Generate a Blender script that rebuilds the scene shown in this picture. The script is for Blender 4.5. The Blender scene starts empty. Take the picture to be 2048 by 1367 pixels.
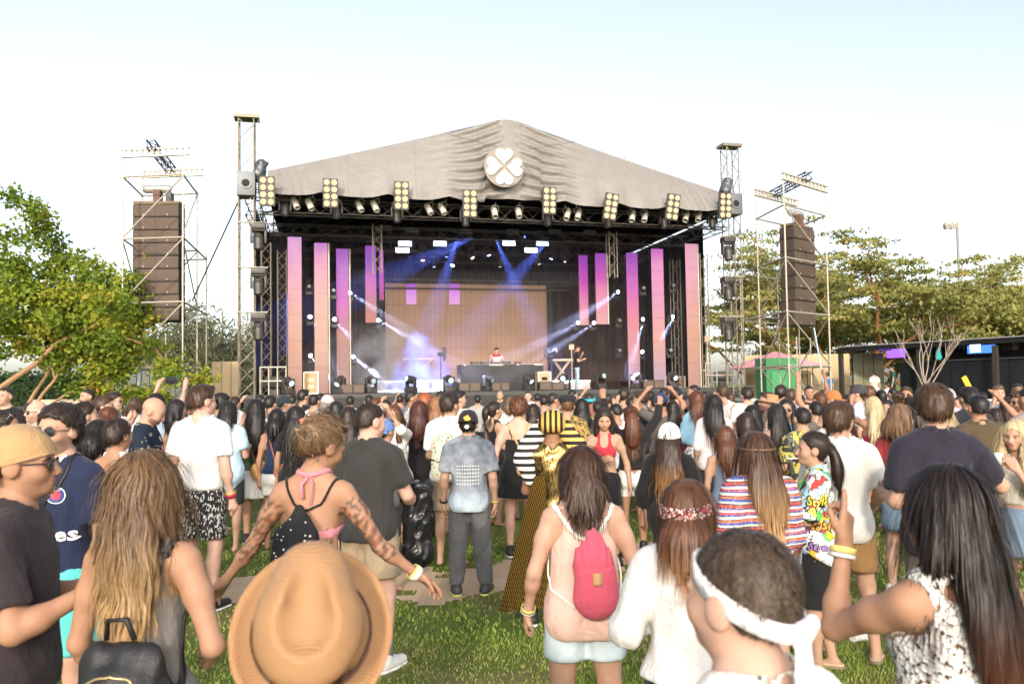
import bpy, bmesh, math, random
import numpy as np
from mathutils import Vector, Matrix, Euler
random.seed(7)
RNG = np.random.default_rng(11)
R = math.radians
scene = bpy.context.scene
COL = scene.collection

# ------------------------------------------------------------------ camera
PXW, PXH, FPX = 2048.0, 1367.0, 1593.0      # the photograph's frame and its focal length in pixels (28 mm)
CAM_Z, PITCH, ROLL, SHIFT = 1.90, R(2.5), R(0.9), 0.0093
cam_data = bpy.data.cameras.new('camera')
cam = bpy.data.objects.new('camera', cam_data); COL.objects.link(cam)
cam_data.lens = 28.0; cam_data.sensor_width = 36.0
cam_data.shift_y = SHIFT
cam_data.clip_start = 0.05; cam_data.clip_end = 2000
cam.location = (0, 0, CAM_Z)
CAM_ROT = Euler((R(90) + PITCH, 0, 0)).to_matrix() @ Matrix.Rotation(-ROLL, 3, 'Z')
cam.rotation_euler = CAM_ROT.to_euler()
cam_data.dof.use_dof = True
cam_data.dof.focus_distance = 10.0
cam_data.dof.aperture_fstop = 4.5
scene.camera = cam

# ------------------------------------------------------------------ sky, sun, exposure
SUN_EL, SUN_AZ = R(22), R(-12)              # low sun behind the camera, a little to its left
world = bpy.data.worlds.new('World'); scene.world = world
world.use_nodes = True
wn = world.node_tree
for n in list(wn.nodes): wn.nodes.remove(n)
w_out = wn.nodes.new('ShaderNodeOutputWorld'); w_bg = wn.nodes.new('ShaderNodeBackground')
w_sky = wn.nodes.new('ShaderNodeTexSky')
w_sky.sky_type = 'NISHITA'; w_sky.sun_disc = False
w_sky.sun_elevation = SUN_EL
w_sky.sun_rotation = R(180) + SUN_AZ
w_sky.air_density = 1.0; w_sky.dust_density = 2.5; w_sky.ozone_density = 1.0
w_mix = wn.nodes.new('ShaderNodeMix'); w_mix.data_type = 'RGBA'; w_mix.blend_type = 'MIX'
w_hsv = wn.nodes.new('ShaderNodeHueSaturation'); w_hsv.inputs['Saturation'].default_value = 0.55
wn.links.new(w_sky.outputs[0], w_hsv.inputs['Color'])
wn.links.new(w_hsv.outputs[0], w_bg.inputs[0])
w_bg.inputs[1].default_value = 0.15
wn.links.new(w_bg.outputs[0], w_out.inputs[0])
sun_data = bpy.data.lights.new('sun', 'SUN'); sun = bpy.data.objects.new('sun', sun_data); COL.objects.link(sun)
sun_data.energy = 1.5; sun_data.angle = R(4.0); sun_data.color = (1.0, 0.88, 0.73)
_sd = Vector((-math.sin(-SUN_AZ) * math.cos(SUN_EL), -math.cos(SUN_AZ) * math.cos(SUN_EL), math.sin(SUN_EL)))  # towards the sun
sun.rotation_euler = _sd.to_track_quat('Z', 'Y').to_euler()
sun.location = (-10, -20, 30)
scene.view_settings.view_transform = 'Standard'; scene.view_settings.look = 'None'
scene.view_settings.exposure = 1.15; scene.view_settings.gamma = 1.0; scene.view_settings.use_curve_mapping = False
scene.render.engine = 'CYCLES'
cy = scene.cycles
cy.use_denoising = True; cy.max_bounces = 6; cy.diffuse_bounces = 3; cy.glossy_bounces = 2; cy.transmission_bounces = 3
cy.transparent_max_bounces = 10; cy.volume_bounces = 0; cy.sample_clamp_indirect = 4.0; cy.sample_clamp_direct = 0
cy.use_adaptive_sampling = True; cy.adaptive_threshold = 0.02; cy.caustics_reflective = False; cy.caustics_refractive = False

# ------------------------------------------------------------------ placing: a pixel of the photograph at a distance -> a point in the place
def at(x, y, D):
    v = CAM_ROT @ Vector(((x - PXW / 2) / FPX, -(y - (PXH / 2 + SHIFT * PXW)) / FPX, -1.0))
    return Vector((0, 0, CAM_Z)) + v * (D / v.y)
def ground(x, D):
    p = at(x, 900, D); return Vector((p.x, p.y, 0))

# ------------------------------------------------------------------ scene bookkeeping
def props(o, label=None, cat=None, group=None, kind=None):
    if label: o['label'] = label
    if cat: o['category'] = cat
    if group: o['group'] = group
    if kind: o['kind'] = kind
    return o
def empty(name, loc=(0, 0, 0), rz=0.0, label=None, cat=None, group=None):
    o = bpy.data.objects.new(name, None); COL.objects.link(o)
    o.location = loc; o.rotation_euler = (0, 0, rz); o.empty_display_size = 0.2
    return props(o, label, cat, group)
def link_mesh(name, me, mat=None, parent=None, loc=None, rot=None):
    o = bpy.data.objects.new(name, me); COL.objects.link(o)
    if mat is not None and not me.materials: me.materials.append(mat)
    if parent is not None: o.parent = parent
    if loc is not None: o.location = loc
    if rot is not None: o.rotation_euler = rot
    return o
def copy_tree(o, parent=None):
    c = o.copy(); COL.objects.link(c); c.parent = parent
    for ch in list(o.children): copy_tree(ch, c)
    return c
def np_mesh(name, V, Fq, smooth=True, tint=None, extra=None):
    """V (n,3); Fq int (m,3|4) array; tint (n,3) colours at vertices; extra {name:(n,) floats}"""
    V = np.asarray(V, np.float32); Fq = np.asarray(Fq, np.int32)
    me = bpy.data.meshes.new(name)
    n, m, k = len(V), len(Fq), (Fq.shape[1] if len(Fq) else 3)
    me.vertices.add(n); me.vertices.foreach_set('co', V.ravel())
    me.loops.add(m * k); me.loops.foreach_set('vertex_index', Fq.ravel())
    me.polygons.add(m); me.polygons.foreach_set('loop_start', np.arange(0, m * k, k, dtype=np.int32))
    me.polygons.foreach_set('loop_total', np.full(m, k, np.int32))
    me.polygons.foreach_set('use_smooth', np.full(m, bool(smooth)))
    if tint is not None:
        a = me.color_attributes.new('tint', 'FLOAT_COLOR', 'POINT')
        c = np.ones((n, 4), np.float32); c[:, :3] = tint
        a.data.foreach_set('color', c.ravel())
    if extra:
        for kx, vx in extra.items():
            a = me.attributes.new(kx, 'FLOAT', 'POINT'); a.data.foreach_set('value', np.asarray(vx, np.float32))
    me.update(calc_edges=True); me.validate()
    return me

ORD = 'first second third fourth fifth sixth seventh eighth ninth tenth eleventh twelfth thirteenth fourteenth fifteenth sixteenth seventeenth eighteenth nineteenth twentieth'.split()
class MB:
    """collects boxes, tubes, lathes and sheets into one mesh"""
    def __init__(s): s.v = []; s.f = []
    def add(s, V, F):
        b = len(s.v); s.v += [tuple(p) for p in V]; s.f += [tuple(i + b for i in q) for q in F]; return s
    def box(s, c, size, rot=None, bevel=0.0):
        sx, sy, sz = [q / 2 for q in size]
        c = Vector(c)
        if bevel <= 0:
            P = [Vector((x * sx, y * sy, z * sz)) for x in (-1, 1) for y in (-1, 1) for z in (-1, 1)]
            F = [(0, 1, 3, 2), (4, 6, 7, 5), (0, 4, 5, 1), (2, 3, 7, 6), (0, 2, 6, 4), (1, 5, 7, 3)]
        else:
            bm = bmesh.new(); bmesh.ops.create_cube(bm, size=1.0)
            for q in bm.verts: q.co = Vector((q.co.x * sx * 2, q.co.y * sy * 2, q.co.z * sz * 2))
            bmesh.ops.bevel(bm, geom=list(bm.edges), offset=bevel, segments=2, profile=0.6, affect='EDGES')
            bm.verts.index_update()
            P = [q.co.copy() for q in bm.verts]; F = [tuple(q.index for q in f.verts) for f in bm.faces]; bm.free()
        if rot is not None:
            M = Euler(rot).to_matrix() if not isinstance(rot, Matrix) else rot
            P = [M @ p for p in P]
        return s.add([p + c for p in P], F)
    def tube(s, pts, r, n=8, caps=True, r2=None):
        pts = [Vector(p) for p in pts]; m = len(pts)
        if not isinstance(r, (list, tuple)):
            r = [r + ((r2 - r) * i / max(1, m - 1) if r2 is not None else 0) for i in range(m)]
        V = []; up = None
        for i, p in enumerate(pts):
            t = (pts[min(i + 1, m - 1)] - pts[max(i - 1, 0)])
            if t.length < 1e-9: t = Vector((0, 0, 1))
            t.normalize()
            if up is None: up = t.orthogonal().normalized()
            up = (up - t * up.dot(t))
            up = up.normalized() if up.length > 1e-6 else t.orthogonal().normalized()
            w = t.cross(up)
            for k in range(n):
                a = 2 * math.pi * k / n
                V.append(p + (up * math.cos(a) + w * math.sin(a)) * r[i])
        F = []
        for i in range(m - 1):
            for k in range(n):
                a, b = i * n + k, i * n + (k + 1) % n
                F.append((a, b, b + n, a + n))
        if caps:
            F.append(tuple(range(n - 1, -1, -1))); F.append(tuple((m - 1) * n + k for k in range(n)))
        return s.add(V, F)
    def lathe(s, prof, c=(0, 0, 0), n=16, axis='Z', rot=None, caps=True):
        V = []; F = []; m = len(prof); c = Vector(c)
        M = {'Z': Matrix.Identity(3), 'Y': Matrix.Rotation(R(-90), 3, 'X'), 'X': Matrix.Rotation(R(90), 3, 'Y')}[axis]
        if rot is not None: M = (Euler(rot).to_matrix() if not isinstance(rot, Matrix) else rot) @ M
        for (r, z) in prof:
            for k in range(n):
                a = 2 * math.pi * k / n
                V.append(c + M @ Vector((r * math.cos(a), r * math.sin(a), z)))
        for i in range(m - 1):
            for k in range(n):
                a, b = i * n + k, i * n + (k + 1) % n
                F.append((a, b, b + n, a + n))
        if caps:
            F.append(tuple(range(n - 1, -1, -1))); F.append(tuple((m - 1) * n + k for k in range(n)))
        return s.add(V, F)
    def prism(s, poly, v0, v1, axis='Y'):
        """poly: 2D outline (x,z), extruded from y=v0 to y=v1"""
        n = len(poly)
        V = [(x, v0, z) for x, z in poly] + [(x, v1, z) for x, z in poly]
        F = [tuple(range(n)), tuple(range(2 * n - 1, n - 1, -1))] + [(i + n, (i + 1) % n + n, (i + 1) % n, i) for i in range(n)]
        return s.add(V, F)
    def mesh(s, name, mat=None, smooth=False):
        me = bpy.data.meshes.new(name); me.from_pydata([tuple(p) for p in s.v], [], s.f)
        bm = bmesh.new(); bm.from_mesh(me); bmesh.ops.recalc_face_normals(bm, faces=bm.faces); bm.to_mesh(me); bm.free()
        if smooth:
            me.polygons.foreach_set('use_smooth', [True] * len(me.polygons)); me.set_sharp_from_angle(angle=R(40))
        if mat is not None: me.materials.append(mat)
        return me
    def build(s, name, mat, parent=None, smooth=False, loc=None, rot=None):
        return link_mesh(name, s.mesh(name, mat, smooth), None, parent, loc, rot)

# ------------------------------------------------------------------ materials
class NT:
    """tiny node helper"""
    def __init__(s, name):
        s.m = bpy.data.materials.new(name); s.m.use_nodes = True; s.t = s.m.node_tree
        for n in list(s.t.nodes): s.t.nodes.remove(n)
        s.out = s.t.nodes.new('ShaderNodeOutputMaterial')
    def n(s, kind, **kw):
        x = s.t.nodes.new('ShaderNode' + kind)
        for k, v in kw.items():
            if k.startswith('_'): setattr(x, k[1:], v)
            else:
                key = {'Fac0': 0}.get(k, k.replace('_', ' '))
                s.set(x, key, v)
        return x
    def set(s, x, key, v):
        i = x.inputs[key]
        if hasattr(v, 'outputs'): v = v.outputs[0]
        if isinstance(v, bpy.types.NodeSocket): s.t.links.new(v, i)
        elif isinstance(v, (tuple, list)) and len(v) == 3 and i.type == 'RGBA': i.default_value = (*v, 1)
        else: i.default_value = v
    def mix(s, f, a, b, mode='MIX'):
        x = s.t.nodes.new('ShaderNodeMix'); x.data_type = 'RGBA'; x.blend_type = mode
        for i, v in ((0, f), (6, a), (7, b)):
            if hasattr(v, 'outputs'): v = v.outputs[0]
            if isinstance(v, bpy.types.NodeSocket): s.t.links.new(v, x.inputs[i])
            elif isinstance(v, (tuple, list)): x.inputs[i].default_value = (*v[:3], 1)
            else: x.inputs[i].default_value = v
        return x.outputs[2]
    def math(s, op, a, b=None, c=None, clamp=False):
        x = s.t.nodes.new('ShaderNodeMath'); x.operation = op; x.use_clamp = clamp
        for i, v in enumerate((a, b, c)):
            if v is None: continue
            if hasattr(v, 'outputs'): v = v.outputs[0]
            if isinstance(v, bpy.types.NodeSocket): s.t.links.new(v, x.inputs[i])
            else: x.inputs[i].default_value = v
        return x.outputs[0]
    def coord(s, kind='Object', scale=None, rot=None):
        c = s.t.nodes.new('ShaderNodeTexCoord').outputs[kind]
        if scale is None and rot is None: return c
        mp = s.t.nodes.new('ShaderNodeMapping'); s.t.links.new(c, mp.inputs[0])
        if scale is not None: mp.inputs['Scale'].default_value = scale if isinstance(scale, (tuple, list)) else (scale,) * 3
        if rot is not None: mp.inputs['Rotation'].default_value = rot
        return mp.outputs[0]
    def noise(s, scale=5.0, detail=3.0, vec=None, rough=0.5, out=0):
        x = s.t.nodes.new('ShaderNodeTexNoise'); x.inputs['Scale'].default_value = scale
        x.inputs['Detail'].default_value = detail; x.inputs['Roughness'].default_value = rough
        s.t.links.new(vec if vec is not None else s.coord(), x.inputs['Vector'])
        return x.outputs[out]
    def voro(s, scale=5.0, vec=None, feature='F1', out=0, rnd=1.0):
        x = s.t.nodes.new('ShaderNodeTexVoronoi'); x.feature = feature
        x.inputs['Scale'].default_value = scale; x.inputs['Randomness'].default_value = rnd
        s.t.links.new(vec if vec is not None else s.coord(), x.inputs['Vector'])
        return x.outputs[out]
    def ramp(s, f, stops, interp='LINEAR'):
        x = s.t.nodes.new('ShaderNodeValToRGB'); e = x.color_ramp; e.interpolation = interp
        while len(e.elements) > 1: e.elements.remove(e.elements[0])
        e.elements[0].position = stops[0][0]; e.elements[0].color = (*stops[0][1], 1)
        for p, c in stops[1:]:
            q = e.elements.new(p); q.color = (*c, 1)
        s.t.links.new(f, x.inputs[0]); return x.outputs[0]
    def sep(s, vec):
        x = s.t.nodes.new('ShaderNodeSeparateXYZ'); s.t.links.new(vec, x.inputs[0]); return x.outputs
    def attr(s, name, out='Color'):
        x = s.t.nodes.new('ShaderNodeAttribute'); x.attribute_name = name; return x.outputs[out]
    def bump(s, h, strength=0.3, dist=0.01):
        x = s.t.nodes.new('ShaderNodeBump'); x.inputs['Strength'].default_value = strength; x.inputs['Distance'].default_value = dist
        s.t.links.new(h, x.inputs['Height']); return x.outputs[0]
    def bsdf(s, base, rough=0.6, metal=0.0, spec=0.4, normal=None, **kw):
        x = s.t.nodes.new('ShaderNodeBsdfPrincipled')
        for k, v in (('Base Color', base), ('Roughness', rough), ('Metallic', metal), ('Specular IOR Level', spec)): s.set(x, k, v)
        if normal is not None: s.t.links.new(normal, x.inputs['Normal'])
        for k, v in kw.items(): s.set(x, k.replace('_', ' '), v)
        s.t.links.new(x.outputs[0], s.out.inputs[0]); return x
def lin(r, g, b):
    f = lambda c: (c / 255 / 12.92) if c / 255 <= 0.04045 else ((c / 255 + 0.055) / 1.055) ** 2.4
    return (f(r), f(g), f(b))
_MC = {}
def cached(fn):
    def g(*a, **k):
        key = (fn.__name__, a, tuple(sorted(k.items())))
        if key not in _MC: _MC[key] = fn(*a, **k)
        return _MC[key]
    return g
@cached
def plain(col, rough=0.6, metal=0.0, spec=0.4, var=0.12, scale=12.0, bump=0.0):
    t = NT('surface'); nz = t.noise(scale, 4)
    c = t.mix(t.math('MULTIPLY', nz, 1.0), tuple(x * (1 - var * 1.6) for x in col), tuple(min(1, x * (1 + var * 1.3)) for x in col))
    rr = t.math('ADD', t.math('MULTIPLY', t.noise(scale * 2.3, 3), 0.25), rough - 0.12)
    t.bsdf(c, rr, metal, spec, t.bump(t.noise(scale * 6, 3), bump, 0.01) if bump else None); return t.m
@cached
def glow(col, strength):
    t = NT('lit'); e = t.n('Emission', Color=col, Strength=strength); t.t.links.new(e.outputs[0], t.out.inputs[0]); return t.m
@cached
def cloth(col, var=0.10, weave=900.0, rough=0.85, folds=0.25):
    t = NT('fabric'); nz = t.noise(9, 4)
    c = t.mix(nz, tuple(x * (1 - var * 1.5) for x in col), tuple(min(1, x * (1 + var)) for x in col))
    wv = t.n('TexNoise', Scale=7.0, Detail=2.0); t.t.links.new(t.coord(), wv.inputs['Vector'])
    mp = t.n('VectorMath', _operation='MULTIPLY_ADD'); t.t.links.new(wv.outputs['Color'], mp.inputs[0]); mp.inputs[1].default_value = (.25, .25, .25); t.t.links.new(t.coord(scale=(1.6, 1.6, 0.8)), mp.inputs[2])
    h = t.math('ADD', t.math('MULTIPLY', t.noise(weave, 1), 0.03), t.noise(11, 4, mp.outputs[0], .6))
    t.bsdf(c, rough, 0, 0.2, t.bump(h, folds * 1.8, 0.04), Sheen_Weight=0.1); return t.m
# ================================================================== PEOPLE
# A body is grown as one implicit surface from tapered limbs and soft volumes, then meshed; clothes and hair are grown over the same skeleton.
V3 = lambda *a: np.array(a, np.float32)
def rotm(yaw=0, pitch=0, roll=0):
    return np.array(Matrix.Rotation(R(yaw), 3, 'Z') @ Matrix.Rotation(R(pitch), 3, 'X') @ Matrix.Rotation(R(roll), 3, 'Y'), np.float32)
class Field:
    def __init__(s, lo, hi, h):
        s.lo = np.array(lo, np.float32); s.h = h
        s.n = np.maximum(4, np.ceil((np.array(hi) - s.lo) / h).astype(int) + 1)
        s.ax = [s.lo[i] + h * np.arange(s.n[i], dtype=np.float32) for i in range(3)]
        s.d = np.full(s.n, 0.25, np.float32)
    def sl(s, lo, hi):
        a = np.clip(np.floor((np.array(lo) - s.lo) / s.h).astype(int), 0, s.n); b = np.clip(np.ceil((np.array(hi) - s.lo) / s.h).astype(int) + 1, 0, s.n)
        if (b <= a).any(): return None
        return tuple(slice(a[i], b[i]) for i in range(3))
    def grid(s, w=None):
        ax = s.ax if w is None else [s.ax[i][w[i]] for i in range(3)]
        return ax[0][:, None, None], ax[1][None, :, None], ax[2][None, None, :]
    def prim(s, p, infl=0.0, op='u', k=None):
        kind = p['t']; k = p.get('k', 0.02) if k is None else k
        pad = k + infl + 3 * s.h
        if kind == 'c':
            m = max(p['ra'], p['rb']) + pad
            lo = np.minimum(p['a'], p['b']) - m; hi = np.maximum(p['a'], p['b']) + m
        else:
            m = float(np.max(p['r'])) + pad; lo = p['c'] - m; hi = p['c'] + m
        w = s.sl(lo, hi)
        if w is None: return s
        X, Y, Z = s.grid(w)
        if kind == 'c':
            a, b, ra, rb = p['a'], p['b'], p['ra'] + infl, p['rb'] + infl
            f = p.get('f', 1.0)
            bx, by, bz = b - a; by = by / f
            qx, qy, qz = X - a[0], (Y - a[1]) / f, Z - a[2]
            L = bx * bx + by * by + bz * bz + 1e-9
            t = np.clip((qx * bx + qy * by + qz * bz) / L, 0, 1)
            d = np.sqrt((qx - t * bx) ** 2 + (qy - t * by) ** 2 + (qz - t * bz) ** 2) - (ra + (rb - ra) * t)
            if f < 1: d = d * (0.5 + 0.5 * f)
        else:
            r = p['r'] + infl; c = p['c']
            q = [X - c[0], Y - c[1], Z - c[2]]
            M = p.get('M')
            if M is not None:                                  # rotated ellipsoid: local = M^T q
                q = [q[0] * M[0, i] + q[1] * M[1, i] + q[2] * M[2, i] for i in range(3)]
            k0 = np.sqrt((q[0] / r[0]) ** 2 + (q[1] / r[1]) ** 2 + (q[2] / r[2]) ** 2) + 1e-6
            k1 = np.sqrt((q[0] / r[0] ** 2) ** 2 + (q[1] / r[1] ** 2) ** 2 + (q[2] / r[2] ** 2) ** 2) + 1e-6
            d = k0 * (k0 - 1) / k1
        s.merge(w, d, op, k); return s
    def merge(s, w, d, op, k):
        o = s.d[w]
        if op == 'u':
            if k > 0:
                h = np.clip(0.5 + 0.5 * (o - d) / k, 0, 1); s.d[w] = o + (d - o) * h - k * h * (1 - h)
            else: s.d[w] = np.minimum(o, d)
        elif op == 's':
            d = -d
            if k > 0:
                h = np.clip(0.5 - 0.5 * (o - d) / k, 0, 1); s.d[w] = o + (d - o) * h + k * h * (1 - h)
            else: s.d[w] = np.maximum(o, d)
    def cut(s, p, n, k=0.004):
        """keep the side that n points away from"""
        n = np.array(n, np.float32); n /= np.linalg.norm(n)
        X, Y, Z = s.grid(); d = (X - p[0]) * n[0] + (Y - p[1]) * n[1] + (Z - p[2]) * n[2]
        h = np.clip(0.5 - 0.5 * (s.d - d) / k, 0, 1); s.d = s.d + (d - s.d) * h + k * h * (1 - h); return s
    def wrinkle(s, amp, freq=(28, 28, 14), seed=0, n=5, fade=True):
        if amp <= 0: return s
        X, Y, Z = s.grid(); g = np.random.default_rng(seed); acc = 0
        wx = 0.35 * np.sin(Z * 11 + seed) + 0.3 * np.sin(X * 13 + Z * 5); wz = 0.4 * np.sin(X * 12 + Y * 9 + seed)
        for i in range(n):
            a = g.uniform(-1, 1, 3) * np.array(freq); ph = g.uniform(0, 6.28)
            acc = acc + np.sin(X * a[0] + Y * a[1] + Z * a[2] + ph + 2.2 * wx + 2.0 * wz) / n
        s.d = s.d + amp * 2.2 * (np.abs(acc) - 0.3) * (np.clip((1.47 - Z) / .07, 0, 1) if fade else 1); return s
    def sample(s, P):
        """value and gradient at points (n,3)"""
        q = (P - s.lo) / s.h; q = np.clip(q, 0.001, np.array(s.n) - 1.002)
        i = q.astype(int); f = (q - i).astype(np.float32); D = s.d
        c = lambda a, b, e: D[i[:, 0] + a, i[:, 1] + b, i[:, 2] + e]
        c000, c100, c010, c110, c001, c101, c011, c111 = c(0,0,0), c(1,0,0), c(0,1,0), c(1,1,0), c(0,0,1), c(1,0,1), c(0,1,1), c(1,1,1)
        x, y, z = f[:, 0], f[:, 1], f[:, 2]
        l = lambda a, b, t: a + (b - a) * t
        v = l(l(l(c000, c100, x), l(c010, c110, x), y), l(l(c001, c101, x), l(c011, c111, x), y), z)
        gx = l(l(c100 - c000, c110 - c010, y), l(c101 - c001, c111 - c011, y), z)
        gy = l(l(c010 - c000, c110 - c100, x), l(c011 - c001, c111 - c101, x), z)
        gz = l(l(c001 - c000, c101 - c100, x), l(c011 - c010, c111 - c110, x), y)
        G = np.stack([gx, gy, gz], 1); G /= (np.linalg.norm(G, axis=1, keepdims=True) + 1e-6)
        return v, G
    def net(s):
        d = s.d; ins = d < 0
        C = [ins[a:ins.shape[0] - 1 + a, b:ins.shape[1] - 1 + b, c:ins.shape[2] - 1 + c] for a in (0, 1) for b in (0, 1) for c in (0, 1)]
        cnt = sum(x.astype(np.int8) for x in C); act = (cnt > 0) & (cnt < 8)
        idx = np.argwhere(act)
        if len(idx) == 0: return np.zeros((0, 3), np.float32), np.zeros((0, 4), np.int32)
        num = np.full(act.shape, -1, np.int32); num[act] = np.arange(len(idx))
        offs = [(a, b, c) for a in (0, 1) for b in (0, 1) for c in (0, 1)]
        vals = np.stack([d[idx[:, 0] + a, idx[:, 1] + b, idx[:, 2] + c] for a, b, c in offs], 1)
        acc = np.zeros((len(idx), 3), np.float32); k = np.zeros(len(idx), np.float32)
        for e0 in range(8):
            for ax in (4, 2, 1):
                if e0 & ax: continue
                e1 = e0 | ax
                v0, v1 = vals[:, e0], vals[:, e1]; m = (v0 < 0) != (v1 < 0)
                t = np.where(m, v0 / np.where(m, v0 - v1, 1), 0)
                o0 = np.array(offs[e0], np.float32); o1 = np.array(offs[e1], np.float32)
                acc += np.where(m[:, None], o0 + (o1 - o0) * t[:, None], 0); k += m
        V = s.lo + (idx + acc / k[:, None]) * s.h
        Q = []
        for ax in range(3):
            a = [slice(None)] * 3; b = [slice(None)] * 3; a[ax] = slice(0, -1); b[ax] = slice(1, None)
            o1, o2 = [i for i in range(3) if i != ax]
            A = ins[tuple(a)]; B = ins[tuple(b)]; ch = A != B
            e = np.argwhere(ch); keep = (e[:, o1] > 0) & (e[:, o2] > 0) & (e[:, o1] < d.shape[o1] - 1) & (e[:, o2] < d.shape[o2] - 1); e = e[keep]
            if len(e) == 0: continue
            fl = A[e[:, 0], e[:, 1], e[:, 2]]
            def cell(d1, d2):
                q = e.copy(); q[:, o1] -= d1; q[:, o2] -= d2; return num[q[:, 0], q[:, 1], q[:, 2]]
            c00, c10, c11, c01 = cell(1, 1), cell(0, 1), cell(0, 0), cell(1, 0)
            q1 = np.stack([c00, c10, c11, c01], 1); q2 = q1[:, ::-1]
            if ax == 1: fl = ~fl
            Q.append(np.where(fl[:, None], q1, q2))
        Q = np.concatenate(Q) if Q else np.zeros((0, 4), np.int32)
        Q = Q[(Q >= 0).all(1)]
        return V.astype(np.float32), Q
def cap(a, b, ra, rb, k=0.03, f=1.0, tag=''): return dict(t='c', a=np.array(a, np.float32), b=np.array(b, np.float32), ra=ra, rb=rb, k=k, f=f, tag=tag)
def ell(c, r, k=0.02, M=None, tag=''): return dict(t='e', c=np.array(c, np.float32), r=np.array(r, np.float32), k=k, M=M, tag=tag)
def join(parts):
    V = []; F = []; b = 0
    for v, f in parts:
        if len(v): V.append(v); F.append(f + b); b += len(v)
    return np.concatenate(V), np.concatenate(F)

# ---- skeleton -> primitives (all at a 1.75 m body; scaled to the person's height at the end)
ARM = {  # elbow offset from shoulder, wrist offset from elbow, palm normal; x is outwards
    'down':  ((.055, -.03, -.285), (.015, .06, -.24), (-1, 0, 0)),
    'loose': ((.09, -.04, -.275), (.03, .10, -.23), (-1, 0, 0)),
    'fwd':   ((.05, .03, -.29), (-.07, .22, .07), (-.3, 0, 1)),
    'chest': ((.08, .05, -.28), (-.20, .15, .06), (0, -1, .2)),
    'hip':   ((.17, -.10, -.22), (-.13, .10, -.18), (-1, .3, 0)),
    'phone': ((.03, .25, .06), (-.08, .12, .20), (-.6, .6, 0)),
    'face':  ((.04, .12, -.26), (-.08, .11, .22), (-.5, -.8, 0)),
    'up':    ((.10, .10, .24), (-.05, .06, .25), (-.4, .9, 0)),
    'head':  ((.20, .12, .16), (-.16, -.02, .19), (-1, .2, 0)),
    'out':   ((.17, .02, -.25), (.17, .07, -.19), (0, -.2, -1)),
    'side':  ((.26, .0, -.14), (.16, .1, -.16), (0, .2, -1)),
    'round': ((.10, .18, -.20), (-.05, .22, .02), (-.5, 0, -.6)),
}
SCALE_H = 1.75
def skeleton(sp):
    fem = sp.get('fem', False); w = sp.get('w', 1.0); s = {}
    sh = (.156 if fem else .180) * (0.55 + 0.45 * w); hp = .084 * (0.6 + 0.4 * w)
    lean = sp.get('lean', (0, 0)); tw = R(sp.get('twist', 0))
    def T(p):                                                   # lean and twist of the upper body about the hips
        p = np.array(p, np.float32); t = max(0.0, p[2] - .95)
        a = tw * min(1, t / .35)
        x, y = p[0] * math.cos(a) - p[1] * math.sin(a), p[0] * math.sin(a) + p[1] * math.cos(a)
        return np.array((x + lean[0] * t, y + lean[1] * t, p[2] - 0.5 * (lean[0] ** 2 + lean[1] ** 2) * t), np.float32)
    s['T'] = T; P = []
    c = lambda a, b, ra, rb, k=.04, f=1.0, tag='torso': P.append(cap(T(a), T(b), ra, rb, k, f, tag))
    e = lambda q, r, k=.04, tag='torso': P.append(ell(T(q), r, k, None, tag))
    if fem:
        c((0, 0, 1.00), (0, .0, 1.13), .130 * w, .108 * w, .05, .68)
        c((0, 0, 1.13), (0, .0, 1.32), .108 * w, .122 * w, .05, .68)
        c((-sh * .62, -.005, 1.395), (sh * .62, -.005, 1.395), .056, .056, .06, .85)
        if sp.get('bust', 1): e((-.070 * w, .074, 1.275), (.062, .052, .066), .05); e((.070 * w, .074, 1.275), (.062, .052, .066), .05)
    else:
        c((0, 0, 1.00), (0, .0, 1.15), .125 * w, .124 * w, .05, .66)
        c((0, 0, 1.15), (0, .005, 1.33), .128 * w, .144 * w, .05, .64)
        c((-sh * .66, -.005, 1.405), (sh * .66, -.005, 1.405), .062, .062, .07, .85)
    b = sp.get('belly', 0)
    if b: e((0, .07, 1.06), (.13 * w, .09 + b, .13), .06)
    P.append(cap((-.052, 0, .935), (.052, 0, .935), .104 * (.5 + .5 * w) * (1.08 if fem else 1), .104 * (.5 + .5 * w) * (1.08 if fem else 1), .05, .86, 'pelvis'))
    for sx in (-1, 1):
        P.append(ell((sx * .072 * w, -.062, .895), np.array((.080, .072, .088)) * (.5 + .5 * w) * (1.08 if fem else 1), .04, None, 'pelvis'))
        P.append(cap(T((sx * sh * .72, -.015, 1.415)), T((0, -.015, 1.495)), .036, .046, .06, 1, 'torso'))
    P.append(cap(T((0, -.012, 1.44)), T((0, .018, 1.565)), .052 if fem else .061, .047 if fem else .056, .03, 1, 'neck'))
    legs = sp.get('legs', ((-.11, 0), (.11, 0)))
    lw = .55 + .45 * w; s['feet'] = []
    for sx, (fx, fy) in zip((-1, 1), legs):
        hip = V3(sx * hp, 0, .90); ank = V3(fx, fy - .03, .085)
        kn = (hip + ank) / 2 + V3(sx * .012, .035 + .10 * max(0, sp.get('bend', {}).get(sx, 0)), .015)
        P.append(cap(hip, kn, .086 * lw * (1.04 if fem else 1), .056 * lw, .035, 1, 'leg'))
        P.append(cap(kn, ank, .056 * lw, .036, .03, 1, 'leg'))
        P.append(ell(kn * .66 + ank * .34 + V3(0, -.022, 0), (.050 * lw, .056 * lw, .10), .03, None, 'leg'))
        ya = sp.get('toe', 14) * sx; fd = V3(math.sin(R(ya)), math.cos(R(ya)), 0)
        s['feet'].append((ank, fd))
        P.append(cap(ank + fd * -.03 + V3(0, 0, -.045), ank + fd * .13 + V3(0, 0, -.062), .036, .022, .03, 1, 'foot'))
        P.append(cap(ank + fd * .10 + V3(0, 0, -.063) - V3(.02, 0, 0), ank + fd * .10 + V3(.02, 0, -.063), .021, .021, .02, 1, 'foot'))
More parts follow.
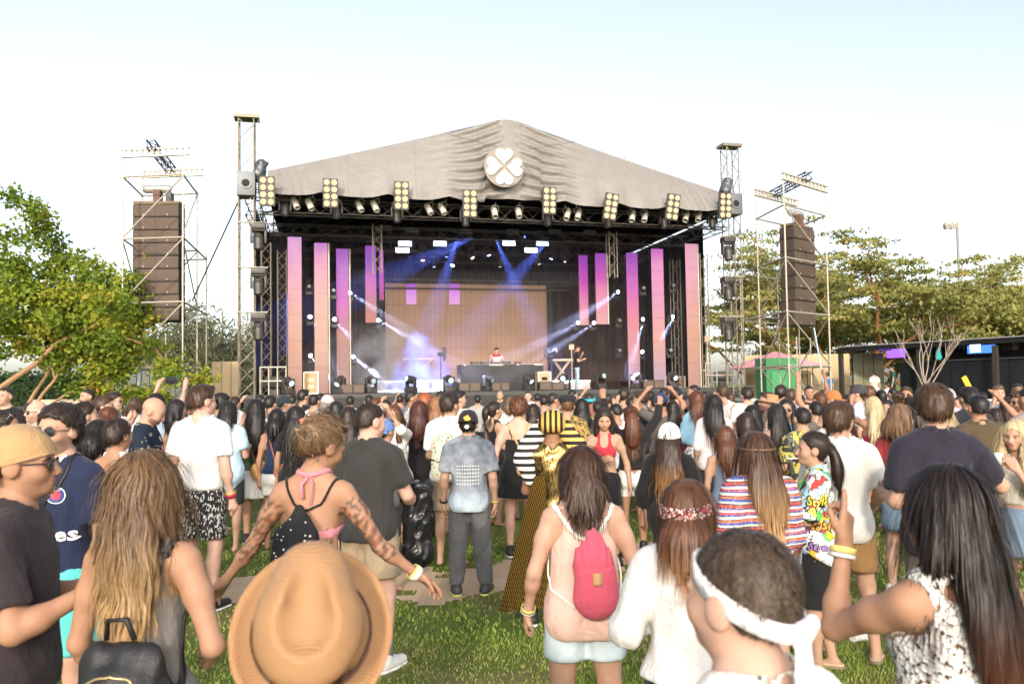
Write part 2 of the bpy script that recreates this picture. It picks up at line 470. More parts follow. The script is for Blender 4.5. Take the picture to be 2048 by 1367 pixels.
    s['arms'] = []
    for sx, key in ((-1, sp.get('la', 'down')), (1, sp.get('ra', 'down'))):
        el, wr, pn = ARM[key] if isinstance(key, str) else key
        so = T((sx * sh, -.008, 1.40))
        if (so[2] + el[2]) > so[2] - .05: so = so + V3(0, 0, .02)
        m = V3(sx, 1, 1); E = so + V3(*el) * m; W = E + V3(*wr) * m
        aw = (.6 + .4 * w) * (.86 if fem else 1)
        P.append(cap(so, E, .054 * aw, .041 * aw, .045, 1, 'arm%d' % sx))
        P.append(ell(so * .6 + E * .4, (.048 * aw,) * 3, .04, None, 'arm%d' % sx))
        P.append(cap(E, W, .041 * aw, .027 * aw, .02, 1, 'arm%d' % sx))
        P.append(ell(E * .72 + W * .28, (.043 * aw,) * 3, .03, None, 'arm%d' % sx))
        s['arms'].append((so, E, W, np.array(pn, np.float32) * m, sx))
    s['prims'] = P; s['sh'] = sh
    s['head'] = T((0, .012, 1.545)); s['HR'] = rotm(*sp.get('look', (0, 0, 0)))
    s['fem'] = fem; s['w'] = w; s['sp'] = sp
    return s
def hp_(s, p):  # head-local point (origin at skull base) -> body
    return s['head'] + s['HR'] @ np.array(p, np.float32)
def head_prims(s, fine):
    M = s['HR']; P = []
    e = lambda c, r, k=.02: P.append(ell(hp_(s, c), r, k, M, 'head'))
    c = lambda a, b, ra, rb, k=.015: P.append(cap(hp_(s, a), hp_(s, b), ra, rb, k, 1, 'head'))
    g = .96 if s['fem'] else 1.0
    e((0, -.008, .118), (.077 * g, .096, .088), .02)
    e((0, .030, .062), (.062 * g, .068, .082), .05)
    c((0, .02, .0), (0, .076, -.001), .036 * g, .024 * g, .05)                 # jaw, chin
    c((0, .096, .090), (0, .115, .056), .010, .0135, .016)                      # nose
    for sx in (-1, 1):
        e((sx * .083 * g, -.006, .076), (.013, .029, .036), .008)               # ears
        e((sx * .041, .062, .055), (.025, .03, .028), .03)                      # cheeks
    if fine:
        for sx in (-1, 1): e((sx * .033, .083, .103), (.026, .014, .008), .015)  # brows
        c((-.018, .097, .028), (.018, .097, .028), .008, .008, .012)
        c((-.012, .097, .017), (.012, .097, .017), .009, .009, .012)
        P.append(cap(hp_(s, (-.012, .118, .05)), hp_(s, (.012, .118, .05)), .008, .008, .012, 1, 'head'))
    return P
def hand_prims(W, E, pn, sx, curl, fine, point=False):
    f = (W - E); f /= np.linalg.norm(f) + 1e-6
    n = pn - f * pn.dot(f); n /= np.linalg.norm(n) + 1e-6
    u = np.cross(f, n); P = []
    # u towards the thumb: pick the side by the hand
    if sx > 0: u = -u
    if not fine:
        P.append(cap(W, W + f * .085, .026, .034, .02, 1, 'hand')); P.append(cap(W + f * .085, W + f * .15 + n * .03, .03, .018, .02, 1, 'hand'))
        P.append(cap(W + f * .03, W + f * .085 + u * .045 + n * .01, .016, .011, .015, 1, 'hand')); return P
    P.append(cap(W - f * .02, W + f * .02, .025, .024, .02, 1, 'hand'))
    Ls = (.072, .080, .074, .058)
    for i in range(4):
        o = u * (.030 - .020 * i); b = W + f * (.088 - .004 * abs(i - 1)) + o
        P.append(cap(W + f * .015 + o * .6, b, .0145, .0125, .014, 1, 'hand'))
        L = Ls[i]; cu = curl + .12 * i
        if point and i == 0: cu = .05
        p = b; ang = cu * .55
        for j, q in enumerate((.45, .31, .24)):
            dv = f * math.cos(ang) + n * math.sin(ang) + o * (.25 if cu < .9 else 0)
            p2 = p + dv * L * q; r = .0098 - .0011 * j - (.001 if i == 3 else 0)
            P.append(cap(p, p2, r, r - .0008, .006, 1, 'hand')); p = p2; ang += cu * .8
    b = W + f * .025 + u * .022; m = b + (f * .62 + u * .6 + n * .35) * .042; t = m + (f * .85 + u * .05 + n * .45) * .045
    P.append(cap(b, m, .015, .0118, .014, 1, 'hand')); P.append(cap(m, t, .0112, .0088, .006, 1, 'hand'))
    return P
def bounds(P, pad=.03):
    lo = np.array([9.] * 3); hi = -lo
    for p in P:
        if p['t'] == 'c':
            r = max(p['ra'], p['rb']); lo = np.minimum(lo, np.minimum(p['a'], p['b']) - r); hi = np.maximum(hi, np.maximum(p['a'], p['b']) + r)
        else:
            r = p['r'].max(); lo = np.minimum(lo, p['c'] - r); hi = np.maximum(hi, p['c'] + r)
    return lo - pad, hi + pad
def grow(P, h, infl=0, k=None, pad=.04):
    lo, hi = bounds(P, pad + (max(infl.values()) if isinstance(infl, dict) else infl)); F = Field(lo, hi, h)
    for p in P: F.prim(p, infl if not isinstance(infl, dict) else infl.get(p['tag'], 0), 'u', k)
    return F
LOD = {0: (.012, .0052, .0052), 1: (.018, .0078, .007), 2: (.028, .012, .013), 3: (.037, .016, .018)}   # body, head, hand

def face_tint(s, V, sp):
    """colours of lips, brows, eyes and stubble on the head (multiplied with the skin)"""
    q = (V - s['head']) @ s['HR']
    c = np.ones((len(V), 3), np.float32)
    def blob(p, r, col, soft=.35):
        t = np.sqrt((((q - np.array(p)) / np.array(r)) ** 2).sum(1)); wgt = np.clip((1 - t) / soft, 0, 1)[:, None]
        c[:] = c * (1 - wgt) + np.array(col) * wgt
    st = sp.get('stubble', 0)
    if st:
        m = (q[:, 1] > .02) & (q[:, 2] < .04) & (q[:, 2] > -.05); m2 = np.clip((.046 - q[:, 2]) / .02, 0, 1) * np.clip((q[:, 1] - .0) / .03, 0, 1)
        c[:] = c * (1 - (m2 * st)[:, None] * (1 - np.array((.25, .22, .22))))
    for sx in (-1, 1):
        blob((sx * .041, .075, .055), (.026, .04, .024), (1.0, .86, .82), .9)
        blob((sx * .033, .095, .104), (.024, .03, .0065), sp.get('brow', (.22, .17, .15)), .5)
        blob((sx * .032, .09, .084), (.016, .03, .0075), (.85, .85, .85), .4)
        blob((sx * .032, .09, .084), (.0075, .03, .0075), (.10, .08, .07), .4)
        blob((sx * .032, .09, .091), (.018, .03, .0028), (.15, .12, .12), .5)
    blob((0, .1, .022), (.026, .03, .0105), sp.get('lips', (1.0, .55, .50)), .4)
    blob((0, .1, .0225), (.024, .03, .0018), (.45, .2, .2), .5)
    return c
@cached
def skin(col):
    t = NT('skin'); v = t.attr('tint')
    nz = t.noise(22, 3); nz2 = t.noise(160, 2)
    base = t.mix(nz, (col[0] * .90, col[1] * .78, col[2] * .74), (min(1, col[0] * 1.06), col[1] * 1.08, col[2] * 1.08)); fk = t.math('MULTIPLY', t.math('GREATER_THAN', t.noise(420, 2), .66), .28); base = t.mix(fk, base, (col[0] * .55, col[1] * .42, col[2] * .38))
    base = t.mix(1.0, base, v, 'MULTIPLY')
    x = t.bsdf(base, t.math('ADD', t.math('MULTIPLY', nz2, .2), .45), 0, .3, t.bump(t.noise(300, 3), .25, .004))
    x.inputs['Subsurface Weight'].default_value = 0.10; x.inputs['Subsurface Radius'].default_value = (.012, .005, .003); x.inputs['Subsurface Scale'].default_value = 1.0
    return t.m
SKIN = {'fair': (.52, .335, .26), 'light': (.46, .285, .205), 'tan': (.36, .205, .132), 'asian': (.41, .26, .178), 'brown': (.27, .14, .085), 'deep': (.20, .105, .065)}
@cached
def hairmat(c1, c2, c3=None, z0=1.25, z1=1.5, shine=.35, iso=False):
    """strand-like streaks from c1 (dark) to c2 (light); tips fade to c3 below z1"""
    t = NT('hair'); rnd = t.attr('rnd', 'Fac')
    st = t.noise(1.0, 3, t.coord(scale=(240, 240, 160) if iso else (150, 150, 7)), .6)
    st2 = t.noise(1.0, 2, t.coord(scale=(40, 40, 40) if iso else (36, 36, 3)), .5)
    f = t.math('ADD', t.math('MULTIPLY', st, .7), t.math('MULTIPLY', rnd, .45)); f = t.math('MULTIPLY', t.math('SUBTRACT', t.math('ADD', f, t.math('MULTIPLY', st2, .7)), .62), 1.35, clamp=True)
    base = t.mix(f, c1, c2)
    if c3 is not None:
        z = t.sep(t.coord())[2]
        g = t.math('ADD', z, t.math('MULTIPLY', t.math('SUBTRACT', st2, .5), .22))
        mr = t.n('MapRange'); t.set(mr, 0, g); t.set(mr, 1, z1); t.set(mr, 2, z0)
        base = t.mix(mr.outputs[0], base, t.mix(f, tuple(x * .55 for x in c3), tuple(min(1, x * 1.25) for x in c3)))
    t.bsdf(base, .42, 0, shine, t.bump(st, .3, .006)); return t.m
HC = {'black': ((.010, .008, .008), (.030, .024, .022)), 'dark': ((.014, .009, .007), (.055, .035, .025)), 'brown': ((.030, .016, .010), (.12, .065, .038)),
      'auburn': ((.05, .018, .010), (.19, .075, .035)), 'red': ((.14, .035, .010), (.45, .13, .035)), 'blond': ((.16, .085, .035), (.60, .40, .19)),
      'pale': ((.34, .24, .12), (.78, .62, .38)), 'light': ((.07, .04, .022), (.26, .15, .08)), 'grey': ((.12, .10, .09), (.38, .34, .30))}
SC = lambda s: None
# ------------------------------------------------------------------ hair volumes
def hair_field(s, style, L, h, sp):
    """a field of the hair's volume, its flow point (crown) and, for tails, extra volumes"""
    M = s['HR']; T = s['T']; k = .02; P = []; g = .97 if s['fem'] else 1.0
    e = lambda c, r, kk=.02: P.append(ell(hp_(s, c), r, kk, M, 'hair'))
    th = {'short': .012, 'crop': .004, 'curly': .022, 'mop': .019, 'bald': 0}.get(style, .012) * (.3 if sp.get('capped') else 1)
    e((0, -.012, .122), (.079 * g + th, .097 + th, .088 + th))
    low = {'crop': .05, 'short': .045, 'mop': .035, 'curly': .02}.get(style, .0)
    if style in ('short', 'mop', 'curly', 'crop'):
        e((0, -.045, .075), (.070 + th * .7, .060 + th, .070))                   # back of the head
        if style == 'mop': e((0, .03, .165), (.08, .09, .045))
        if style == 'short' and sp.get('quiff', 1): e((0, .04, .185), (.06, .06, .03))
    dz = lambda z: z
    if style in ('long', 'wavy', 'bob', 'half'):
        e((0, -.045, .07), (.076 + th, .060 + th, .095))
        nape = hp_(s, (0, -.075, .03)); b = T((0, -.105, 1.45))
        drop = np.array(nape); sway = sp.get('sway', 0.0); wd = sp.get('hw', 1.0)
        Lz = max(.03, L - .05)
        n = max(2, int(L / .07)); prev = hp_(s, (0, -.055, .06)); 
        for i in range(1, n + 1):
            t = i / n; z = nape[2] - Lz * t
            back = T((0, -.118 if z < 1.42 else -.10 + .0 * t, z))
            y = min(nape[1] - .02, back[1]) if z > 1.35 else back[1] - .006
            x = nape[0] * (1 - t) + (back[0] + sway * t) * t
            wdt = (.080 * (1 - t) + .112 * t) * wd if style != 'bob' else .098 * wd
            if t > .7: wdt *= 1 - .45 * (t - .7) / .3
            p = np.array((x, y, z), np.float32)
            f = .48 if style != 'bob' else .72
            P.append(cap(prev, p, .080 * wd if i == 1 else pw, wdt, .03, f, 'hair')); prev, pw = p, wdt
        if style == 'bob':
            for sx in (-1, 1): P.append(cap(hp_(s, (sx * .075, .0, .10)), hp_(s, (sx * .085, .02, .10 - L)), .035, .035, .04, 1, 'hair'))
        elif sp.get('front', 0):
            for sx in (-1, 1): P.append(cap(hp_(s, (sx * .07, .03, .12)), T((sx * .10, .09, 1.34)), .03, .035, .04, 1, 'hair'))
        else:
            for sx in (-1, 1): P.append(cap(hp_(s, (sx * .066, .0, .13)), hp_(s, (sx * .078, -.03, -.02)), .03, .035, .04, 1, 'hair'))
    tie = None
    if style in ('tail', 'bun', 'updo'):
        tie = np.array((0, -.115, sp.get('tie', .12)), np.float32)
        e((0, -.05, .08), (.072, .058, .075))
        if style == 'tail':
            prev = hp_(s, tie); r0 = .026
            n = 7
            for i in range(1, n + 1):
                t = i / n; p = hp_(s, tie) + V3(0, -.05 * math.sin(min(1, t * 2) * 1.57), 0) + V3(sp.get('sway', 0) * t, 0, -L * t ** 1.1 + .012)
                zb = T((0, -.125, p[2])) if p[2] < 1.42 else None
                if zb is not None: p[1] = min(p[1], zb[1])
                r1 = (.026 + .030 * min(1, t * 3)) * (1 - .6 * max(0, t - .6) / .4) * sp.get('hw', 1)
                P.append(cap(prev, p.copy(), r0, r1, .02, .75, 'hair')); prev, r0 = p.copy(), r1
        elif style == 'bun': e((0, -.125, .15), (.05, .045, .045))
        else:
            e((0, -.085, .06), (.066, .042, .05)); 
            for i in range(-3, 4): e((.019 * i, -.108 + .004 * i * i, .05 + .006 * i * i), (.017, .017, .022), .006)
    F = grow(P, h, 0, None, .045)
    # keep the face free: a slanted cut and the nape line
    q0 = hp_(s, (0, .058, .13)); n0 = s['HR'] @ V3(0, .80, -.60)
    X, Y, Z = F.grid()
    hx = lambda p, n: (X - p[0]) * n[0] + (Y - p[1]) * n[1] + (Z - p[2]) * n[2]
    if style in ('long', 'wavy', 'half', 'bob'):
        q0 = hp_(s, (0, .085, .15)); n0 = s['HR'] @ V3(0, .90, -.43)
        F.prim(ell(hp_(s, (0, .10, .055)), (.066, .085, .095), .01, M), 0, 's', .012)
    elif style in ('tail', 'updo', 'bun'):
        q0 = hp_(s, (0, .075, .165)); n0 = s['HR'] @ V3(0, .82, -.57)
    else:
        q0 = hp_(s, (0, .080, .150)); n0 = s['HR'] @ V3(0, .62, -.78)
    d = hx(q0, n0); 
    if style in ('long', 'wavy', 'half', 'bob'):
        up = hx(hp_(s, (0, 0, .0)), s['HR'] @ V3(0, 0, 1)); d = np.where(up > .12, d, np.minimum(d, -.002 + 0 * d))
    F.d = np.maximum(F.d, d)
    if style in ('short', 'mop', 'curly', 'crop'):
        for sx in (-1, 1): F.prim(ell(hp_(s, (sx * .085, .012, .055)), (.03, .034, .05), .01, M), 0, 's', .008)
        F.cut(hp_(s, (0, -.06, low - .005)), s['HR'] @ V3(0, .25, -1.0), .006)
    a = {'curly': .010, 'mop': .0035, 'wavy': .0045, 'short': .0045, 'crop': .001, 'updo': .003}.get(style, .002)
    ang = np.arctan2(X - s['head'][0], Y - s['head'][1] + 1e-6)
    if style == 'curly': F.wrinkle(.009, (150, 150, 150), 5, 5, False)
    elif style in ('mop', 'short'): F.wrinkle(.005, (95, 95, 60), 5, 5, False)
    else:
        zz = Z + .02 * np.sin(Z * 23)
        F.d = F.d + a * (np.sin(ang * 21 + 6 * np.sin(zz * (26 if style == 'wavy' else 5)) + 1.3) * .6 + np.sin(ang * 47 + 9 * np.sin(zz * 7 + 2)) * .4)
    return F, tie
def strands(F, V, n, L, step, width, crown, rng, lift=.0015, wave=0.0, out=0.0, tie=None, down=1.0, spread=0.3, taper=True, face=None):
    """thin ribbons that follow the hair's surface"""
    if n <= 0 or len(V) == 0: return np.zeros((0, 3), np.float32), np.zeros((0, 4), np.int32), np.zeros(0)
    P = V[rng.integers(0, len(V), n)].astype(np.float32)
    m = max(2, int(L / step)); T = []; N = []
    _, G = F.sample(P); P = P + G * lift
    off = (rng.random(n) * .006 + lift).astype(np.float32); ph = P[:, 0] * 45 + P[:, 1] * 30 + rng.random(n) * 2.6; hue = .5 + .5 * np.sin(P[:, 0] * 170 + P[:, 1] * 120 + 1.5 * rng.random(n)); jit = rng.normal(0, spread, (n, 3)).astype(np.float32)
    pts = [P]; nr = [G]; d = None
    for i in range(m):
        v, G = F.sample(P)
        if tie is None: w = (P - crown); w /= np.linalg.norm(w, axis=1, keepdims=True) + 1e-6; w = w * .55 + np.array((0, 0, -down))
        else:
            w = tie - P; ds = np.linalg.norm(w, axis=1, keepdims=True); w = np.where(ds > .035, w / (ds + 1e-6), np.array((0, -.1, -1.0)))
        w = w + jit * .35
        if wave: w = w + wave * np.stack([np.sin(P[:, 2] * 40 + ph), .4 * np.cos(P[:, 2] * 37 + ph), 0 * ph], 1)
        w = w - G * (w * G).sum(1, keepdims=True) * np.where(v < .02, 1, .0)[:, None] + G * out
        w /= np.linalg.norm(w, axis=1, keepdims=True) + 1e-6
        d = w if d is None else d * .5 + w * .5
        d = d / (np.linalg.norm(d, axis=1, keepdims=True) + 1e-6)
        P = P + d * step
        v, G = F.sample(P)
        corr = np.where(v < off, off - v, np.where(v < .012, (off - v) * .5, 0))
        P = P + G * corr[:, None] * 0.9
        pts.append(P); nr.append(G)
    pts = np.stack(pts, 1); nr = np.stack(nr, 1)
    if face is not None:
        q = (pts - face[0]) @ face[1]; bad = ((q[..., 1] > .045) & (np.abs(q[..., 0]) < .072) & (q[..., 2] < .135) & (q[..., 2] > -.06)).any(1)
        pts = pts[~bad]; nr = nr[~bad]; hue = hue[~bad]; n = len(pts)
        if n == 0: return np.zeros((0, 3), np.float32), np.zeros((0, 4), np.int32), np.zeros(0)
    tg = np.gradient(pts, axis=1); sd = np.cross(tg, nr); sd /= np.linalg.norm(sd, axis=2, keepdims=True) + 1e-9
    ww = width * (1 - .75 * np.linspace(0, 1, m + 1) ** 2)[None, :, None] if taper else width
    ww = ww * (.6 + .8 * rng.random((n, 1, 1)))
    A = pts + sd * ww; B = pts - sd * ww
    Vr = np.stack([A, B], 2).reshape(-1, 3)
    i0 = (np.arange(n)[:, None] * (m + 1) + np.arange(m)[None, :]).ravel() * 2
    Q = np.stack([i0, i0 + 1, i0 + 3, i0 + 2], 1)
    rnd = np.repeat(.55 * hue + .45 * rng.random(n), (m + 1) * 2)
    return Vr.astype(np.float32), Q.astype(np.int32), rnd
# ------------------------------------------------------------------ clothes
def limb_cut(F, a, b, t, infl=.09):
    """remove the cloth past fraction t along a limb"""
    a = np.array(a); b = np.array(b); p = a + (b - a) * t; n = (b - a) / np.linalg.norm(b - a)
    X, Y, Z = F.grid(); along = (X - p[0]) * n[0] + (Y - p[1]) * n[1] + (Z - p[2]) * n[2]
    L = np.linalg.norm(b - a)
    q = [X - p[0] - along * n[0], Y - p[1] - along * n[1], Z - p[2] - along * n[2]]
    rad = np.sqrt(q[0] ** 2 + q[1] ** 2 + q[2] ** 2)
    near = (rad < infl) & (along < L * 1.2) & (along > -.03)
    F.d = np.where(near, np.maximum(F.d, along), F.d)
def garment(s, kind, h, o):
    """returns a Field for the piece of clothing"""
    T = s['T']; P = s['prims']; w = s['w']; fem = s['fem']
    pick = lambda *tags: [p for p in P if any(p['tag'].startswith(t) for t in tags)]
    loose = o.get('loose', .012); hem = o.get('hem', .86)
    if kind in ('tee', 'shirt', 'sleeves', 'jumper'):
        Q = pick('torso', 'pelvis', 'arm')
        Q = [dict(p, k=.06) for p in Q]
        lw = o.get('wide', 1.0)
        Q.append(cap(T((0, 0, 1.28)), T((0, 0, hem)), (.112 if fem else .130) * w * lw, (.136 if fem else .132) * w * lw, .05, .86, 'drape'))
        sl = loose * .6 + o.get('sl', .008)
        body = [p for p in Q if not p['tag'].startswith('arm')]; lo, hi = bounds(Q, .06 + loose + sl)
        F = Field(lo, hi, h)
        for p in body: F.prim(p, loose + (.020 if p['tag'] == 'pelvis' else 0))
        t = o.get('sleeve', .62)
        for (so, E, W, pn, sx) in s['arms']:
            A = Field(lo, hi, h); aw = (.6 + .4 * w) * (.86 if fem else 1)
            if t <= 1.0:
                e = so + (E - so) * t; A.prim(cap(so, e, .052 * aw, .047 * aw + .012, .02), sl, 'u', 0); A.cut(e, E - so, .003)
            else:
                A.prim(cap(so, E, .052 * aw, .046 * aw, .02), sl, 'u', .02); e = E + (W - E) * min(1, t - 1); A.prim(cap(E, e, .046 * aw, .034 * aw + .004, .02), sl, 'u', .02); A.cut(e, W - E, .003) if t < 2 else None
            k = .035; H = np.clip(.5 + .5 * (F.d - A.d) / k, 0, 1); F.d = F.d + (A.d - F.d) * H - k * H * (1 - H)
        F.wrinkle(o.get('wr', .0075), (46, 46, 22), seed=o.get('seed', 3))
        F.cut((0, 0, hem), (0, 0, -1))
        F.prim(cap(T((0, -.008, 1.50)), T((0, .03, 1.60)), .075, .10, .01, 1), o.get('neck', 0), 's', .006)
        if o.get('vneck'): F.prim(cap(T((0, .16, 1.47)), T((0, .15, 1.47 - o['vneck'])), .07, .015, .01, 1), 0, 's', .006)
        return F
    if kind in ('tank', 'dress', 'crop', 'tube', 'sleeveless', 'open'):
        Q = pick('torso', 'pelvis')
        top = o.get('top', 1.43); 
        if o.get('wide'): Q.append(cap(T((0, 0, 1.26)), T((0, 0, hem)), .116 * w * o['wide'], .138 * w * o['wide'], .05, .72, 'drape'))
        if hem < .80: Q.append(cap((0, 0, .90), (0, 0, hem), .152 * w, (.152 + o.get('flare', .06)) * w, .05, .82, 'skirt'))
        F = grow(Q, h, {'torso': loose, 'pelvis': loose + (.016 if kind != 'crop' else 0), 'drape': loose, 'skirt': loose}, None, .06); F.wrinkle(o.get('wr', .006), (44, 44, 16), seed=o.get('seed', 3))
        F.cut((0, 0, hem), (0, 0, -1))
        if kind in ('tube',): F.cut(T((0, 0, top)), (0, 0, 1))
        else:
            for (so, E, W, pn, sx) in s['arms']:
                q = T((sx * (s['sh'] + o.get('ah', .012)), 0, 1.385)); F.prim(ell(q, (.062, .12, .115 if kind != 'sleeveless' else .09), .01), 0, 's', .006)
            F.prim(cap(T((0, .0, 1.50)), T((0, .03, 1.62)), .068, .11, .01, 1), 0, 's', .006)
            bs = o.get('back', 0.0)
            if bs: F.prim(ell(T((0, -.14, 1.44)), (.095, .14, .02 + bs), .01), 0, 's', .006)
            fs = o.get('front', .08)
            F.prim(ell(T((0, .16, 1.44)), (.085, .12, .02 + fs), .01), 0, 's', .006)
        return F
    if kind in ('shorts', 'pants'):
        Q = pick('pelvis', 'leg'); Q += [cap((-.03, 0, .99), (.03, 0, .99), .104 * w, .104 * w, .04, .78, 'pelvis')]
        leg = o.get('leg', .55); fl = o.get('flare', .012)
        F = grow(Q, h, {'pelvis': o.get('loose', .008), 'leg': o.get('loose', .008) + fl * .6}, None, .06)
        if fl > .01:
            for (ank, fd), sx in zip(s['feet'], (-1, 1)):
                hip = V3(sx * .086, 0, .88); F.prim(cap(hip, hip + (ank - hip) * min(.98, (.90 - leg) / .80), .082 * (.55 + .45 * w), (.074 if leg > .35 else .05) * (.55 + .45 * w), .03), o.get('loose', .008) + fl, 'u', .02)
        F.wrinkle(o.get('wr', .007), (36, 36, 40), seed=o.get('seed', 8))
        F.cut((0, 0, o.get('top', 1.02)), (0, 0, 1)); F.cut((0, 0, leg), (0, 0, -1)); return F
    if kind == 'skirt':
        top = o.get('top', 1.04); hem = o.get('hem', .58); fl = o.get('flare', .05)
        Q = pick('pelvis'); Q += [cap((0, 0, .97), (0, 0, .88), .118 * w, .150 * w, .03, .80, 'skirt'), cap((0, 0, .88), (0, 0, hem), .150 * w, (.150 + fl) * w, .04, .84, 'skirt')]
        F = grow(Q, h, .012, None, .06)
        X, Y, Z = F.grid(); a = np.arctan2(X, Y); F.d = F.d + o.get('fold', .006) * np.sin(a * 13 + 2 * np.sin(a * 3 + Z * 4)) * np.clip((.95 - Z) / .3, 0, 1)
        F.cut((0, 0, top), (0, 0, 1)); F.cut((0, 0, hem), (0, 0, -1)); return F
def surf_path(F, pts, off=.004, n=10):
    """a path through rough points, laid on the outside of the field F"""
    pts = np.array(pts, np.float32); t = np.linspace(0, len(pts) - 1, n * (len(pts) - 1) + 1); i = np.minimum(t.astype(int), len(pts) - 2); f = (t - i)[:, None]
    P = pts[i] * (1 - f) + pts[i + 1] * f
    for _ in range(12):
        v, G = F.sample(P); P = P + G * np.clip(off - v, -.03, .03)[:, None] * .7
    return P, G
def ribbon(P, N, wd, th=.003):
    """a flat strap along points P with normals N"""
    P = np.array(P); tg = np.gradient(P, axis=0); sd = np.cross(tg, N); sd /= np.linalg.norm(sd, axis=1, keepdims=True) + 1e-9
    n = len(P); V = np.stack([P + sd * wd / 2, P - sd * wd / 2, P - sd * wd / 2 + N * th, P + sd * wd / 2 + N * th], 1).reshape(-1, 3)
    Q = []
    for i in range(n - 1):
        for k in range(4): a, b = i * 4 + k, i * 4 + (k + 1) % 4; Q.append((a, b, b + 4, a + 4))
    Q += [(3, 2, 1, 0), tuple((n - 1) * 4 + k for k in range(4))]
    return V.astype(np.float32), np.array(Q, np.int32)
def tube_np(P, r, n=6):
    m = MB(); m.tube([Vector(p) for p in P], r, n); return np.array(m.v, np.float32), [f for f in m.f]
def hm(s, V):  # head-local verts -> body
    return (np.asarray(V, np.float32) @ s['HR'].T + s['head']).astype(np.float32)
def to_mesh(name, V, Q, mat, parent, smooth=True, tint=None, extra=None):
    if isinstance(Q, list):
        me = bpy.data.meshes.new(name); me.from_pydata([tuple(map(float, p)) for p in V], [], [tuple(map(int, q)) for q in Q])
        me.polygons.foreach_set('use_smooth', [smooth] * len(me.polygons)); me.update()
    else: me = np_mesh(name, V, Q, smooth, tint, extra)
    me.materials.append(mat)
    return link_mesh(name, me, None, parent)
def cap_hat(s, yawd=0.0, tilt=0.0, flat=False, r=(.101, .120, .102), z=.122, brim=.075):
    """baseball cap: dome and peak in the head's frame; yawd 180 = worn backwards"""
    n, m = 24, 9; V = []; Q = []
    for i in range(m + 1):
        a = R(90) * i / m; q = math.cos(a) ** (.75 if flat else .9)
        for k in range(n):
            b = 2 * math.pi * k / n; V.append((r[0] * q * math.sin(b), -.012 + r[1] * q * math.cos(b), z - .03 + (r[2] + .03) * math.sin(a)))
    for i in range(m):
        for k in range(n): Q.append((i * n + k, i * n + (k + 1) % n, (i + 1) * n + (k + 1) % n, (i + 1) * n + k))
    dome = (np.array(V), Q)
    V = []; Q = []; c, sn = math.cos(R(yawd)), math.sin(R(yawd)); mm = 5
    for lay in (0, -.004):
        for j in range(mm):
            for i in range(13):
                t = -1 + 2 * i / 12; ang = t * R(62); rx, ry = r[0] * 1.005, r[1] * 1.005
                ex = brim * math.cos(t * R(80)) ** .5 * j / (mm - 1)
                x = (rx + ex * .55) * math.sin(ang); y = -.0 + (ry + ex) * math.cos(ang)
                zz = z - .028 + lay - .018 * (t * t) * (0 if flat else 1) * (.3 + .7 * j / 4) - (.014 * j / 4 if not flat else .004 * j / 4)
                V.append((x * c - y * sn, -.012 + x * sn + y * c, zz))
    N = mm * 13
    for L in (0, 1):
        for j in range(mm - 1):
            for i in range(12):
                q = [L * N + j * 13 + i, L * N + j * 13 + i + 1, L * N + (j + 1) * 13 + i + 1, L * N + (j + 1) * 13 + i]
                Q.append(tuple(q if L == 0 else q[::-1]))
    for i in range(12): a = (mm - 1) * 13 + i; Q.append((a, a + 1, N + a + 1, N + a))
    M = rotm(0, tilt, 0); piv = V3(0, 0, z)
    tr = lambda A: (np.asarray(A, np.float32) - piv) @ M.T + piv
    return (hm(s, tr(dome[0])), dome[1]), (hm(s, tr(V)), Q)
def glasses(s, parent, up=False, col=(.012, .012, .014), frame=(.02, .02, .02), k=1.0):
    """sunglasses, worn or pushed up on the hair"""
    off = V3(0, .012, .083) if not up else V3(0, .0, .083)
    Mx = rotm(0, 0 if not up else 52, 0); piv = V3(0, .0, .083)
    def tr(P):
        P = np.asarray(P, np.float32)
        if up: P = (P * V3(1.04, 1.0, 1)) @ Mx.T + V3(0, -.022, .105)
        else: P = P + V3(0, .0, .083)
        return hm(s, P)
    for sx in (-1, 1):
        m = MB(); pts = []
        for i in range(14):
            a = 2 * math.pi * i / 14; pts.append((sx * .034 + .030 * k * math.cos(a), .106 - .10 * abs(sx * .034 + .027 * math.cos(a)) ** 1.35, -.004 + .022 * k * math.sin(a)))
        c = (sx * .034, .109 - .10 * .034 ** 1.35, -.004)
        V = pts + [c] + [(p[0], p[1] - .003, p[2]) for p in pts]; Q = [(i, (i + 1) % 14, 14) for i in range(14)] + [(i, i + 15, (i + 1) % 14 + 15, (i + 1) % 14) for i in range(14)]
        to_mesh('lens', tr(V), Q, plain(col, .12, 0, .8), parent, False)
        m = MB(); m.tube([Vector(p) for p in pts] + [Vector(pts[0])], .0022, 5)
        to_mesh('frame', tr(m.v), m.f, plain(frame, .35), parent)
        m = MB(); m.tube([(sx * .062, .100, .002), (sx * .078, .07, .004), (sx * .082, .0, .002), (sx * .082, -.03, -.012)], .0025, 5)
        to_mesh('temple', tr(m.v), m.f, plain(frame, .35), parent)
    m = MB(); m.tube([(-.008, .107, .0), (0, .110, .003), (.008, .107, .0)], .0022, 5); to_mesh('bridge', tr(m.v), m.f, plain(frame, .35), parent)
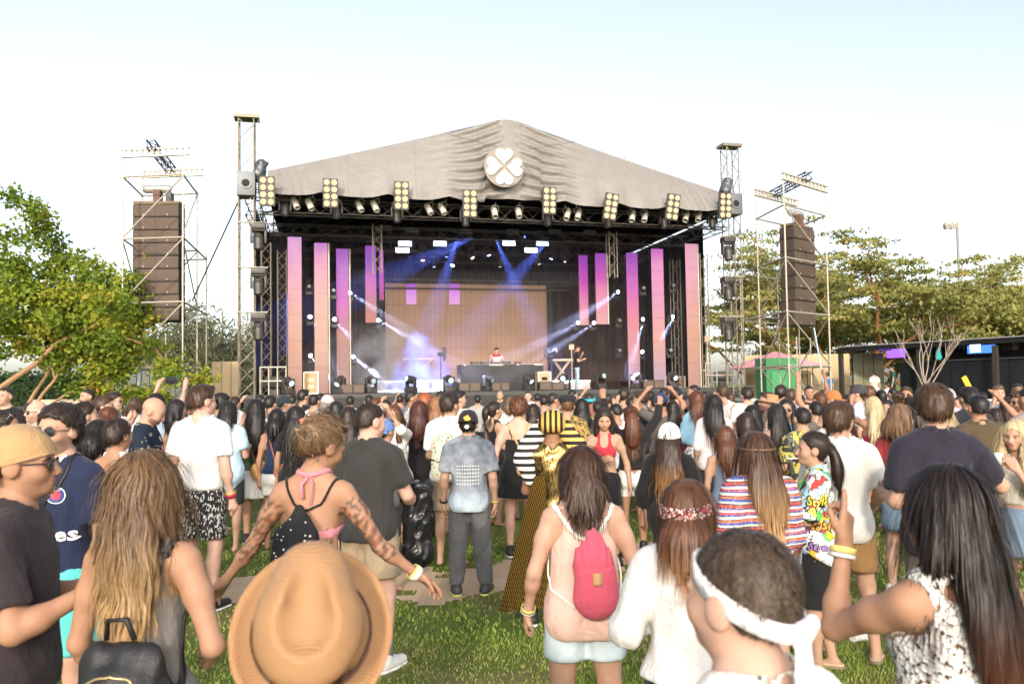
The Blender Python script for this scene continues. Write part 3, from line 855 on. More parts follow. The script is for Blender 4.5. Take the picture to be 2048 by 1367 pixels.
def shoe(s, i, parent, mat, sole, high=False, open_=False):
    ank, fd = s['feet'][i]; sd = np.array((fd[1], -fd[0], 0), np.float32); up = V3(0, 0, 1)
    b = lambda f, z, x=0: ank + fd * f + up * (z - ank[2]) + sd * x
    P = [cap(b(-.045, .05), b(.05, .05), .042, .043, .03), cap(b(.05, .045), b(.155, .038), .043, .034, .03)]
    if not open_: P += [cap(b(-.02, .06), b(-.01, .16 if high else .095), .044, .043 if high else .045, .03)]
    F = grow(P, .0135, .004)
    if open_: F.cut((0, 0, .042), (0, 0, 1))
    F.cut((0, 0, .022), (0, 0, -1)); V, Q = F.net(); o = to_mesh('shoe', V, Q, mat, parent)
    F = grow([cap(b(-.048, .03), b(.05, .03), .045, .046, .02), cap(b(.05, .03), b(.16, .03), .046, .036, .02)], .0135, .004)
    F.cut((0, 0, .026), (0, 0, 1)); F.cut((0, 0, .002), (0, 0, -1)); V, Q = F.net(); to_mesh('sole', V, Q, sole, o)
    return o

PEOPLE = []
def person(x, y, D, yaw, label, group=None, wear=(), hair=None, hat=None, shades=None, shoes=None, lod=None, nhair=None, tone='asian', root_at=None, tattoo=None, name='person', **sp):
    if lod is None: lod = 0 if D < 3.3 else 1 if D < 6.4 else 2 if D < 11.5 else 3
    hb, hh, hn = LOD[lod]
    sp['capped'] = bool(hat) and hat[0] == 'cap'
    s = skeleton(sp); sd = int(abs(x) * 7 + D * 31) % 9973; rng = np.random.default_rng(sd)
    top = hp_(s, (0, -.012, .206 + (.0 if hair is None else .014)))
    if root_at is None:
        p = at(x, y, D); sc = p.z / float(top[2])
    else: p = Vector(root_at[0]); sc = root_at[1] / SCALE_H
    if root_at is None:
        c_, s_ = math.cos(R(yaw)), math.sin(R(yaw)); tx, ty = float(top[0]) * sc, float(top[1]) * sc
        loc = (p.x - (tx * c_ - ty * s_), p.y - (tx * s_ + ty * c_), 0)
    else: loc = tuple(p)
    root = empty(name, loc, R(yaw), label, 'person', group); root.scale = (sc, sc, sc)
    smat = skin(SKIN[tone])
    # body
    hpz = head_prims(s, lod <= 1)
    FB = grow(s['prims'], hb); parts = [FB.net()]
    HP = hpz + [p_ for p_ in s['prims'] if p_['tag'] == 'neck']
    FH = grow(HP, hh)
    if lod <= 1:
        for sx in (-1, 1): FH.prim(ell(hp_(s, (sx * .033, .098, .085)), (.019, .016, .013), .012, s['HR']), 0, 's', .014)
        for sx in (-1, 1): FH.prim(ell(hp_(s, (sx * .032, .082, .085)), (.0135, .0135, .0125), .004, s['HR']), 0, 'u', .003)
    FH.cut(s['T']((0, 0, 1.50)), (0, 0, -1)); hv = FH.net(); parts.append(hv)
    curl = sp.get('curl', (.5, .5))
    for j, (so, E, W, pn, sx) in enumerate(s['arms']):
        hpz = hand_prims(W, E, pn, sx, curl[j], lod <= 1, sp.get('point') == sx)
        f = (W - E) / np.linalg.norm(W - E); aw = (.6 + .4 * s['w']) * (.86 if s['fem'] else 1)
        hpz.append(cap(W - f * .04, W, .028 * aw, .027 * aw, .012)); parts.append(grow(hpz, hn).net())
    V, Q = join(parts); tint = np.ones((len(V), 3), np.float32)
    n0 = len(parts[0][0]); n1 = n0 + len(hv[0]); tint[n0:n1] = face_tint(s, V[n0:n1], sp)
    if tattoo: tattoo(V, tint, s)
    BV, BQ = V, Q
    # clothes
    FW = []
    for (nm, kind, mat, o) in wear:
        F = garment(s, kind, hb * (1.3 if lod > 1 and kind in ('shorts', 'pants') else 1.0), o); V, Q = F.net()
        if len(V): to_mesh(nm, V, Q, mat, root); FW.append(F)
    # the skin under thick cloth is never seen: keep it whole but coarse
    deep = np.zeros(len(BV), bool)
    for (nm, kind, mat, o), F in zip(wear, FW):
        if kind == 'sleeveless' or nm == 'sheer_top': continue
        ins = ((BV > F.lo + F.h) & (BV < F.lo + (F.n - 2) * F.h)).all(1); d = np.full(len(BV), .1, np.float32); d[ins] = F.sample(BV[ins])[0]; deep |= d < -.010
    deep[n0:] = False; mp = np.arange(len(BV)); di = np.where(deep)[0]
    if len(di):
        key = np.floor(BV[di] / .075).astype(np.int64) @ np.array((1, 1000, 1000000)); _, first, inv = np.unique(key, return_index=True, return_inverse=True); mp[di] = di[first][inv.ravel()]
    BT = mp[np.concatenate([BQ[:, [0, 1, 2]], BQ[:, [0, 2, 3]]])]; BT = BT[(BT[:, 0] != BT[:, 1]) & (BT[:, 1] != BT[:, 2]) & (BT[:, 0] != BT[:, 2])]; BT = BT[np.unique(np.sort(BT, 1), axis=0, return_index=True)[1]]; use = np.unique(BT); mp[use] = np.arange(len(use))
    me = np_mesh('body', BV[use], mp[BT], True, tint[use]); me.materials.append(smat); body = link_mesh('body', me, None, root)
    # hair
    FHair = None
    if hair:
        style, col, L = hair[:3]
        hmat = hairmat(*(col if not isinstance(col, str) else HC[col]), iso=style in ('crop', 'curly'))
        FHair, tie = hair_field(s, style, L, hh * (1.35 if lod > 1 else 1.25), sp); V, Q = FHair.net()
        if len(V):
            n = nhair if nhair is not None else (2800, 1050, 340, 80)[lod]
            wd = (.0013, .0021, .0036, .006)[lod]
            crown = hp_(s, (0, -.03, .22))
            long_ = style in ('long', 'wavy', 'tail', 'bob', 'half')
            kw = dict(lift=.001, wave=.75 if style == 'wavy' else .08, spread=.12 if long_ else .9, out=.0 if long_ else .10, face=(s['head'], s['HR']))
            Ls = min(.34, .08 + L * .7) if long_ else {'curly': .03, 'mop': .04, 'crop': .018, 'short': .045, 'updo': .10}.get(style, .06)
            tp = hp_(s, tie) if tie is not None else None
            if style == 'tail' and tp is not None:
                up = V[:, 2] > tp[2] - .05; near = np.linalg.norm(V - tp, axis=1)
                a = strands(FHair, V[up & (near > .03)], n // 3, .10, .02, wd, crown, rng, tie=tp, **kw); b = strands(FHair, V[~up] if (~up).any() else V, n // 2, .22, .035, wd, crown, rng, **kw)
                SV = [a, b]
            else: SV = [strands(FHair, V, n, Ls, (.022, .028, .04, .05)[lod] if long_ else max(.004, Ls / (4, 3, 2, 2)[lod]), wd, crown, rng, tie=tp, **kw)]
            VV, QQ, RR = [V], [Q], [np.full(len(V), .35, np.float32)]; b0 = len(V)
            for a in SV:
                VV.append(a[0]); QQ.append(a[1] + b0); RR.append(a[2]); b0 += len(a[0])
            me = np_mesh('hair', np.concatenate(VV), np.concatenate(QQ), True, None, {'rnd': np.concatenate(RR)}); me.materials.append(hmat); link_mesh('hair', me, None, root)
    if hat:
        kind, hmt = hat[:2]; ho = hat[2] if len(hat) > 2 else {}
        if kind == 'cap':
            lg = 1.07 if hair and hair[0] in ('long', 'wavy', 'bob') else 1.0; d_, b_ = cap_hat(s, ho.get('yaw', 0), ho.get('tilt', 0), ho.get('flat', False), (.101 * lg, .120 * lg, .102 * lg))
            c_ = to_mesh('cap', d_[0], d_[1], hmt, root); to_mesh('peak', b_[0], b_[1], ho.get('peak', hmt), c_)
        elif kind == 'band':
            m = MB(); 
            lg = 1.07 if hair and hair[0] in ('long', 'wavy', 'bob') else 1.0; pts = [(.098 * lg * math.sin(a), -.020 + .118 * lg * math.cos(a), .105 + .022 * math.cos(a) + ho.get('dz', 0)) for a in np.linspace(0, 2 * math.pi, 25)]
            nn = [(math.sin(a), math.cos(a), .2) for a in np.linspace(0, 2 * math.pi, 25)]
            v_, q_ = ribbon(hm(s, pts), np.array(nn) @ s['HR'].T, ho.get('w', .03), .008); to_mesh('headband', v_, q_, hmt, root)
        elif kind == 'fedora':
            m = MB(); m.lathe([(.002, .185), (.05, .20), (.075, .195), (.085, .17), (.095, .11), (.10, .105), (.165, .095 + ho.get('dip', 0)), (.163, .091), (.098, .10)], (0, -.01, ho.get('dz', .02)), 28, caps=False)
            v_ = np.array(m.v); v_[:, 1] *= 1.15; M = rotm(0, ho.get('tilt', 0), 0); to_mesh('hat', hm(s, v_ @ M.T), m.f, hmt, root)
        elif kind == 'beret':
            m = MB(); m.lathe([(.09, .125), (.105, .15), (.115, .18), (.09, .215), (.04, .228), (.002, .228)], (0, -.012, 0), 24); to_mesh('hat', hm(s, m.v), m.f, hmt, root)
    if shades == 'on' and D < 14: glasses(s, empty_child(root, 'sunglasses'))
    elif shades == 'up' and D < 14: glasses(s, empty_child(root, 'sunglasses'), True, frame=(.5, .45, .4) if sp.get('pale') else (.02, .02, .02))
    if shoes and lod <= 2:
        for i in (0, 1): shoe(s, i, root, shoes[0], shoes[1], *(shoes[2:] if len(shoes) > 2 else ()))
    r = dict(s=s, root=root, body=FB, head=FH, wear=FW, hair=FHair, sc=sc, lod=lod, rng=rng, h=hb)
    PEOPLE.append(r); return r
def empty_child(root, name):
    o = bpy.data.objects.new(name, None); COL.objects.link(o); o.parent = root; o.empty_display_size = .05; return o
def full_field(r, infl=0.0, h=None, arms=False):
    """body and clothes together, for laying straps on"""
    s = r['s']; P = [p for p in s['prims'] if p['tag'] in ('torso', 'pelvis', 'neck')]
    if arms: P = P + [p for p in s['prims'] if p['tag'].startswith('arm')]
    F = grow(P, h or r['h'], infl); X, Y, Z = F.grid()
    for G in r['wear']:
        # resample the garment's field on this grid
        gx, gy, gz = np.meshgrid(F.ax[0], F.ax[1], F.ax[2], indexing='ij'); pts = np.stack([gx.ravel(), gy.ravel(), gz.ravel()], 1)
        ins = ((pts > G.lo + G.h) & (pts < G.lo + (G.n - 2) * G.h)).all(1)
        v = np.full(len(pts), .25, np.float32); v[ins] = G.sample(pts[ins])[0]
        F.d = np.minimum(F.d, v.reshape(F.d.shape))
    return F
def worn(r, name, label, cat, group=None):
    """a thing that a person carries: its own top-level object standing at the person's place"""
    o = bpy.data.objects.new(name, None); COL.objects.link(o); q = r['root']
    o.location = q.location; o.rotation_euler = q.rotation_euler; o.scale = q.scale; o.empty_display_size = .1
    return props(o, label, cat, group)
def strap(F, parent, pts, wd, mat, name='strap', off=.003, th=.003, n=10):
    P, N = surf_path(F, pts, off, n); v, q = ribbon(P, N, wd, th); return to_mesh(name, v, q, mat, parent)
def bracelet(r, sx, col, t=.93, rad=1.25, wd=.012, name='wristband'):
    so, E, W, pn, sx_ = [a for a in r['s']['arms'] if a[4] == sx][0]
    ax = (W - E) / np.linalg.norm(W - E); c = E + (W - E) * t; u = np.cross(ax, V3(.3, .8, .5)); u /= np.linalg.norm(u); v = np.cross(ax, u)
    rr = .027 * rad * (.86 if r['s']['fem'] else 1) * (.6 + .4 * r['s']['w']) + .003
    m = MB(); V = []; Q = []; n = 16
    for o_, q in ((-wd / 2, rr), (wd / 2, rr), (wd / 2, rr + .003), (-wd / 2, rr + .003)):
        for k in range(n): a = 2 * math.pi * k / n; V.append(c + ax * o_ + (u * math.cos(a) + v * math.sin(a)) * q)
    for j in range(4):
        for k in range(n): Q.append((j * n + k, j * n + (k + 1) % n, (j + 1) % 4 * n + (k + 1) % n, (j + 1) % 4 * n + k))
    to_mesh(name, V, Q, plain(col, .5), r['root'])
def text_on(F, txt, size, center, direction, mat, parent, upv=(0, 0, 1), right=None, shear=0.0, bold=0.0, off=.004, name='lettering', wob=0.0):
    """flat lettering laid on the cloth F; center = rough place, direction = the way the reader looks"""
    cu = bpy.data.curves.new('lettering', 'FONT'); cu.body = txt; cu.size = size; cu.align_x = 'CENTER'; cu.align_y = 'CENTER'; cu.shear = shear; cu.offset = bold; cu.resolution_u = 2
    ob = bpy.data.objects.new('lettering', cu); me = ob.to_mesh(); bm = bmesh.new(); bm.from_mesh(me); ob.to_mesh_clear()
    bmesh.ops.subdivide_edges(bm, edges=[e for e in bm.edges if e.calc_length() > size * .3], cuts=2)
    bmesh.ops.triangulate(bm, faces=bm.faces)
    V = np.array([q.co[:] for q in bm.verts], np.float32); Q = [tuple(q.index for q in f.verts) for f in bm.faces]; bm.free(); bpy.data.objects.remove(ob); bpy.data.curves.remove(cu)
    d = np.array(direction, np.float32); d /= np.linalg.norm(d); up = np.array(upv, np.float32); rt = np.cross(d, up); rt /= np.linalg.norm(rt); up = np.cross(rt, d)
    if wob: V[:, 1] += wob * np.sin(V[:, 0] * 6 / size)
    P = np.array(center, np.float32) + V[:, :1] * rt + V[:, 1:2] * up - d * .15
    for _ in range(60):
        v, G = F.sample(P); P = P + d * np.clip(v - off, -.02, .02)[:, None] * .8
    return to_mesh(name, P, Q, mat, parent, False)

# ---- fabrics with a print
@cached
def denim(col=(.10, .17, .30)):
    t = NT('denim'); n1 = t.noise(7, 4); w = t.noise(420, 1, t.coord(scale=(1, 1, .3)))
    c = t.mix(n1, tuple(x * .55 for x in col), tuple(min(1, x * 1.7) for x in col)); c = t.mix(t.math('MULTIPLY', w, .35), c, (.6, .65, .7))
    t.bsdf(c, .85, 0, .2, t.bump(t.math('ADD', w, t.noise(18, 3)), .3, .01)); return t.m
@cached
def stripes(c1, c2, freq=14.0, axis=2, warp=0.03):
    t = NT('striped_fabric'); o = t.sep(t.coord()); z = t.math('ADD', o[axis], t.math('MULTIPLY', t.noise(6, 2), warp))
    f = t.math('GREATER_THAN', t.math('FRACT', t.math('MULTIPLY', z, freq)), .5)
    t.bsdf(t.mix(f, c1, c2), .8, 0, .3, t.bump(t.noise(14, 3), .3, .03)); return t.m
@cached
def floral(base, c1, c2, scale=14.0, t1=.32, t2=.14):
    t = NT('printed_fabric'); co = t.coord(); wob = t.noise(9, 2, co, .5, 1)
    v = t.n('VectorMath', _operation='ADD'); t.t.links.new(co, v.inputs[0]); sc_ = t.n('VectorMath', _operation='SCALE'); t.t.links.new(wob, sc_.inputs[0]); sc_.inputs['Scale'].default_value = .09; t.t.links.new(sc_.outputs[0], v.inputs[1])
    d = t.voro(scale, v.outputs[0]); cc = t.voro(scale, v.outputs[0], out=1); r_ = t.sep(cc)[0]
    petal = t.math('LESS_THAN', t.math('ADD', d, t.math('MULTIPLY', t.noise(60, 2, co), .25)), t1 + .12)
    core = t.math('LESS_THAN', d, t2)
    col = t.mix(t.math('GREATER_THAN', r_, .5), c1, c2); col = t.mix(core, col, tuple(min(1, x * 1.6 + .05) for x in c2))
    t.bsdf(t.mix(petal, base, col), .8, 0, .25, t.bump(t.noise(14, 3), .3, .03)); return t.m
@cached
def blotch(base, c1, scale=30.0, thr=.5, stretch=(1, 1, 1)):
    t = NT('printed_fabric'); n1 = t.noise(scale, 3, t.coord(scale=stretch), .6)
    f = t.math('MULTIPLY', t.math('SUBTRACT', n1, thr - .02), 25, clamp=True)
    t.bsdf(t.mix(f, base, c1), .8, 0, .25, t.bump(t.noise(14, 3), .25, .03)); return t.m
@cached
def camo3(a, b, c, scale=16.0):
    t = NT('printed_fabric'); n1 = t.noise(scale, 2, None, .6); n2 = t.noise(scale * 1.4, 2, t.coord(scale=(1, 1, .7), rot=(1, 2, .4)), .6)
    x = t.mix(t.math('GREATER_THAN', n1, .5), a, b); x = t.mix(t.math('GREATER_THAN', n2, .56), x, c)
    t.bsdf(x, .75, 0, .3, t.bump(t.noise(14, 3), .3, .03)); return t.m
@cached
def dots(base, c1, scale=30.0, r_=.25):
    t = NT('dotted_fabric'); d = t.voro(scale, t.coord(), rnd=.75); t.bsdf(t.mix(t.math('LESS_THAN', d, r_), base, c1), .8, 0, .25, t.bump(t.noise(18, 3), .4, .03)); return t.m
# ================================================================== STAGE
ST_L, ST_R = at(494, 600, 28.0), at(1467, 600, 32.4)
ST_O = Vector(((ST_L.x + ST_R.x) / 2, (ST_L.y + ST_R.y) / 2, 0)); ST_W = (Vector((ST_R.x, ST_R.y, 0)) - Vector((ST_L.x, ST_L.y, 0))).length
ST_A = math.atan2(ST_R.y - ST_L.y, ST_R.x - ST_L.x)
UX = Vector((math.cos(ST_A), math.sin(ST_A), 0)); VY = Vector((-math.sin(ST_A), math.cos(ST_A), 0))
DECK = 1.72
def S(u, v, z): return ST_O + UX * u + VY * v + Vector((0, 0, z))
def st(x, y, v):
    """the stage's own (u, z) of a photograph pixel on the plane v metres behind the stage front"""
    o = Vector((0, 0, CAM_Z)); d = at(x, y, 1.0) - o
    t = (v - (o - ST_O).dot(VY)) / d.dot(VY); p = o + d * t
    return (p - ST_O).dot(UX), p.z
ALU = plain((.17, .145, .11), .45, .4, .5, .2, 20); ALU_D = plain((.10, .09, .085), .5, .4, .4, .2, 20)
BLACK = plain((.012, .012, .013), .7, 0, .3, .3, 8); BLACKP = plain((.042, .037, .033), .42, 0, .45, .25, 30)
DRAPE = cloth((.010, .010, .012), .3, 300, .9, .3); GREY = plain((.16, .155, .15), .55)
CASE = plain((.05, .045, .04), .6); WHITE = plain((.75, .75, .73), .5); STEEL = plain((.42, .37, .30), .42, .35, .5, .15, 14)
def truss(m, a, b, w=.5, r=.025, r2=.012, step=None, up=None):
    """box truss from a to b: four chords and zigzag lacing"""
    a, b = Vector(a), Vector(b); t = (b - a); L = t.length; t.normalize()
    u = (Vector(up) if up else (Vector((0, 0, 1)) if abs(t.z) < .9 else Vector((0, 1, 0)))); u = (u - t * u.dot(t)).normalized(); s = t.cross(u)
    step = step or w; n = max(1, round(L / step)); h = w / 2
    cs = [(u * i + s * j) * h for i, j in ((1, 1), (1, -1), (-1, -1), (-1, 1))]
    for c in cs: m.tube([a + c, b + c], r, 6)
    for f in range(4):
        c0, c1 = cs[f], cs[(f + 1) % 4]
        for i in range(n):
            p0, p1 = a + t * (L * i / n), a + t * (L * (i + 1) / n)
            m.tube([p0 + (c0 if i % 2 == 0 else c1), p1 + (c1 if i % 2 == 0 else c0)], r2, 4, False)
    return m
stage = empty('concert_stage', ST_O, ST_A, 'large roofed festival stage with grey fabric gable, truss towers and black drapes', 'stage')
HW = ST_W / 2; PK = 12.0; GW = HW - .75
m = MB(); m.box((0, 6.2, DECK - .06), (ST_W + .2, 12.6, .12)); m.build('deck', plain((.03, .03, .032), .45, 0, .5), stage)
for i in range(8):
    wd = (ST_W + .2) / 8; m = MB(); m.box((-HW - .1 + wd * (i + .5), -.13, (DECK - .13) / 2), (wd - .015, .03, DECK - .13)); m.build('fascia_panel', plain((.022, .021, .022), .6), stage)
# corner towers
for (x, yt, sx) in ((494, 236, -1), (1467, 293, 1)):
    zt = at(x, yt, 28.0 if sx < 0 else 32.4).z
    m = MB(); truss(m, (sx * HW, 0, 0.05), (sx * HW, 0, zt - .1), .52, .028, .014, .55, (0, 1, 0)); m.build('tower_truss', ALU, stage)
    m = MB(); m.box((sx * HW, 0, zt), (.85, .6, .12)); m.tube([(sx * HW - .4, -.2, zt), (sx * HW - .4, -.2, 9.3)], .008, 4); m.tube([(sx * HW + .4, -.2, zt), (sx * HW + .4, -.2, 9.3)], .008, 4); m.build('tower_head', ALU, stage)
    m = MB(); m.box((sx * (HW), -.05, 9.15), (.62, .72, .85), None, .03); m.lathe([(.2, -.02), (.2, .05), (.14, .05), (.14, -.02)], (sx * HW, -.43, 9.15), 20, 'Y'); m.build('sleeve_block', plain((.14, .15, .16), .5, .4), stage, True)
    o = MB(); o.lathe([(.005, 0), (.13, 0), (.13, .02)], (sx * HW, -.452, 9.15), 20, 'Y'); o.build('sleeve_opening', BLACK, stage)
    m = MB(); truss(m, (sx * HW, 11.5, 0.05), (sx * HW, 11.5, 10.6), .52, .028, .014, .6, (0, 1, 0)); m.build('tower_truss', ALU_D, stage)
    m = MB(); truss(m, (sx * (HW - .15), .5, 8.5), (sx * (HW - .15), 11.5, 8.5), .5, .026, .013, .6); m.build('side_truss', ALU, stage)
    # secondary uprights just inside, lit gold by the low sun
    for uu, vv in ((.75, 1.6), (1.25, 3.2)):
        m = MB(); truss(m, (sx * (HW - uu + .2), vv, DECK), (sx * (HW - uu + .2), vv, 7.4), .34, .024, .012, .42, (0, 1, 0)); m.build('inner_truss', ALU, stage)
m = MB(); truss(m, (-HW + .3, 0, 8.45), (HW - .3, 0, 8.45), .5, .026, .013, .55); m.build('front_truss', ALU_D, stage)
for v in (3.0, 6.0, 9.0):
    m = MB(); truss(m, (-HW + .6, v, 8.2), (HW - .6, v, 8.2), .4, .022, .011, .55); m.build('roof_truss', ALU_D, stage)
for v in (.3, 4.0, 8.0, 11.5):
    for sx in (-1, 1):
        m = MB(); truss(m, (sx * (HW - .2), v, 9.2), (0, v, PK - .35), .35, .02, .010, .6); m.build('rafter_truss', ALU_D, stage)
for u in (-4.8, 4.8):
    m = MB(); truss(m, (u, 1.5, 6.3), (u, 1.5, 8.2), .34, .02, .010, .4, (0, 1, 0)); m.build('hanging_truss', ALU, stage)
m = MB(); truss(m, (-4.9, 8.5, 6.85), (5.2, 8.5, 6.85), .42, .024, .012, .45); m.build('screen_truss', ALU, stage)
# canopy: front gable cloth
def gable_top(s):
    a = abs(s); k = max(0, a - .02) / .98
    return 9.62 + (PK - 9.62) * (1 - k) - .03 * math.sin(k * math.pi)
def canopy_mat(col, name='fabric'):
    t = NT(name); nz = t.noise(3, 4); c = t.mix(nz, tuple(x * .82 for x in col), tuple(x * 1.1 for x in col))
    seam = t.math('LESS_THAN', t.math('ABSOLUTE', t.math('SUBTRACT', t.math('FRACT', t.math('MULTIPLY', t.sep(t.coord())[0], .42)), .5)), .006)
    c = t.mix(t.math('MULTIPLY', seam, .35), c, tuple(x * .5 for x in col))
    t.bsdf(c, .46, 0, .45, t.bump(t.noise(5, 5, t.coord(scale=(1, 1, 2.2)), .65), .35, .12)); return t.m
CANOPY = canopy_mat((.215, .20, .185))
nu, nt = 220, 46; V = []; Q = []
for j in range(nt + 1):
    t = j / nt
    for i in range(nu + 1):
        s = -1 + 2 * i / nu; a = abs(s)
        zb = 8.78 - .16 * abs(math.sin(s * math.pi * 4.0 + .3)) * (1 if a > .12 else 0) - .25 * max(0, a - .86)
        z = zb + (gable_top(s) - zb) * t
        f = .11 * math.sin(2 * math.pi * (t * 7.5 + 5.0 * a - 10 * a * a)) * math.exp(-((a - .13) / .13) ** 2) * (a > .035)
        f += .035 * math.sin(s * 190 + 7 * t) * max(0, a - .6) * 2.2 * (1 - t * .5)
        f += .03 * math.sin(s * 47 + 3 * math.sin(t * 5)) * t * (1 - t) + .05 * math.sin(s * 16 * math.pi) * (1 - t) ** 3
        v = -1.15 + .75 * t - .22 * math.sin(t * math.pi) * (1 - a) + f
        V.append((s * GW, v, z))
for j in range(nt):
    for i in range(nu): a = j * (nu + 1) + i; Q.append((a, a + 1, a + nu + 2, a + nu + 1))
me = np_mesh('gable_cloth', V, Q); me.materials.append(CANOPY); link_mesh('gable_cloth', me, None, stage)
m = MB()
for s_ in (-1, 1):                                       # roof sheets
    pr = [(s_ * i / 20 * GW, gable_top(i / 20)) for i in range(21)]
    for off, rev in ((0, 0), (-.09, 1)):
        V = [(x, v, z + off) for v in (-.40, 12.4) for x, z in pr]; F = [(i, i + 1, i + 22, i + 21) for i in range(20)]
        m.add(V, F)
    m.add([(s_ * GW, v, z) for v, z in ((-.4, 9.62), (12.4, 9.62), (12.4, 8.7), (-.4, 8.7))], [(0, 1, 2, 3)])
m.add([(-HW + .2, 12.3, 8.6), (HW - .2, 12.3, 8.6), (HW - .2, 12.3, 9.6), (0, 12.3, PK), (-HW + .2, 12.3, 9.6)], [(0, 1, 2, 3, 4)])
m.build('roof_sheet', plain((.012, .012, .014), .8), stage)
for sx in (-1, 1):                                        # guy lines on the gable face
    for a, b in (((sx * .55, -1.36, 10.6), (sx * 2.4, -1.20, 11.05)), ((sx * .4, -1.33, 10.0), (sx * 1.5, -1.33, 8.9))):
        m = MB(); m.tube([a, b], .012, 4); m.build('guy_line', plain((.08, .07, .06), .6), stage)
# drapes: pleated black cloth
def pleat(name, p0, p1, z0, z1, mat, parent, amp=.06, per=.34, n=None):
    p0, p1 = Vector((*p0, 0)), Vector((*p1, 0)); d = p1 - p0; L = d.length; d.normalize(); nn = Vector((-d.y, d.x, 0)); k = n or max(8, int(L / per * 6)); V = []; Q = []; rows = 6
    for j in range(rows + 1):
        z = z0 + (z1 - z0) * j / rows
        for i in range(k + 1):
            t = i / k; a = amp * math.sin(t * L / per * 2 * math.pi + 1.7 * math.sin(t * 9)) * (1 - .35 * j / rows); q = p0 + d * (L * t) + nn * a; V.append((q.x, q.y, z))
    for j in range(rows):
        for i in range(k): a = j * (k + 1) + i; Q.append((a, a + 1, a + k + 2, a + k + 1))
    me = np_mesh(name, V, Q); me.materials.append(mat); return link_mesh(name, me, None, parent)
for sx in (-1, 1):
    pleat('side_curtain', (sx * (HW - .1), 2.3), (sx * (HW - .1), 11.9), DECK + .02, 8.9, DRAPE, stage)
    pleat('wing_curtain', (sx * (HW - .15), 3.9), (sx * (HW - 1.2), 4.1), DECK + .02, 8.3, DRAPE, stage)
    pleat('wing_curtain', (sx * (HW - 1.0), 6.9), (sx * 4.6, 9.6), DECK + .02, 6.9, cloth((.045, .028, .022), .3, 300, .9, .3), stage)
pleat('back_curtain', (-HW + .1, 11.9), (HW - .1, 11.9), DECK + .02, 9.4, DRAPE, stage)
gl = plain((.05, .055, .07), .32, .2, .6, .4, 40)
pleat('shimmer_curtain', (-5.4, 9.9), (6.4, 9.9), DECK + .02, 7.75, gl, stage, .05, .22)
# ---- things placed on the stage
def on(name, u, v, z, label, cat, group=None, rz=0.0): return empty(name, S(u, v, z), ST_A + rz, label, cat, group)
# clover sign
u0, z0 = st(1008, 334, -1.55)
clover = on('clover_sign', u0, -1.62, z0, 'round white four leaf clover emblem lit on the gable cloth', 'sign')
m = MB(); m.lathe([(.01, .0), (.74, 0), (.74, .05), (.01, .05)], (0, .06, 0), 36, 'Y'); m.build('backing', plain((.22, .19, .16), .5), clover)
for k in range(4):
    pts = []
    for i in range(40):
        a = 2 * math.pi * i / 40; x = 16 * math.sin(a) ** 3; y = 13 * math.cos(a) - 5 * math.cos(2 * a) - 2 * math.cos(3 * a) - math.cos(4 * a)
        pts.append((x * .0200, y * .0200 + .41))
    an = k * math.pi / 2; pts = [(x * math.cos(an) - z * math.sin(an), x * math.sin(an) + z * math.cos(an)) for x, z in pts]
    m = MB(); m.prism(pts, -.05, .055); m.build('leaf', glow((1, .95, .86), .62), clover)
# LED column screens
def screen_mat(stops, strength, z0, z1, dots_=0.0):
    t = NT('led_screen'); z = t.sep(t.coord())[2]
    mr = t.n('MapRange'); t.set(mr, 0, z); t.set(mr, 1, z0); t.set(mr, 2, z1)
    f = mr.outputs[0]
    if dots_: f = t.math('ADD', f, t.math('MULTIPLY', t.math('SUBTRACT', t.noise(60, 1), .5), dots_))
    c = t.ramp(f, stops)
    lines = t.math('GREATER_THAN', t.math('FRACT', t.math('MULTIPLY', z, 2.0)), .985)
    c = t.mix(t.math('MULTIPLY', lines, .5), c, (.05, .02, .03))
    b = t.bsdf(tuple(x for x in (.03, .025, .025)), .5, 0, .4); t.set(b, 'Emission Color', c); t.set(b, 'Emission Strength', strength); return t.m
PUR, MAG, PNK, PEA, TAN = lin(150, 62, 190), lin(214, 70, 190), lin(238, 150, 190), lin(240, 180, 160), lin(200, 150, 125)
LPUR = lin(205, 135, 205)
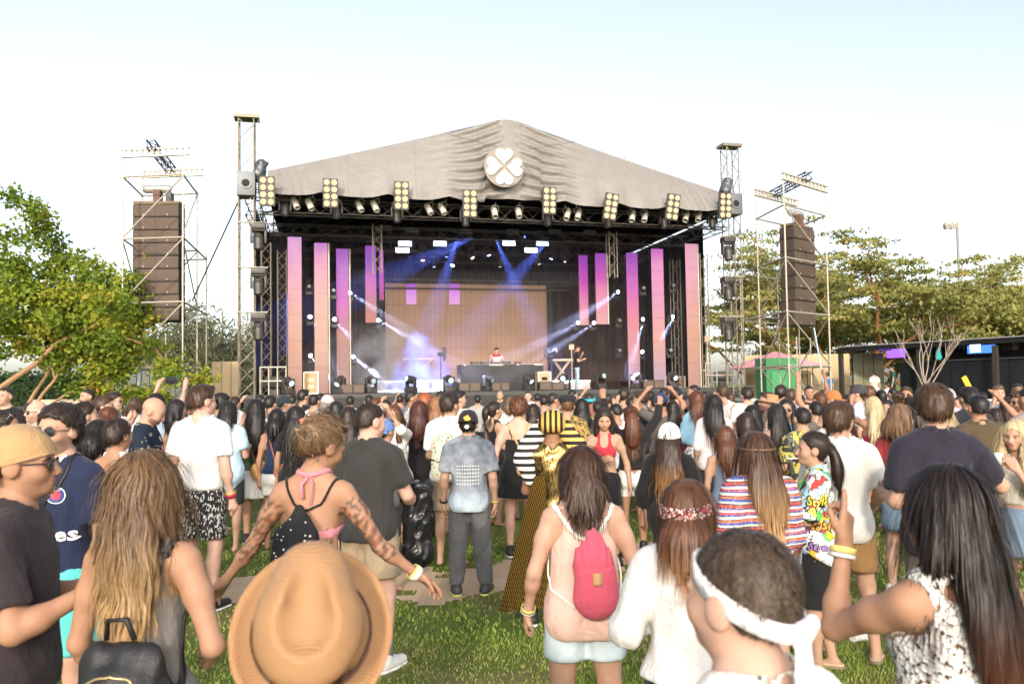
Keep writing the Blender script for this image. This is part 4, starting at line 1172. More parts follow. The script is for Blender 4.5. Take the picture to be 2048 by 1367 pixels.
cols = [  # x0, x1, ytop, ybottom, v, gradient stops from the foot up
    (575, 603, 473, 770, 1.2, [(0, lin(190, 135, 118)), (.28, lin(225, 160, 130)), (.5, lin(236, 168, 150)), (.8, lin(232, 150, 190)), (1, LPUR)], 'nearest the gold lit uprights'),
    (628, 655, 485, 770, 1.8, [(0, lin(185, 130, 115)), (.3, lin(232, 176, 150)), (.6, lin(240, 180, 160)), (.88, PNK), (1, lin(190, 110, 205))], 'second from the gold lit uprights'),
    (672, 697, 497, 765, 2.6, [(0, lin(180, 130, 125)), (.4, lin(190, 125, 110)), (.62, MAG), (.85, lin(180, 80, 200)), (1, PUR)], 'standing in the floor smoke'),
    (730, 752, 491, 645, 3.2, [(0, lin(205, 100, 90)), (.25, lin(180, 105, 110)), (.5, MAG), (.75, PUR), (1, lin(150, 50, 200))], 'hung short, beside the wing curtain'),
    (758, 767, 500, 600, 6.0, [(0, lin(190, 60, 130)), (.5, MAG), (1, PUR)], 'narrow and hung, against the big screen'),
    (1157, 1175, 510, 650, 5.0, [(0, lin(245, 170, 170)), (.4, lin(238, 120, 180)), (.6, MAG), (1, PUR)], 'short, hung closest to the big screen'),
    (1190, 1213, 506, 648, 4.0, [(0, lin(240, 165, 165)), (.5, lin(236, 120, 175)), (.65, MAG), (1, PUR)], 'short, hung on a gold edged truss'),
    (1252, 1275, 505, 770, 3.0, [(0, lin(180, 150, 190)), (.3, lin(225, 150, 150)), (.5, lin(240, 130, 150)), (.75, MAG), (1, PUR)], 'third from the scaffold gate'),
    (1302, 1326, 497, 770, 2.2, [(0, lin(190, 160, 190)), (.35, lin(240, 170, 150)), (.65, PNK), (.9, lin(236, 140, 200)), (1, lin(200, 90, 200))], 'between the two lit moving heads'),
    (1370, 1394, 487, 757, 1.4, [(0, lin(205, 150, 130)), (.4, lin(238, 170, 140)), (.8, lin(240, 165, 190)), (1, lin(235, 165, 195))], 'standing by the black side drape')]
for (x0, x1, y0, y1, v, stops, where) in cols:
    (u0, zt), (u1, _), (_, zb) = st(x0, y0, v), st(x1, y0, v), st(x0, y1, v); zb = max(zb, DECK + .02); wd = u1 - u0; full = y1 > 700
    if full: zb = DECK + .02
    o = on('led_strip_screen', (u0 + u1) / 2, v, zb, 'tall LED column screen glowing purple to peach, ' + where, 'LED screen')
    n = 1 if zt - zb < 2 else round((zt - zb) / .98); hh = (zt - zb) / n
    mt = screen_mat(tuple(stops), .40, 0, zt - zb, .12 if x0 > 1100 and x0 < 1300 else .02)
    m = MB(); m.box((0, .05, (zt - zb) / 2), (wd, .05, zt - zb)); m.build('housing', BLACK, o)
    for i in range(n):
        m = MB(); m.box((0, .012, hh * (i + .5)), (wd - .006, .02, hh - .006)); q = m.build('screen_tile', mt, o)
    if not full:
        m = MB(); m.tube([(-wd * .3, .06, zt - zb), (-wd * .3, .06, 8.1 - zb)], .012, 5); m.tube([(wd * .3, .06, zt - zb), (wd * .3, .06, 8.1 - zb)], .012, 5); m.build('hanger', ALU, o)
    if x0 in (628, 672, 1190, 1370):
        m = MB(); m.tube([((wd / 2 + .05), .05, 0), ((wd / 2 + .05), .05, zt - zb)], .03, 6); m.build('edge_pipe', STEEL, o)
# big back screen
(u0, zt), (u1, _) = st(770, 566, 9.0), st(1092, 566, 9.0)
scr = on('back_screen', (u0 + u1) / 2, 9.0, DECK + .02, 'wide tan mesh LED wall with faint ribs behind the performer', 'LED screen')
t = NT('led_mesh'); o_ = t.sep(t.coord()); ribs = t.math('FRACT', t.math('MULTIPLY', o_[0], 4.0)); rib = t.math('LESS_THAN', ribs, .10); row = t.math('LESS_THAN', t.math('FRACT', t.math('MULTIPLY', o_[2], 1.0)), .02)
fine = t.math('LESS_THAN', t.math('FRACT', t.math('MULTIPLY', o_[0], 26.0)), .45)
c = t.mix(t.noise(1.3, 3), (.17, .095, .058), (.24, .14, .09)); c = t.mix(t.math('MULTIPLY', fine, .35), c, (.12, .07, .05)); c = t.mix(t.math('MULTIPLY', t.math('MAXIMUM', rib, row), .22), c, (.5, .34, .24))
b = t.bsdf(c, .6, 0, .3); t.set(b, 'Emission Color', c); t.set(b, 'Emission Strength', .55); LEDM = t.m
wd = u1 - u0; nn = 8; rows = 5; ht = zt - DECK - .02
sm = MB(); sm.box((0, 0, 0), (wd / nn - .012, .04, ht / rows - .012)); sme = sm.mesh('screen_tile', LEDM)
for i in range(nn):
    for j in range(rows): link_mesh('screen_tile', sme, None, scr, (-wd / 2 + wd / nn * (i + .5), 0, ht / rows * (j + .5)))
# tile material repeats per tile in object space, so ribs line up with the tile joints
m = MB(); m.box((0, .06, ht / 2), (wd, .05, ht)); m.build('housing', BLACK, scr)
for (xa, xb) in ((812, 832), (898, 919)):
    (a, za), (b_, _), (_, zb) = st(xa, 567, 8.85), st(xb, 567, 8.85), st(xa, 608, 8.85)
    q = on('led_banner', (a + b_) / 2, 8.85, zb, 'small glowing violet LED panel hung over the tan screen, ' + ('nearer the fan' if xa > 850 else 'nearer the shimmer curtain'), 'LED screen')
    mt = screen_mat(((0, lin(226, 160, 215)), (.6, lin(214, 130, 225)), (1, lin(160, 70, 205))), .5, 0, za - zb)
    m = MB(); m.box((0, 0, (za - zb) / 2), (b_ - a, .03, za - zb)); m.build('screen_tile', mt, q); m = MB(); m.tube([(0, .03, za - zb), (0, .03, za - zb + .25)], .012, 5); m.build('hanger', ALU_D, q)

# ---- lamps
def moving_head(lit=None):
    """floor-standing moving head: base, yoke arms, head with lens; local z up, head aims at -y"""
    r = empty('moving_head'); m = MB(); m.box((0, 0, .09), (.40, .34, .18), None, .03); m.box((0, -.172, .09), (.2, .01, .08)); m.build('base', BLACKP, r, True)
    m = MB(); m.box((-.19, 0, .36), (.06, .16, .42), None, .02); m.box((.19, 0, .36), (.06, .16, .42), None, .02); m.box((0, 0, .20), (.40, .2, .06), None, .02); m.build('yoke', BLACKP, r, True)
    h = MB(); h.lathe([(.06, .20), (.11, .18), (.145, .08), (.15, -.02), (.135, -.16), (.13, -.26), (.105, -.27), (.10, -.24)], (0, 0, 0), 18, 'Y', caps=False); h.lathe([(.002, .21), (.06, .20)], (0, 0, 0), 18, 'Y', caps=False)
    for i in range(5): h.lathe([(.152 - .004 * i, .10 - .03 * i), (.156 - .004 * i, .09 - .03 * i), (.152 - .004 * i, .08 - .03 * i)], (0, 0, 0), 18, 'Y', caps=False)
    hd = h.build('head', BLACKP, r, True); hd.location = (0, 0, .48)
    l = MB(); l.lathe([(.002, -.262), (.05, -.258), (.1, -.245)], (0, 0, 0), 18, 'Y', caps=False); l.build('lens', lit or plain((.25, .32, .36), .08, 0, .9), hd, True)
    return r
MH_DIM = plain((.30, .42, .46), .08, 0, .9); MH_LIT = glow((.75, .82, 1.0), 14.0); MH_TEAL = glow((.55, .9, 1.0), 1.1)
def place_head(u, v, z, label, group=None, tilt=0.0, pan=0.0, hang=False, mat=None, sc=1.0):
    r = moving_head(mat); r.location = S(u, v, z); r.scale = (sc,) * 3
    r.rotation_euler = (0, math.pi, ST_A + pan + math.pi) if hang else (0, 0, ST_A + pan)
    if hang: r.rotation_euler = (0, math.pi, ST_A + pan)
    for c in r.children:
        if c.name.startswith('head'): c.rotation_euler = (tilt, 0, 0)
    return props(r, label, 'stage light', group)
heads = [570, 673, 794, 931, 1095, 1215, 1328, 1424]; hy = [418, 424, 432, 440, 440, 444, 446, 446]
for i, (x, y) in enumerate(zip(heads, hy)):
    u, z = st(x, y - 14, -.45)
    place_head(u, -.45, z + .25, 'black moving head hanging nose down under the canopy edge, %s from the leafy tree side' % ORD[i], 'moving heads hung along the front truss', R(-80), 0, True)
def blinder():
    r = empty('blinder_light'); m = MB(); m.box((0, .05, 0), (.52, .12, 1.0), None, .012); m.build('housing', BLACKP, r)
    for i in range(4):
        for j in (-1, 1):
            q = MB(); q.lathe([(.105, -.02), (.112, .0), (.105, .02)], (j * .125, -.022, .36 - .24 * i), 18, 'Y', caps=False); q.build('rim', ALU, r, True)
            q = MB(); q.lathe([(.002, .004), (.05, -.004), (.102, -.012)], (j * .125, -.02, .36 - .24 * i), 18, 'Y', caps=False); q.build('lamp', glow((1, .74, .44), .62), r, True)
    m = MB(); m.tube([(-.28, .05, .1), (-.28, .2, .1), (.28, .2, .1), (.28, .05, .1)], .018, 6); m.tube([(0, .2, .1), (0, .55, -.1)], .02, 6); m.build('bracket', BLACKP, r)
    return r
b0 = blinder(); first = True
for k, (x, y, rl) in enumerate(((534, 382, 0), (661, 386, 0), (803, 391, 0), (940, 407, 0), (1099, 401, 0), (1222, 413, .14), (1346, 414, .12), (1451, 411, 0))):
    u, z = st(x, y, -1.5); o = b0 if first else copy_tree(b0); first = False
    o.location = S(u, -1.5, z); o.rotation_euler = (R(6), rl, ST_A); props(o, 'eight cell warm blinder lamp clamped at the canopy edge, %s from the leafy tree side' % ORD[k], 'stage light', 'blinders along the canopy edge')
def par_can():
    r = empty('par_can'); m = MB(); m.lathe([(.07, .23), (.10, .20), (.115, .10), (.115, -.25), (.10, -.25), (.095, .0)], (0, 0, 0), 18, 'Y', caps=False); m.lathe([(.002, .235), (.07, .23)], (0, 0, 0), 18, 'Y', caps=False); m.build('can', plain((.60, .56, .50), .35, .15, .5, .1), r, True)
    m = MB(); m.lathe([(.002, 0), (.095, .0)], (0, 0, 0), 18, 'Y', caps=False); m.build('lens', plain((.3, .3, .3), .15, 0, .8), r)
    m = MB(); m.tube([(-.13, 0, 0), (-.14, .06, .16), (-.1, .1, .24), (.1, .1, .24), (.14, .06, .16), (.13, 0, 0)], .014, 6); m.tube([(0, .1, .24), (0, .14, .36)], .02, 6); m.build('yoke', plain((.5, .48, .45), .35, .7), r)
    return r
p0 = par_can(); first = True
for k, (x, y) in enumerate(((590, 405), (619, 408), (718, 411), (749, 411), (857, 417), (884, 417), (989, 424), (1037, 424), (1135, 428), (1157, 428), (1265, 432), (1290, 432), (1372, 432), (1397, 432))):
    u, z = st(x, y, -.55); o = p0 if first else copy_tree(p0); first = False
    o.location = S(u, -.55, z); pan = R(-40) * math.copysign(1, u) * (abs(x - 1013) > 40); o.rotation_euler = (R(58), 0, ST_A + pan); props(o, 'silver par can aimed down under the canopy, %s from the leafy tree side' % ORD[k], 'stage light', 'par cans along the front truss')
for sx, xs, ys in ((-1, 517, (470, 560, 650)), (1, 1456, (495, 575, 655))):
    for ky, y in enumerate(ys):
        side = ('upper', 'middle', 'lower')[ky] + ' on the tower ' + ('by the tan fence' if sx < 0 else 'by the railing')
        u, z = st(xs, y, -.5)
        place_head(u, -.5, z + .42, 'black moving head on a pipe arm, ' + side, 'moving heads on the tower arms', R(-84), 0, True, None, 1.25)
        q = on('side_pipe', u, -.5, z + .46, 'horizontal pipe arm clamped on the truss, ' + side, 'pipe', 'pipe arms on the towers')
        m = MB(); m.tube([(-.75 if sx < 0 else -.3, .1, 0), (.3 if sx < 0 else .75, .1, 0)], .03, 8); m.build('pipe', STEEL, q, True); m = MB(); m.box((0, .1, -.03), (.12, .1, .1)); m.build('clamp', ALU, q)
# lit spots on the side strips, facing the audience
BEAMS = []
for k, (x, y, v, lit, tx, ty) in enumerate((
        (620, 633, 2.6, 1, 700, 800), (669, 638, 2.2, 1, 740, 720), (757, 640, 3.6, 1, 900, 720), (700, 585, 3.2, 1, 800, 650), (621, 711, 2.6, 1, 690, 790), (706, 713, 3.4, 1, 780, 770),
        (1158, 645, 5.4, 1, 1070, 690), (1190, 645, 4.6, 1, 1090, 710), (1238, 583, 4.2, 1, 1180, 620), (1288, 638, 3.4, 1, 1262, 720), (1348, 633, 2.6, 1, 1315, 690), (1287, 703, 3.4, 1, 1180, 770),
        (618, 572, 2.6, 0, 0, 0), (667, 580, 2.4, 0, 0, 0), (1290, 575, 3.6, 0, 0, 0), (1350, 570, 2.8, 0, 0, 0), (1242, 640, 4.4, 0, 0, 0), (1345, 700, 2.8, 0, 0, 0), (1242, 700, 4.4, 0, 0, 0))):
    u, z = st(x, y, v)
    o = place_head(u, v + .3, z - .33, ('bright round spot lamp between the LED columns, %s counting from the leafy tree side' % ORD[sorted((620, 669, 757, 700, 621, 706, 1158, 1190, 1238, 1288, 1348, 1287)).index(x)] if lit else 'unlit round spot lamp between the LED columns'), 'lit spots between the columns' if lit else 'dark spots between the columns', 0, 0, False, MH_LIT if lit else None, .7)
    if lit: BEAMS.append((S(u, v + .02, z), x, y, tx, ty, v))
# hanging rig over the middle of the stage
rig = RNG.uniform
for k, (x, y) in enumerate(((820, 490), (845, 508), (893, 500), (908, 520), (975, 498), (1000, 520), (1052, 492), (1075, 515), (868, 520), (940, 505), (1105, 505), (1130, 510))):
    u, z = st(x, y, 5.6 + .4 * (k % 3))
    place_head(u, 5.6 + .4 * (k % 3), z + .35, 'small dark moving head in the cluster hung above mid stage', 'moving heads hung above mid stage', R(-50 - 20 * (k % 3)), R(40 * ((k * 7) % 5 - 2)), True, [glow((.25, .4, 1), 9.0), glow((1, .6, .45), 3.0), glow((.3, .45, 1), 6.0), glow((.8, .88, 1), 9.0)][k % 4], .9)
for k, (x, y) in enumerate(((810, 487), (880, 487), (1018, 486), (1085, 486), (805, 500), (1062, 500), (770, 455), (825, 460), (932, 462), (1026, 463), (1110, 463), (1180, 464))):
    u, z = st(x, y, 5.0); lit = k < 6
    q = on('strobe_panel', u, 5.0, z, ('small white strobe panel lit above the stage, %s from the leafy tree side' % ORD[[1, 2, 3, 5, 0, 4][k]] if lit else 'small unlit strobe panel on the roof truss, %s from the tree side' % ORD[k - 6]), 'stage light', 'lit strobe panels' if lit else 'unlit strobe panels')
    m = MB(); m.box((0, .06, 0), (.62, .1, .26), None, .01); m.build('housing', BLACKP, q)
    m = MB(); m.box((0, .005, 0), (.56, .012, .20)); m.build('panel', glow((.72, .80, 1.0), 5.0) if lit else plain((.22, .22, .23), .4), q); m = MB(); m.tube([(0, .08, .12), (0, .08, .8)], .015, 5); m.build('hanger', ALU_D, q)
# moving heads along the front edge of the deck
for k, x in enumerate((577, 680, 742, 822, 898, 976, 1056, 1130, 1201, 1272, 1345)):
    u, _ = st(x, 775, .35)
    place_head(u, .35, DECK + .01, 'black moving head on the front edge of the deck, %s from the gold railing' % ORD[k], 'moving heads on the deck edge', R((20, 35, 10, -10, 15)[k % 5]), R((30, -35, 20, -50, 10, 40)[k % 6]), False, (MH_TEAL, MH_TEAL, MH_DIM)[k % 3], 1.0)
# front fill speakers on the lip
for k, (x0, x1) in enumerate(((682, 730), (918, 962), (1080, 1130), (1288, 1330), (985, 1020))):
    (a, _), (b_, _) = st(x0, 785, .1), st(x1, 785, .1)
    q = on('front_fill_speaker', (a + b_) / 2, .15, DECK + .005, 'low wide brown speaker on the stage lip below the ' + ('smoke', 'table end near the riser', 'plywood box', 'violet columns', 'table middle')[k], 'speaker', 'front fill speakers'); wd = b_ - a
    m = MB(); m.box((0, .2, .17), (wd, .4, .34), None, .02); m.build('cabinet', plain((.035, .028, .024), .6), q)
    for sx in (-1, 1): m = MB(); m.box((sx * wd * .25, -.012, .17), (wd * .42, .015, .28), None, .005); m.build('grille', plain((.10, .07, .05), .5, 0, .4, .3, 90, .4), q)
# DJ table
(a, zt), (b_, _) = st(921, 720, 3.0), st(1086, 720, 3.0); ZT = DECK + 1.12
dj = on('dj_table', (a + b_) / 2, 3.0, DECK, 'long performer table wrapped in smooth black cloth', 'table'); wd = b_ - a
m = MB(); m.box((0, .45, 1.08), (wd, .95, .06), None, .01); m.build('tabletop', plain((.5, .42, .36), .4), dj)
pleat('table_cloth', (-wd / 2, -.03), (wd / 2, -.03), .01, 1.10, plain((.014, .012, .012), .45, 0, .4, .1, 3), dj, .012, 1.1)
for sx in (-1, 1): pleat('table_cloth', (sx * wd / 2, -.03), (sx * wd / 2, .9), .01, 1.10, plain((.014, .012, .012), .45, 0, .4, .1, 3), dj, .012, .9)
for k, (du, dn, sz) in enumerate(((-1.1, 'media player', (.32, .38, .12)), (-.68, 'media player', (.32, .38, .12)), (-.22, 'mixer', (.34, .4, .1)), (.25, 'media player', (.32, .38, .12)), (.75, 'effects unit', (.3, .3, .09)))):
    q = on(dn.replace(' ', '_'), (a + b_) / 2 + du, 3.35, ZT - .005, ('flat dark %s with knobs on the performer table, ' % dn) + ('at its fan end', 'beside another player', 'between two players', 'next to the mixer', 'at the bare end')[k], 'audio gear')
    m = MB(); m.box((0, 0, sz[2] / 2), sz, None, .01); m.build('case', BLACKP, q); m = MB(); m.lathe([(.1, 0), (.1, .02), (.002, .02)] if 'player' in dn else [(.02, 0), (.02, .03), (.002, .03)], (0, .02, sz[2]), 20); m.build('jog_wheel' if 'player' in dn else 'knob', plain((.3, .3, .32), .3, .5), q, True)
# riser with white LED front
(a, zt_), (b_, _) = st(738, 762, 5.2), st(900, 762, 5.2)
ri = on('band_riser', (a + b_) / 2, 5.2, DECK + .005, 'low riser edged with blazing white light strips', 'riser'); wd = b_ - a
m = MB(); m.box((0, .9, .25), (wd, 1.8, .5)); m.build('platform', plain((.5, .48, .5), .5), ri)
for k, z in enumerate((.46, .06)): m = MB(); m.box((0, -.02, z), (wd, .03, .07)); m.build('light_strip', glow((.82, .84, 1.0), 10.0), ri)
for k in range(4): m = MB(); m.box((-wd / 2 + wd / 4 * (k + .5), -.012, .26), (wd / 4 - .2, .02, .26)); m.build('light_panel', glow((.8, .82, 1.0), 3.5), ri)
(a, zt_), (b_, _) = st(1095, 765, 5.2), st(1180, 765, 5.2)
ri = on('small_riser', (a + b_) / 2, 5.2, DECK + .005, 'low pale riser with a white lit edge under the keyboard', 'riser'); wd = b_ - a
m = MB(); m.box((0, .7, .2), (wd, 1.4, .4)); m.build('platform', plain((.5, .48, .5), .5), ri); m = MB(); m.box((0, -.02, .37), (wd, .03, .05)); m.build('light_strip', glow((.85, .85, 1), 5.0), ri)
# keyboards on X stands
for (x, v, z, lab) in ((838, 6.0, DECK + .51, 'keyboard with laptop on a pale X stand on the bright riser'), (1124, 5.9, DECK + .41, 'keyboard on a pale X stand on the small riser')):
    u, _ = st(x, 740, v); q = on('keyboard_stand', u, v, z, lab, 'keyboard'); L = 1.5 if x < 900 else 1.0
    for vv in (-.12, .12): m = MB(); m.tube([(-L * .35, vv, 0), (L * .35, vv, .88)], .022, 6); m.tube([(L * .35, vv + .03, 0), (-L * .35, vv + .03, .88)], .022, 6); m.build('x_leg', plain((.62, .48, .36), .4), q)
    m = MB(); m.box((0, 0, .94), (L, .38, .09), None, .012); m.build('keyboard', plain((.55, .42, .32), .5), q); m = MB(); m.box((0, -.06, .988), (L * .9, .14, .012)); m.build('key_bed', plain((.8, .8, .78), .4), q)
# fans on stands
for (x, y, v, rz, lab) in ((887, 708, 3.4, R(75), 'black pedestal fan turned sideways beside the band riser'), (1101, 706, 3.6, R(-35), 'black pedestal fan facing out beside the performer table')):
    u, z = st(x, y, v); q = on('pedestal_fan', u, v, DECK + .005, lab, 'fan', None, rz); zz = z - DECK
    m = MB(); m.lathe([(.25, 0), (.25, .02), (.04, .05), (.025, .1), (.022, zz)], (0, .12, 0), 16); m.build('stand', BLACKP, q, True)
    m = MB(); m.lathe([(.05, -.02), (.09, .02), (.09, .2), (.04, .26)], (0, 0, zz), 14, 'Y'); m.build('motor', BLACKP, q, True)
    m = MB()
    for rr in (.08, .16, .24, .30):
        for d in (-.07, .07): m.tube([(rr * math.cos(a_), d * (1 - .6 * (rr / .3) ** 3) - .03, zz + rr * math.sin(a_)) for a_ in np.linspace(0, 2 * math.pi, 25)], .006, 4)
    for i in range(16):
        a_ = math.pi * i / 8; m.tube([(.04 * math.cos(a_), -.10, zz + .04 * math.sin(a_)), (.2 * math.cos(a_), -.095, zz + .2 * math.sin(a_)), (.31 * math.cos(a_), -.03, zz + .31 * math.sin(a_)), (.2 * math.cos(a_), .035, zz + .2 * math.sin(a_))], .005, 4)
    m.build('cage', BLACKP, q)
    for i in range(3):
        a_ = 2 * math.pi * i / 3; m = MB(); d1 = Vector((math.cos(a_), 0, math.sin(a_))); d2 = Vector((-math.sin(a_), 0, math.cos(a_))); c0 = Vector((0, -.03, zz))
        m.add([c0 + d1 * .04 - d2 * .03, c0 + d1 * .26 - d2 * .05 + Vector((0, .02, 0)), c0 + d1 * .26 + d2 * .11 - Vector((0, .03, 0)), c0 + d1 * .05 + d2 * .04 - Vector((0, .01, 0))], [(0, 1, 2, 3)]); m.build('blade', BLACKP, q)
# wedges, boxes, cases
def wedge(u, v, z, rz, lab, col=(.03, .03, .03)):
    q = on('monitor_wedge', u, v, z, lab, 'speaker', None, rz); m = MB(); m.add([(-.3, -.22, 0), (.3, -.22, 0), (.3, .25, 0), (-.3, .25, 0), (-.3, -.10, .36), (.3, -.10, .36), (.3, .25, .42), (-.3, .25, .42)], [(0, 1, 2, 3), (0, 4, 5, 1), (4, 7, 6, 5), (1, 5, 6, 2), (0, 3, 7, 4), (3, 2, 6, 7)]); m.build('cabinet', plain(col, .5), q)
    m = MB(); m.lathe([(.002, -.03), (.07, -.03), (.14, 0), (.15, .012)], (0, -.175, .19), 18, 'Y', (R(-18), 0, 0), caps=False); m.build('cone', plain((.08, .08, .08), .4), q, True)
u, _ = st(905, 745, 4.4); wedge(u, 4.4, DECK + .005, R(25), 'grey angled monitor speaker beside the performer table cloth', (.10, .095, .09))
for x, lab, col, w_, h_ in ((1086, 'tan plywood speaker box with two square ports by the table end', (.45, .30, .18), .55, .75), (622, 'pale edged tan flight case standing behind the deck lamps', (.42, .27, .14), .55, .85), (1398, 'white framed black equipment rack by the side drape', (.05, .05, .05), .75, .75), (1345, 'tan flight case low behind a deck lamp', (.30, .2, .13), 1.0, .5)):
    v = 2.0 if x != 1345 else 3.4; u, _ = st(x, 770, v); q = on('equipment_case', u, v, DECK + .005, lab, 'case')
    m = MB(); m.box((0, 0, h_ / 2), (w_, .5, h_), None, .02); m.build('box', plain(col, .6), q)
    em = plain((.75, .68, .58), .4, .3); 
    for sx in (-1, 1):
        m = MB(); m.box((sx * (w_ / 2 - .015), -.255, h_ / 2), (.04, .02, h_)); m.build('edge_trim', em, q)
        m = MB(); m.box((0, -.257, h_ / 2 + sx * (h_ / 2 - .02)), (w_ - .07, .018, .04)); m.build('edge_trim', em, q)
    for dz in (.33, .62): m = MB(); m.box((0, -.256, h_ * dz), (w_ * .42, .015, h_ * .18)); m.build('port' if x == 1086 else 'handle_plate', BLACK if x != 622 else plain((.6, .45, .3), .5), q)
# mic stands
for x, v, hgt in ((800, 4.6, 1.5), (828, 5.0, 1.65), (862, 5.2, 1.6), (1082, 5.0, 1.6)):
    u, _ = st(x, 740, v); q = on('microphone_stand', u, v, DECK + .005, 'thin black microphone stand on the deck by a riser', 'microphone stand', 'microphone stands'); m = MB(); m.tube([(0, 0, 0), (0, 0, hgt * .75)], .012, 6); m.tube([(0, 0, hgt * .75), (.22, -.1, hgt)], .009, 6); m.build('pole', BLACKP, q)
    for i in range(3): m = MB(); m.tube([(0, 0, .12), (.25 * math.cos(i * 2.09), .25 * math.sin(i * 2.09), 0)], .010, 5); m.build('leg', BLACKP, q)
    m = MB(); m.lathe([(.012, 0), (.016, .1), (.028, .13), (.024, .16), (.002, .17)], (.22, -.1, hgt), 10); m.build('microphone', plain((.2, .2, .2), .4, .5), q, True)
for (x, y, v, lab) in ((1143, 693, 4.2, 'square tan lamp head on a stand behind the man in black'), (1414, 677, 1.2, 'square tan lamp head on a tall pole by the side drape')):
    u, z = st(x, y, v); q = on('lamp_on_pole', u, v, DECK + .005, lab, 'lamp'); zz = z - DECK; m = MB(); m.tube([(0, 0, 0), (0, 0, zz - .1)], .022, 6); m.tube([(-.25, 0, 0), (0, 0, .25), (.25, 0, 0)], .015, 5); m.build('pole', STEEL, q)
    m = MB(); m.lathe([(.16, -.1), (.14, .05), (.08, .14), (.002, .15)], (0, 0, zz), 4, 'Y', (R(20), R(45), 0)); m.build('lamp_head', plain((.55, .42, .30), .5), q)
# pipe railings at both ends of the lip
for x0, x1, v, lab in ((520, 572, .5, 'gold lit pipe railing on the deck beside the tower with pale lamp beyond'), (1412, 1478, .5, 'steel pipe railing on the deck beside the speaker scaffold')):
    (a, _), (b_, _) = st(x0, 770, v), st(x1, 770, v); q = on('pipe_railing', (a + b_) / 2, v, DECK + .005, lab, 'railing'); L = b_ - a
    for i in range(4): m = MB(); m.tube([(-L / 2 + L * i / 3, 0, 0), (-L / 2 + L * i / 3, 0, 1.0)], .026, 7); m.build('post', STEEL, q, True)
    for z in (.5, 1.0): m = MB(); m.tube([(-L / 2, 0, z), (L / 2, 0, z)], .026, 7); m.build('rail', STEEL, q, True)
# effect fans / barrel lamps at the lip ends
for x, lab in ((548, 'barrel shaped black effects blower on the deck by the gold railing'), (1444, 'barrel shaped grey effects blower on the deck by the steel railing')):
    u, _ = st(x, 765, 1.0); q = on('effects_blower', u, 1.0, DECK + .005, lab, 'blower'); m = MB(); m.lathe([(.2, -.35), (.23, -.3), (.22, .2), (.16, .35), (.002, .36)], (0, 0, .45), 18, 'Y', (0, 0, R(60))); m.build('barrel', plain((.09, .085, .08), .4), q, True); m = MB(); m.box((0, 0, .1), (.4, .4, .2)); m.tube([(-.22, 0, .1), (-.22, 0, .5)], .025, 6); m.tube([(.22, 0, .1), (.22, 0, .5)], .025, 6); m.build('cradle', BLACKP, q)
# covered lamps on the tower shoulders
for x, y, D_, lab in ((517, 338, 28, 'lamp wrapped in dark plastic on the tower shoulder above the warning siren hood'), (1450, 372, 32.2, 'lamp wrapped in dark plastic above the blinder by the far tower')):
    p = at(x, y, D_); q = empty('wrapped_lamp', p, ST_A, lab, 'lamp'); F = grow([cap((0, 0, -.2), (.1, 0, .15), .24, .2, .05), cap((.1, 0, .15), (.3, 0, .22), .18, .06, .05), ell((0, 0, -.3), (.12, .12, .2))], .03); F.wrinkle(.025, (20, 20, 20), 4); V, Q = F.net(); to_mesh('cover', V, Q, plain((.06, .065, .075), .35, 0, .6), q); m = MB(); m.tube([(0, 0, -.35), (0, .1, -.9)], .03, 6); m.build('mount', ALU, q)
# smoke machine lamps: the beams' own lights
for (p, x, y, tx, ty, v) in BEAMS:
    ld = bpy.data.lights.new('spot_beam', 'SPOT'); ld.energy = 16000; ld.spot_size = R(9); ld.spot_blend = .35; ld.color = (.55, .62, 1.0); ld.shadow_soft_size = .05
    lo = bpy.data.objects.new('spot_beam', ld); COL.objects.link(lo); lo.location = p + VY * -.06
    u2, z2 = st(tx, ty, v - 1.2); tgt = S(u2, v - 1.2, z2); lo.rotation_euler = (p - tgt).to_track_quat('Z', 'Y').to_euler()
for (x, y, tx, ty, v) in ((915, 470, 840, 700, 5), (960, 470, 760, 560, 5), (880, 470, 1010, 380, 4), (1040, 480, 1180, 390, 4), (985, 480, 1090, 700, 5), (1100, 470, 960, 640, 5)):
    u, z = st(x, y, v); u2, z2 = st(tx, ty, v - 1); ld = bpy.data.lights.new('blue_beam', 'SPOT'); ld.energy = 13000; ld.spot_size = R(15); ld.spot_blend = .4; ld.color = (.12, .2, 1.0); ld.shadow_soft_size = .04
    lo = bpy.data.objects.new('blue_beam', ld); COL.objects.link(lo); lo.location = S(u, v - .5, z); lo.rotation_euler = (S(u, v - .5, z) - S(u2, v - 1, z2)).to_track_quat('Z', 'Y').to_euler()
def volume(name, dens, col=(.9, .88, .95), aniso=.2):
    t = NT(name); x = t.n('VolumePrincipled', Color=col, Density=dens, Anisotropy=aniso); t.t.links.new(x.outputs[0], t.out.inputs['Volume']); return t.m
m = MB(); m.box((0, 6.4, 5.2), (ST_W - .6, 9.6, 6.3)); q = m.build('stage_haze', volume('thin_haze', .016)); q.location = ST_O; q.rotation_euler = (0, 0, ST_A); props(q, 'thin pale haze hanging over the stage', 'haze', None, 'stuff')
(u0, _) = st(722, 740, 3.8); t = NT('smoke'); co = t.coord(); g = t.n('TexGradient', _gradient_type='SPHERICAL'); t.t.links.new(t.coord(scale=(.28, .7, .33)), g.inputs[0])
d = t.math('MULTIPLY', t.math('MULTIPLY', t.math('SUBTRACT', t.noise(1.1, 4, co, .6), .40, clamp=True), t.math('POWER', g.outputs['Fac'], .8)), 15.0)
x = t.n('VolumePrincipled', Color=(.93, .91, .98), Density=d, Anisotropy=.1); t.t.links.new(x.outputs[0], t.out.inputs['Volume'])
